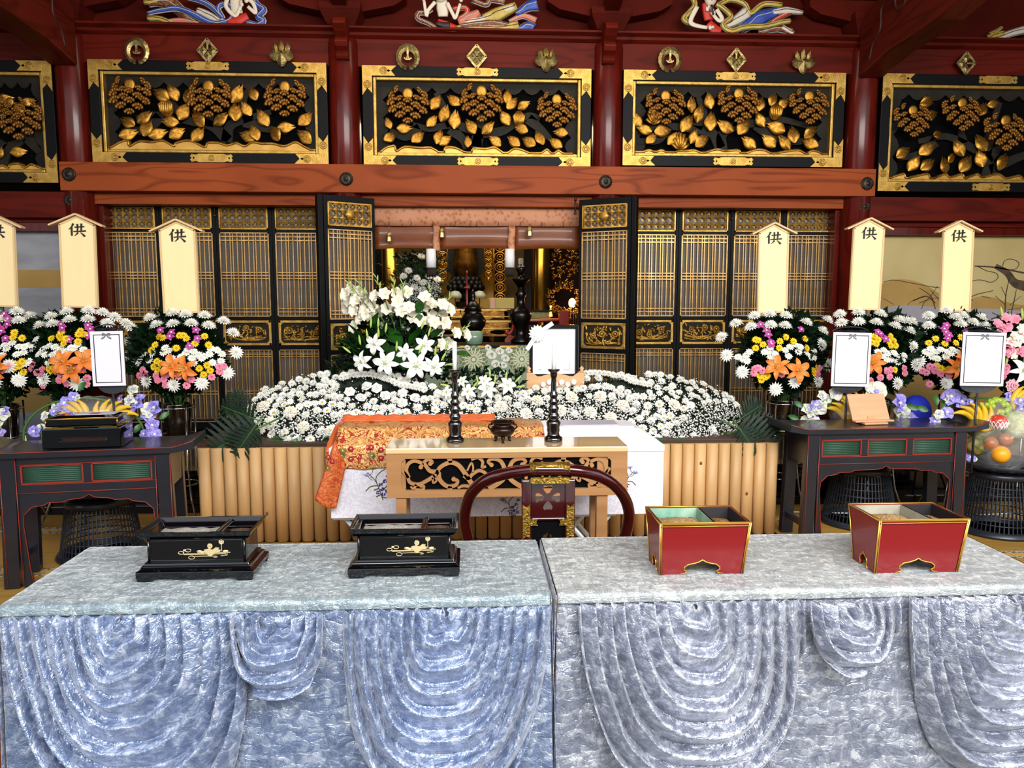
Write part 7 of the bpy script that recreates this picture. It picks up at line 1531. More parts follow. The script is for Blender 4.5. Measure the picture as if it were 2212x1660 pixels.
# right group
Yr = 5.35; cRr = y3.location
tray((cRr.x, Yr, Z(1012, Yr)-.05), 'openwork dark tray carrying the large fruit heap at the right', .31)
tag(obj('pedestal_neck', MB().lathe([(.12, 0), (.08, .02), (.10, Z(1012, Yr)-.05-.462)], 20), M['cage'], loc=(cRr.x, Yr, .461)), 'black neck between the slatted pedestal and the right fruit tray', 'pedestal neck')
zt5 = Z(1012, Yr)-.04
def fr_(nm, px, py, Y, r_, m, lab, cat, sq=(1, 1, 1)):
    p = at(px, py, Y); return tag(obj(nm, MB().ball((0, 0, 0), (r_*sq[0], r_*sq[1], r_*sq[2]), 18, 12), m, loc=p), lab, cat)
fr_('orange', 2162, 982, Yr-.20, .062, M['orangefruit'], 'bright orange low in the front of the right fruit heap', 'orange')
fr_('onion_orange', 2140, 958, Yr-.16, .05, mat('brownish_pear', '#a8683a', .4), 'brown skinned pear under the red apple', 'pear'); fr_('onion_orange', 2172, 950, Yr-.16, .05, bpy.data.materials['brownish_pear'], 'brown skinned pear right below the red apple', 'pear')
ap_ = thing('apple', 'red apple in a white foam net on the right fruit heap', 'apple', at(2157, 910, Yr-.17)); obj('apple_flesh', MB().lathe([(.001, .03), (.02, .045), (.045, .035), (.058, .0), (.05, -.035), (.03, -.05), (.001, -.045)], 20), M['apple'], ap_); obj('stem', MB().tube([(0, 0, .03), (.005, 0, .055)], .003, 5), M['bark'], ap_)
nw = MB()
for k in range(14):
    a = 2*pi*k/14
    for s_ in (-1, 1): nw.tube([(.064*cos(a+s_*t_*.5)*(1-.2*t_), .064*sin(a+s_*t_*.5)*(1-.2*t_), .004-.055*t_) for t_ in (0, .33, .66, 1)], .003, 4)
obj('foam_net', nw, M['netwrap'], ap_)
fr_('melon', 2115, 918, Yr-.02, .105, M['melon'], 'netted melon left of the red apple', 'melon', (1, 1, .92)); fr_('melon', 2195, 918, Yr-.02, .11, M['melon'], 'netted melon right of the red apple', 'melon', (1, 1, 1))
bananas((at(2085, 918, Yr).x, Yr-.08, at(2085, 918, Yr).z), 6, 'banana bunch on the left shoulder of the right fruit heap', 1, tilt=0); bananas((at(2185, 885, Yr).x, Yr-.03, at(2185, 885, Yr).z), 3, 'banana bunch behind the green grapes', -1)
grapes(at(2148, 884, Yr-.06), 46, .085, 'green grape bunch on top of the right fruit heap', .019, 8)
pa_ = thing('pineapple', 'pineapple lying at the lower left of the right fruit heap', 'pineapple', at(2112, 962, Yr-.08)); obj('pineapple_body', MB().ball((0, 0, 0), (.11, .07, .075), 18, 12), M['pineapple'], pa_); cr = MB()
for k in range(14): a = 2*pi*k/14; cr.tube([(-.1, .02*cos(a), .02*sin(a)), (-.15, .05*cos(a), .05*sin(a)), (-.19, .08*cos(a), .07*sin(a))], [.012, .01, .001], 4)
obj('leaf_crown', cr, M['leafbright'], pa_)
wrap((at(2160, 935, Yr).x, Yr-.05, at(2160, 935, Yr).z), .27, .24, .26, 'crinkled clear cellophane around the large right fruit heap', 5)
fs = thing('fabric_flower_spray', 'violet fabric flowers around the large right fruit heap', 'flower spray', (cRr.x, Yr+.02, zt5)); O = Vector(fs.location)
fabric(fs, [('lilac', 2055, 858, 19), ('lilac', 2075, 868, 17), ('ivory', 2045, 862, 9), ('ivory', 2028, 895, 11), ('lilac', 2045, 892, 15), ('lilac', 2018, 912, 12), ('ivory', 2022, 910, 9), ('lilac', 2180, 858, 13), ('lilac', 2200, 866, 15), ('ivory', 2190, 872, 10), ('lilac', 2095, 870, 10), ('lilac', 2095, 988, 11), ('ivory', 2105, 992, 6), ('lilac', 2205, 885, 12)], Yr-.08, O, .06)
for px, py, a in ((1985, 884, -1.3), (2025, 875, -.2), (2035, 880, .5), (2005, 888, -1.2), (2210, 880, 1.2)):
    p = at(px, py, Yr-.05)-O; o = obj('leaf', K['leaf'], None, fs); o.matrix_basis = T(*p) @ RY(a) @ RX(pi/2-.4) @ SC(.085)
obj('wire_hoop', MB().tube([tuple(at(2120+110*cos(q), 950-90*sin(q), Yr+.02)-O) for q in [pi*(.0+1.1*i/24) for i in range(25)]], .008, 6), M['stem'], fs)
card(2081, 719, 2167, 834, 5.12, zt5, 'white card with a bow above the large right fruit heap')
tL_ = thing('fabric_flower_spray', 'pale fabric blooms at the left edge beside the bucket stand', 'flower spray', at(-5, 960, 5.4)); O = Vector(tL_.location)
fabric(tL_, [('ivory', 6, 895, 14), ('lilac', 12, 888, 10), ('ivory', -4, 915, 12), ('lilac', 0, 935, 10)], 5.4, O, .02); obj('flower_stem', MB().tube([(0, 0, -.5), (0, 0, 0), tuple(at(4, 890, 5.42)-O)], .006, 5), M['stem'], tL_)
# white cable on the floor and tripod legs
tag(obj('white_cable', MB().tube([(x, y, .006) for x, y in [(at(1690, 1100, 5.9).x, 5.9), (at(1990, 1100, 5.7).x, 5.75), (at(2020, 1100, 5.6).x, 5.85), (at(2070, 1100, 5.7).x, 5.7), (at(2300, 1100, 5.7).x, 5.8)]], .006, 6), M['white'], loc=(0, 0, 0)), 'white cable lying on the mats under the right side table', 'cable')
# ================================================================ long tables with crushed velvet
def velvet(name, cols, metal=.2, rough=.33):
    vel = bpy.data.materials.new(name); vel.use_nodes = True; nt = vel.node_tree; B = nt.nodes['Principled BSDF']; tc = nt.nodes.new('ShaderNodeTexCoord'); lk = nt.links.new
    def nz(scale, detail, dist, rot, st):
        mp = nt.nodes.new('ShaderNodeMapping'); mp.inputs['Scale'].default_value = st; mp.inputs['Rotation'].default_value = rot; lk(tc.outputs['Object'], mp.inputs[0])
        n = nt.nodes.new('ShaderNodeTexNoise'); n.inputs['Scale'].default_value = scale; n.inputs['Detail'].default_value = detail; n.inputs['Distortion'].default_value = dist; lk(mp.outputs[0], n.inputs['Vector']); return n.outputs['Fac']
    def mth(op, a, b=None):
        m = nt.nodes.new('ShaderNodeMath'); m.operation = op; lk(a, m.inputs[0])
        if b is not None:
            if isinstance(b, (int, float)): m.inputs[1].default_value = b
            else: lk(b, m.inputs[1])
        return m.outputs[0]
    f1 = nz(15, 3, .8, (.3, .5, .6), (1, 2.2, 2.2)); f3 = nz(17, 3, .8, (-.4, -.6, -.5), (2.2, 1, 1.4)); f2 = nz(60, 2, .5, (0, 0, 0), (1, 1, 1)); f4 = nz(3, 2, .3, (0, 0, 0), (1, 1, 1))
    r1 = mth('MULTIPLY', mth('ABSOLUTE', mth('SUBTRACT', f1, .5)), 9); r3 = mth('MULTIPLY', mth('ABSOLUTE', mth('SUBTRACT', f3, .5)), 9); h = mth('MINIMUM', mth('MINIMUM', r1, r3), 1.0)
    s_ = mth('ADD', mth('MULTIPLY', f1, .6), mth('MULTIPLY', f3, .4))
    rp = nt.nodes.new('ShaderNodeValToRGB'); e = rp.color_ramp.elements; e[0].position = .34; e[0].color = H(cols[0]); e[1].position = .64; e[1].color = H(cols[2]); k = e.new(.48); k.color = H(cols[1]); lk(s_, rp.inputs[0])
    mx = nt.nodes.new('ShaderNodeMixRGB'); mx.blend_type = 'MULTIPLY'; mx.inputs[0].default_value = .45; lk(rp.outputs[0], mx.inputs[1]); r5 = nt.nodes.new('ShaderNodeValToRGB'); r5.color_ramp.elements[0].color = (.35, .37, .4, 1); r5.color_ramp.elements[1].position = .35; lk(h, r5.inputs[0]); lk(r5.outputs[0], mx.inputs[2]); lk(mx.outputs[0], B.inputs['Base Color'])
    B.inputs['Roughness'].default_value = rough; B.inputs['Metallic'].default_value = metal; B.inputs['Sheen Weight'].default_value = .6; B.inputs['Sheen Roughness'].default_value = .3
    bn = nt.nodes.new('ShaderNodeBump'); bn.inputs['Strength'].default_value = .55; bn.inputs['Distance'].default_value = .004; lk(h, bn.inputs['Height']); b2 = nt.nodes.new('ShaderNodeBump'); b2.inputs['Strength'].default_value = .3; b2.inputs['Distance'].default_value = .006; lk(s_, b2.inputs['Height']); lk(bn.outputs[0], b2.inputs['Normal']); lk(b2.outputs[0], B.inputs['Normal'])
    return vel
from mathutils import noise as _mn
def nzv(x, y, z, s): return _mn.noise(Vector((x*s, y*s, z*s)))
def cloth_table(lab_t, lab_c, x0, x1, y0, y1, rz, swags, seed, vm, vs_):
    cx, cy = (x0+x1)/2, y0; hw = (x1-x0)/2; dp = y1-y0
    t = thing('folding_table', lab_t, 'table', (cx, cy, -.3), rz)
    obj('table_board', MB().box(-hw+.02, hw-.02, .02, dp-.02, .96, .99), M['blackmatt'], t)
    for sx in (-1, 1):
        for yy in (.06, dp-.1): obj('leg', MB().tube([(sx*(hw-.12), yy, 0.0 if yy < .3 else .25), (sx*(hw-.12), yy, .96)], .014, 10), M['chrome'], t)
    c = thing('velvet_tablecloth', lab_c, 'tablecloth', (cx, cy, .0), rz, 'crushed velvet tablecloths')
    zt = .700; r_ = .012; band = .035
    def top(u, v):
        # path: back hang, top, rounded front edge, short band
        L_ = [(dp+.004, .45), (dp+.004, zt-.01), (dp-.006, zt), (r_, zt), (.002, zt-.004), (-.004, zt-.014), (-.006, zt-band)]
        w_ = [0, .08, .1, .80, .86, .9, 1]
        for i in range(6):
            if v <= w_[i+1]: f = (v-w_[i])/(w_[i+1]-w_[i]); break
        y = L_[i][0]+(L_[i+1][0]-L_[i][0])*f; z = L_[i][1]+(L_[i+1][1]-L_[i][1])*f
        x = -hw+2*hw*u
        if .1 < v < .86: z += .0016*nzv(x, y, seed, 9)+.001*nzv(x, y, seed, 25)
        if v > .86: y -= .0035*nzv(x, 0, seed, 14)
        return (x, y, z)
    obj('cover', MB().grid(top, 180, 60), vm, c, solid=.004)
    zs = zt-band+.004; D_ = zs+.28
    def skirt(u, v):
        x = -hw+2*hw*u; z = zs-D_*v; flare = .05*v
        return (x*(1+.02*v), .0-.006*nzv(x, z, seed, 5)-.004*nzv(x, z, seed+3, 16)-.02*v+.004*sin(x*60)*(.3+v), z)
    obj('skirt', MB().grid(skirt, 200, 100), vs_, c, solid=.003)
    for sx in (-1, 1):
        def side(u, v): return (sx*(hw+.004+.03*v+.012*sin(u*16)*v), -.004+(dp+.004)*u-.02*v*(1-u), zt-.006-(zt+.25)*v)
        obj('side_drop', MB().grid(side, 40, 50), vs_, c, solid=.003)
    for (sxc, hwx, dep, n, lean, lift) in swags:
        ph = R.uniform(0, 1)
        def sw(a, t_):
            th = pi*a; tt = .02+.98*t_
            wob = .012*nzv(cos(th)*3, tt*4, seed+sxc, 1.5)
            co = cos(th); x = sxc+(hwx*tt+wob)*(abs(co)**.72*(1 if co > 0 else -1))+lean*dep*sin(th)*tt; zz_ = max(0, sin(th)); z = zs-dep*(tt**.95)*zz_**.95
            fr = (tt*n+.75*nzv(a*2.2, tt*1.2+sxc, seed, 1.1)) % 1.0
            fold = (1-fr)**1.3*min(1, fr/.10)**.8*1.15+.12*sin(pi*fr); amp = (.036+.040*zz_)*(.6+.4*tt)*(1+.5*nzv(tt*n*.5, a*1.5, seed, 1))
            y = -.014-lift-amp*fold-.012*zz_-.018*(zs-z)/D_*1.0-.003*nzv(x, z, seed, 14)
            if tt > .97: y += .012*(tt-.97)/.03*1.0
            return (x, y, z)
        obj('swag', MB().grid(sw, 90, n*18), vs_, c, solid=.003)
    return c
k25 = 2.507/F
xA0, xA1 = -1.56, .262
yF, yK = 2.507, 3.115
def lx(px, Y, c0): return at(px, 1310, Y).x-c0
cA = (xA0+xA1)/2
cloth_table('left long folding table hidden under grey blue velvet', 'grey blue crushed velvet cloth with swags on the left long table under the black boxes', xA0, xA1, yF, yK, 0,
    [(lx(268, yF, cA), 258*k25, .72, 8, .10, .0), (lx(965, yF, cA), 233*k25, .70, 8, -.04, .0), (lx(603, yF, cA), 103*k25, .262, 4, .04, .035)], 1.3, velvet('blue_crushed_velvet', ('#75828a', '#8c9a9e', '#adb8b8')), velvet('blue_velvet_shaded', ('#6a7b9c', '#8c9bbb', '#cfd8ea'), .5, .3))  # skirt is the cover's velvet with front shade and highlights put into its colours
xB0, xB1 = .288, 2.10; cB = (xB0+xB1)/2
cloth_table('right long folding table hidden under silver velvet', 'silver grey crushed velvet cloth with swags on the right long table under the red boxes', xB0, xB1, yF+.012, yK+.02, 0,
    [(lx(1497, yF, cB), 260*k25, .68, 8, .03, .0), (lx(2175, yF, cB), 238*k25, .66, 8, -.02, .0), (lx(1830, yF, cB), 103*k25, .235, 4, .0, .035)], 7.7, velvet('silver_crushed_velvet', ('#8a8f90', '#a4a8a6', '#c6c9c4')), velvet('silver_velvet_shaded', ('#7d8294', '#a2a6b6', '#dfe1e8'), .5, .3))  # second colour set paints the front's light and shade on the same silver cloth
# ---------------------------------------------------------------- black incense boxes
M['sandgrey'] = mat('grey_ash', '#a59f92', .9, col2='#8d877a', scale=60, bump=1, bscale=120); M['incense'] = mat('brown_incense_chips', '#6d5038', .9, col2='#3c2a1e', scale=140, bump=1, bscale=200)
M['lotusgold'] = mat('pale_gold_lacquer', '#e6cf9a', .35, .5); M['olivelip'] = mat('olive_reflecting_lacquer', '#3a3a22', .12, coat=1)
def black_box(px0, px1, py, lab, rz):
    a, b = atz(px0, py, .704), atz(px1, py, .704); W_ = (Vector((a.x, a.y))-Vector((b.x, b.y))).length; t = thing('black_incense_box', lab, 'incense box', ((a.x+b.x)/2, (a.y+b.y)/2, .704), rz, 'black lacquer incense boxes'); hw = W_/2; d = .215
    # foot with cut away bottom
    obj('base_moulding', MB().frust((-hw, hw, 0, d), .016, (-hw, hw, 0, d), .034).frust((-hw, hw, 0, d), .034, (-hw+.012, hw-.012, .012, d-.012), .040).frust((-hw+.012, hw-.012, .012, d-.012), .040, (-hw+.014, hw-.014, .014, d-.014), .050).frust((-hw+.020, hw-.020, .020, d-.020), .050, (-hw+.024, hw-.024, .024, d-.024), .060), M['blackgloss'], t, bev=.002)
    for sx in (-1, 1):
        for yy in (0, 1):
            P_ = [(sx*hw, .018), (sx*(hw-.006), 0), (sx*(hw-.055), 0), (sx*(hw-.075), .014), (sx*(hw-.085), .018)]
            obj('foot', MB().prism(P_, 0 if yy == 0 else d-.014, .014 if yy == 0 else d), M['blackgloss'], t)
    obj('apron', MB().prism([(-hw+.08, .018), (-.05, .008), (.05, .008), (hw-.08, .018)], .002, .012), M['blackgloss'], t)
    bw = hw-.032; y0, y1 = .032, d-.032; zb_, zt_ = .058, .150
    body = MB(); th = .012
    body.box(-bw, bw, y0, y0+th, zb_, zt_); body.box(-bw, bw, y1-th, y1, zb_, zt_); body.box(-bw, -bw+th, y0+th, y1-th, zb_, zt_); body.box(bw-th, bw, y0+th, y1-th, zb_, zt_); body.box(-bw+th, bw-th, y0+th, y1-th, zb_, zb_+.01)
    obj('body', body, M['blackgloss'], t, bev=.002)
    for sx in (-1, 1): obj('corner_reed', MB().tube([(sx*(bw-.006), y0-.001, zb_+.003), (sx*(bw-.006), y0-.001, zt_-.004)], .004, 8), M['blackgloss'], t)
    obj('panel_bead', MB().tube([(-bw+.014, y0-.001, zb_+.008), (bw-.014, y0-.001, zb_+.008), (bw-.014, y0-.001, zt_-.010), (-bw+.014, y0-.001, zt_-.010)], .002, 5, closed=True), M['blackgloss'], t)
    # flaring rim
    rim = MB(); o0, o1 = hw-.030, hw-.004; ya, yb = .030, .004
    for (A, B2) in (((-o0, o0, ya, ya+.0), 0),): pass
    def ringf(a_, za, b_, zb2, wd):
        # sloped hollow ring between outer rect a (low) and outer rect b (high), wall width wd
        ax, ay0, ay1 = a_; bx_, by0, by1 = b_
        vs = [(-ax, ay0, za), (ax, ay0, za), (ax, ay1, za), (-ax, ay1, za), (-bx_, by0, zb2), (bx_, by0, zb2), (bx_, by1, zb2), (-bx_, by1, zb2),
              (-bx_+wd, by0+wd, zb2), (bx_-wd, by0+wd, zb2), (bx_-wd, by1-wd, zb2), (-bx_+wd, by1-wd, zb2), (-ax+wd, ay0+wd, za-.012), (ax-wd, ay0+wd, za-.012), (ax-wd, ay1-wd, za-.012), (-ax+wd, ay1-wd, za-.012)]
        fs = []
        for k in range(4):
            n_ = (k+1) % 4; fs += [(k, n_, 4+n_, 4+k), (4+k, 4+n_, 8+n_, 8+k), (8+k, 8+n_, 12+n_, 12+k), (12+k, 12+n_, n_, k)]
        rim.add(vs, fs)
    ringf((bw, y0, y1), zt_-.004, (bw+.022, y0-.022, y1+.022), zt_+.012, .020); ringf((bw+.020, y0-.020, y1+.020), zt_+.010, (bw+.028, y0-.028, y1+.028), zt_+.028, .010)
    obj('flared_rim', rim, M['blackgloss'], t, bev=.0015)
    xd = bw*.42; dv = MB().box(xd-.012, xd+.012, y0+th-.01, y1-th+.01, zb_, zt_+.016).box(xd-.004, xd+.004, y0, y1, zt_+.016, zt_+.022); obj('divider', dv, M['blackgloss'], t, bev=.002)
    obj('ash_bed', MB().grid(lambda u, v: (-bw+th+(xd-.012+bw-th)*u, y0+th+(y1-y0-2*th)*v, zt_-.006+.016*sin(pi*u)*sin(pi*v)+.002*sin(u*20+v*9)), 20, 10).box(-bw+th, xd-.012, y0+th, y1-th, zb_+.01, zt_-.03), M['sandgrey'], t)
    obj('incense_bed', MB().grid(lambda u, v: (xd+.012+(bw-th-xd-.012)*u, y0+th+(y1-y0-2*th)*v, zt_-.010+.014*sin(pi*u)*sin(pi*v)+.002*sin(u*31+v*23)), 14, 10).box(xd+.012, bw-th, y0+th, y1-th, zb_+.01, zt_-.03), M['incense'], t)
    # lotus drawing on the front
    g = MB(); yy = y0-.0015; kx = 1/3.687*2.76/F; ox_ = (px0+px1)/2; 
    def q(zx, zy): return ((-bw)+(zx-1140)/(1975-1140)*2*bw, zb_+(1325-zy)/(1325-1110)*(zt_-zb_))
    def rib(pts, w_): g.ribbon([q(*p) for p in pts], w_, yy-.001, yy+.001)
    rib([(1440, 1250), (1560, 1250), (1700, 1243), (1840, 1241)], .0025); rib([(1450, 1256), (1800, 1252), (1808, 1262), (1790, 1266)], .0018); rib([(1540, 1272), (1620, 1270), (1720, 1272), (1732, 1280), (1700, 1284)], .0018); rib([(1815, 1250), (1815, 1265), (1760, 1270)], .0018); rib([(1768, 1230), (1768, 1170)], .0022); rib([(1665, 1215), (1668, 1200)], .002); rib([(1535, 1275), (1520, 1270)], .0018)
    for pts in ([(1620, 1215), (1660, 1205), (1690, 1215), (1720, 1195), (1750, 1200), (1740, 1215), (1762, 1218), (1755, 1235), (1720, 1240), (1700, 1255), (1672, 1275), (1650, 1262), (1640, 1245), (1622, 1235)],):
        g.prism([q(*p) for p in pts], yy-.002, yy)
    for cx_, cz_, r1_, r2_ in ((1580, 1230, 20, 9), (1605, 1236, 16, 7), (1800, 1230, 22, 7), (1425, 1240, 24, 12), (1455, 1218, 10, 6), (1485, 1220, 24, 13), (1512, 1282, 26, 14)):
        g.tube([(q(cx_+r1_*cos(k*pi/8), cz_)[0], yy, q(cx_, cz_+r2_*sin(k*pi/8))[1]) for k in range(16)], .0012, 4, closed=True)
        if r2_ < 10: p_ = q(cx_, cz_); g.ball((p_[0], yy, p_[1]), (.006, .001, .003), 8, 4)
    for cx_, cz_ in ((1670, 1185), (1768, 1150)):
        for k in range(9): a_ = 2*pi*k/9; p_ = q(cx_+17*cos(a_), cz_+16*sin(a_)); g.ball((p_[0], yy, p_[1]), (.0028, .001, .0035), 6, 4)
        p_ = q(cx_, cz_); g.ball((p_[0], yy, p_[1]), (.004, .0015, .004), 8, 4)
    obj('gold_lotus_picture', g, M['lotusgold'], t); return t
black_box(296, 546, 1256, 'glossy black incense box with a gold lotus picture, far left on the velvet', 0.0)
black_box(752, 993, 1248, 'glossy black incense box with a gold lotus picture, beside the table joint', 0.0)
# ---------------------------------------------------------------- red incense boxes
M['redlac'] = mat('scarlet_lacquer', '#7c090d', .3, coat=.25); M['redlac_in'] = mat('inner_black', '#141012', .4); M['verdigris'] = mat('verdigris_lining', '#8fa58f', .6, col2='#4f8a72', scale=14); M['greylining'] = mat('grey_lining', '#9a9683', .5, col2='#7d7a6a', scale=10)
M['goldline'] = mat('gold_line', '#dfae4a', .3, .8); M['sand'] = mat('tan_sand', '#b08d5e', .9, col2='#8f6d42', scale=80, bump=1, bscale=130)
def red_box(pl, pr, py, tl_, tr_, pty, lab, liner, rz):
    a, b = atz(pl, py, .704), atz(pr, py, .704); W0 = (a-b).length; yF_ = (a.y+b.y)/2; ztop = Z(pty, yF_-.035)-.704; W1 = (tr_-tl_)*(yF_-.035)/F
    t = thing('red_incense_box', lab, 'incense box', ((a.x+b.x)/2, yF_, .704), rz, 'scarlet lacquer incense boxes'); h0, h1 = W0/2, W1/2; d0, d1 = .155, .225; y0, y1 = 0, -.035; Y0, Y1 = d0, d0+.035; th = .010
    # four sloping walls, front and back with a cusped opening
    def wall(hb, ht, yb, yt, flip, name):
        arch = [(-.080, 0), (-.060, .004), (-.056, .012), (-.066, .017), (-.066, .027), (-.052, .038), (-.030, .042), (-.012, .048), (0, .056)]; arch = arch+[(-x, z) for x, z in arch[::-1][1:]]
        s = hb/h0; arch = [(x*(s if name == 'side' else 1)*(1 if name != 'side' else .8), z) for x, z in arch]
        P = [(-hb, 0)]+arch+[(hb, 0), (ht, ztop), (-ht, ztop)]; dx = sqrt(ztop**2+(yt-yb)**2)
        mb = MB(); n = len(P); vs = []
        for yo in (0, th*flip): vs += [(x, yb+(yt-yb)*z/ztop+yo, z) for x, z in P]
        fs = [tuple(range(n)) if flip > 0 else tuple(range(n))[::-1], tuple(range(2*n-1, n-1, -1)) if flip > 0 else tuple(range(n, 2*n))]+[(i, n+i, n+(i+1) % n, (i+1) % n) for i in range(n)]
        mb.add(vs, fs); edge = [(x, yb+(yt-yb)*z/ztop-.001*flip, z+.001) for x, z in arch]; return mb, edge
    mb, ed = wall(h0, h1, y0, y1, 1, 'front'); obj('front_board', mb, M['redlac'], t)
    mb2, _ = wall(h0, h1, Y0, Y1, -1, 'back'); obj('back_board', mb2, M['redlac'], t)
    gl = MB().tube(ed, .0024, 6)
    for sx in (-1, 1):
        mb3, ed3 = wall(d0/2, d1/2, 0, -(h1-h0), 1, 'side'); Mx = T(sx*h0, d0/2, 0) @ RZ(pi/2*sx); o = obj('side_board', MB().merge(mb3, Mx), M['redlac'], t)
        gl.tube([tuple(Mx @ Vector(p)) for p in ed3], .0022, 6)
        gl.tube([(sx*h0, y0-.0005, .0), (sx*h1, y1-.0005, ztop)], .0032, 8); gl.tube([(sx*(h0-.006), y0-.002, .0), (sx*(h1-.006), y1-.002, ztop)], .0018, 6); gl.tube([(sx*h0, Y0, .0), (sx*h1, Y1, ztop)], .0028, 6)
    gl.tube([(-h1, y1, ztop), (h1, y1, ztop), (h1, Y1, ztop), (-h1, Y1, ztop)], .0042, 8, closed=True); gl.tube([(-h1+.004, y1-.003, ztop-.010), (h1-.004, y1-.003, ztop-.010)], .0018, 6)
    obj('gold_edging', gl, M['goldline'], t)
    ir = MB(); i = .010
    for q in ((-h1, h1, y1, y1+i), (-h1, h1, Y1-i, Y1), (-h1, -h1+i, y1+i, Y1-i), (h1-i, h1, y1+i, Y1-i)): ir.box(q[0], q[1], q[2], q[3], ztop-.004, ztop+.001)
    obj('inner_rim', ir, mat('brown_rim', '#4a1a12', .4) if 'brown_rim' not in bpy.data.materials else bpy.data.materials['brown_rim'], t)
    xd = h1*.22; zf = ztop-.075
    def tub(xa_, xb_, m, nm):
        u = MB(); k = .012
        v = [(xa_, y1+i, ztop-.002), (xb_, y1+i, ztop-.002), (xb_, Y1-i, ztop-.002), (xa_, Y1-i, ztop-.002), (xa_+k, y1+i+k, zf), (xb_-k, y1+i+k, zf), (xb_-k, Y1-i-k, zf), (xa_+k, Y1-i-k, zf)]
        u.add(v, [(0, 4, 5, 1), (1, 5, 6, 2), (2, 6, 7, 3), (3, 7, 4, 0), (4, 7, 6, 5)]); obj(nm, u, m, t, solid=.004)
    tub(-h1+i, xd-.004, liner, 'metal_liner'); tub(xd+.004, h1-i, M['redlac_in'], 'dark_tray')
    obj('ash_bed', MB().grid(lambda u, v: (-h1+.02+(xd-.012+h1-.02)*u, y1+.02+(Y1-y1-.04)*v, ztop-.040+.022*sin(pi*u)*sin(pi*v)+.003*sin(u*25+v*11)), 20, 12), M['sand'], t, solid=.004)
    obj('incense_bed', MB().grid(lambda u, v: (xd+.012+(h1-.022-xd-.012)*u, y1+.02+(Y1-y1-.04)*v, ztop-.045+.018*sin(pi*u)*sin(pi*v)+.003*sin(u*31+v*23)), 14, 12), mat('ochre_incense', '#a87a42', .9, col2='#6e4722', scale=120, bump=1, bscale=200) if 'ochre_incense' not in bpy.data.materials else bpy.data.materials['ochre_incense'], t, solid=.004)
    return t
red_box(1424, 1606, 1240.5, 1419, 1627, 1139, 'scarlet incense box with a green lined tray, nearer the table joint', M['verdigris'], 0)
red_box(1886, 2071, 1237, 1886, 2098, 1139, 'scarlet incense box with a grey lined tray, far right on the velvet', M['greylining'], 0)
# ================================================================ painted flying figures over the beam
pal = {'skin': mat('carving_white_skin', '#ded3c0', .55), 'red': mat('carving_red', '#c22a1c', .5), 'blue': mat('carving_blue', '#24409a', .5, col2='#3a58b4', scale=9), 'yellow': mat('carving_yellow', '#b39a3c', .5, col2='#c9b45a', scale=14), 'white': mat('carving_white', '#cfc9bc', .55), 'brown': mat('carving_brown_pattern', '#6a2a1c', .55, col2='#8f6a3a', scale=40, contrast=(.5, .6)), 'hair': mat('carving_black', '#141014', .5), 'green': mat('carving_sage', '#8a8c5e', .55), 'pink': mat('carving_pink', '#c9705a', .55)}
Ya = D-.02
def figure(lab, items):
    t = None; first = items[0][1][0]; c = at(first[0], 70, Ya); t = thing('flying_figure_carving', lab, 'carving', (c.x, Ya, c.z), group='painted flying figure carvings'); O = Vector(t.location)
    for nm, pts, w_, colr, dep in items:
        q3 = smooth2([(*p, 0) for p in pts], 5); n_ = len(q3)
        ws = w_ if isinstance(w_, list) else [w_, w_]
        rs = [(ws[0]+(ws[-1]-ws[0])*i/(n_-1) if len(ws) == 2 else (ws[0]+(ws[1]-ws[0])*min(1, 2*i/(n_-1)) if i < n_/2 else ws[1]+(ws[2]-ws[1])*(2*i/(n_-1)-1)))*Ya/F/2 for i in range(n_)]
        P3 = [at(p[0], p[1], Ya-dep)-O for p in q3]; obj(nm, MB().tube(P3, rs, 8, flat=.35), pal[colr], t)
        if nm in ('scarf', 'drapery'):
            obj('carved_edge', MB().tube([p+Vector((0, .012, 0)) for p in P3], [r_+.007 for r_ in rs], 8, flat=.2), pal['white' if colr in ('blue', 'brown', 'pink', 'white') else 'green'], t)
            obj('carved_fold', MB().tube([p+Vector((.3*rs[i]*sin(i), -.35*rs[i], .25*rs[i])) for i, p in enumerate(P3)], .004, 4), pal['brown' if colr in ('yellow', 'white') else 'white'], t)
    return t
def face(t, px, py, r_, tilt=0):
    O = Vector(t.location); k = Ya/F; p = at(px, py, Ya-.09)-O; mb = MB().ball(p, (r_*k, r_*k*.8, r_*1.25*k), 14, 10); mb.ball((p.x, p.y-r_*k*.8, p.z-.1*r_*k), (r_*k*.14, r_*k*.2, r_*k*.25), 6, 4); obj('head', mb, pal['skin'], t)
    f = MB()
    for sx in (-1, 1): f.ball((p.x+sx*r_*k*.38, p.y-r_*k*.72, p.z+r_*k*.12), (r_*k*.17, r_*k*.06, r_*k*.06), 6, 4)
    obj('eye_line', f, pal['hair'], t); obj('lips', MB().ball((p.x, p.y-r_*k*.72, p.z-r_*k*.55), (r_*k*.16, r_*k*.08, r_*k*.07), 6, 4), pal['red'], t)
    obj('hair', MB().ball((p.x, p.y+r_*k*.25, p.z+r_*k*.45), (r_*k*1.12, r_*k*.8, r_*k*1.1), 12, 8).ball((p.x, p.y, p.z+r_*k*1.7), (r_*k*.5, r_*k*.4, r_*k*.5), 8, 6), pal['hair'], t)
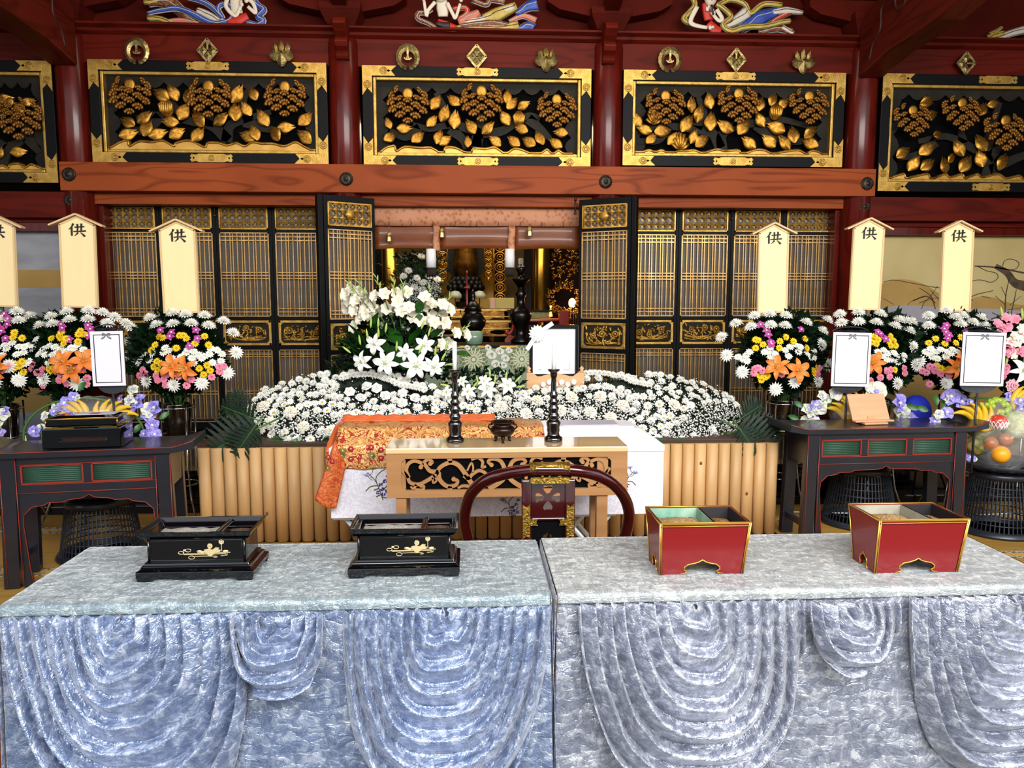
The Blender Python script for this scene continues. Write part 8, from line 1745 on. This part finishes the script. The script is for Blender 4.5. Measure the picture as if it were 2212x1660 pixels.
def hand(t, px, py, ang, s=8):
    O = Vector(t.location); k = Ya/F; p = at(px, py, Ya-.10)-O; mb = MB().ball(p, (s*.5*k, s*.3*k, s*.55*k), 8, 6)
    for j in range(4):
        a = radians(ang+(j-1.5)*13); L_ = s*(1.25-.12*abs(j-1.3))*k; mb.tube([(p.x+.3*s*k*cos(a), p.y, p.z+.3*s*k*sin(a)), (p.x+L_*.75*cos(a), p.y-.01, p.z+L_*.75*sin(a)), (p.x+L_*cos(a+.15), p.y, p.z+L_*sin(a+.15))], [.2*s*k*.6, .17*s*k*.6, .1*s*k*.6], 5)
    a = radians(ang+65); mb.tube([p, (p.x+.75*s*k*cos(a), p.y-.005, p.z+.75*s*k*sin(a))], [.2*s*k*.7, .1*s*k*.7], 5); obj('hand', mb, pal['skin'], t)
f1 = figure('blue scarfed flying figure carving with a red skirt, partly cut off at the top', [
    ('torso', [(506, -22), (508, 5), (512, 30)], [16, 22, 24], 'skin', .07), ('skirt', [(490, 46), (515, 44), (535, 34)], [10, 20, 14], 'red', .08), ('arm', [(522, -8), (545, 5), (552, 28), (535, 14)], [9, 7], 'skin', .10), ('arm', [(492, -6), (488, 14), (508, 34), (520, 14)], [9, 7], 'skin', .10),
    ('drapery', [(425, 22), (445, 30), (470, 44), (490, 48)], [12, 14, 10], 'white', .05), ('drapery', [(320, 10), (340, 4), (370, 8), (395, 28), (420, 48)], [8, 22, 16], 'brown', .04), ('drapery', [(318, 38), (345, 40), (370, 50)], [10, 8], 'yellow', .05), ('drapery', [(310, 4), (340, 0), (370, -10)], [8, 16], 'yellow', .045), ('drapery', [(350, 48), (390, 44), (430, 52)], [8, 12], 'pink', .045),
    ('scarf', [(318, 28), (345, 22), (385, 18), (425, 34), (460, 50), (490, 46), (505, 30)], [6, 11, 8], 'blue', .08), ('scarf', [(400, -8), (440, 4), (468, 24), (480, 38), (470, 18), (482, 8), (500, 12)], [8, 9], 'blue', .07), ('scarf', [(540, -10), (556, 10), (570, 22), (556, 34), (568, 44), (556, 54), (530, 48)], [10, 11], 'blue', .06), ('drapery', [(360, 55), (420, 50), (470, 55)], [8, 10], 'white', .04)])
hand(f1, 532, 2, 80); hand(f1, 522, 10, 95); face(f1, 507, -32, 13)
f2 = figure('white armed flying figure carving with both hands raised over the middle transom', [
    ('torso', [(953, -2), (956, 18), (957, 36)], [22, 26, 20], 'skin', .07), ('skirt', [(945, 46), (962, 56), (985, 62)], [12, 22, 14], 'red', .08), ('arm', [(940, 4), (925, 22), (921, 34), (916, 2)], [8, 7, 6], 'skin', .10), ('arm', [(966, 6), (978, 30), (984, 38), (994, 8)], [8, 7, 6], 'skin', .10), ('sash', [(944, 50), (958, 54), (972, 54)], [10, 12], 'hair', .10),
    ('scarf', [(944, 62), (925, 50), (903, 40), (904, 28), (920, 26), (932, 18)], [6, 9], 'brown', .06), ('scarf', [(978, 20), (1004, 16), (1008, 30), (990, 40)], [10, 9], 'red', .05), ('drapery', [(990, 48), (1015, 38), (1035, 26)], [16, 22, 12], 'pink', .05), ('drapery', [(1005, 46), (1045, 40), (1075, 26), (1110, 14)], [8, 12], 'white', .06), ('drapery', [(1045, 42), (1075, 30), (1115, 12)], [20, 26, 16], 'yellow', .05),
    ('drapery', [(985, 62), (1030, 60), (1080, 62), (1120, 54)], [12, 20, 16], 'yellow', .06), ('drapery', [(995, 56), (1030, 52), (1070, 50), (1100, 56)], [8, 14, 10], 'brown', .065), ('drapery', [(1115, 30), (1140, 14), (1160, 8)], [10, 26], 'blue', .055), ('drapery', [(1120, 64), (1140, 56), (1152, 62)], [12, 20], 'blue', .06), ('drapery', [(1100, 46), (1130, 34), (1158, 44)], [6, 12], 'pink', .05), ('drapery', [(1020, 0), (1050, 10), (1060, 0), (1090, 4)], [7, 8], 'brown', .04)])
hand(f2, 915, -2, 95); hand(f2, 996, 0, 85); face(f2, 952, -14, 14)
f3 = figure('flute playing flying figure carving in red over the third transom', [
    ('torso', [(1528, 6), (1530, 24), (1532, 44)], [24, 26, 22], 'red', .06), ('neck', [(1536, 2), (1533, 20)], [10, 12], 'skin', .08), ('skirt', [(1530, 50), (1542, 62), (1558, 66)], [18, 22, 12], 'red', .07), ('arm', [(1506, 14), (1492, 44), (1500, 54), (1528, 60)], [10, 10, 7], 'skin', .10), ('arm', [(1548, 20), (1560, 40), (1552, 44), (1536, 26)], [9, 9, 7], 'skin', .10),
    ('scarf', [(1548, 8), (1565, 18), (1580, 36), (1562, 52), (1580, 66), (1610, 58), (1650, 56), (1685, 48), (1708, 44)], [8, 10, 8], 'yellow', .08), ('scarf', [(1496, -8), (1502, 10), (1490, 26), (1478, 40), (1492, 50)], [9, 10], 'yellow', .06), ('scarf', [(1555, 8), (1580, -2), (1610, 8), (1622, 28), (1650, 8), (1690, 10)], [8, 10], 'yellow', .05),
    ('drapery', [(1565, 56), (1590, 44), (1615, 26)], [12, 24], 'white', .05), ('drapery', [(1600, 64), (1640, 40), (1680, 24)], [16, 30, 16], 'blue', .045), ('drapery', [(1640, 66), (1680, 40), (1712, 22)], [6, 12], 'red', .05), ('drapery', [(1670, 26), (1700, 22), (1735, 26)], [10, 14, 6], 'white', .055), ('drapery', [(1640, 70), (1680, 62), (1712, 68)], [8, 14], 'brown', .06), ('drapery', [(1690, 58), (1708, 68), (1714, 72)], [10, 8], 'white', .065), ('flute', [(1537, 10), (1541, 32)], [4, 4], 'hair', .13)])
hand(f3, 1528, 20, 60); hand(f3, 1542, 28, 120); hand(f3, 1534, 60, 10); face(f3, 1535, -4, 13)
f4 = figure('small yellow piece of a carving beyond the right sloping beam', [('scarf', [(2135, 82), (2150, 76), (2170, 70)], [12, 8], 'yellow', .05), ('scarf', [(2140, 74), (2155, 66), (2166, 58)], [8, 4], 'yellow', .06), ('drapery', [(2150, 84), (2190, 70), (2230, 60)], [10, 16], 'white', .04)])
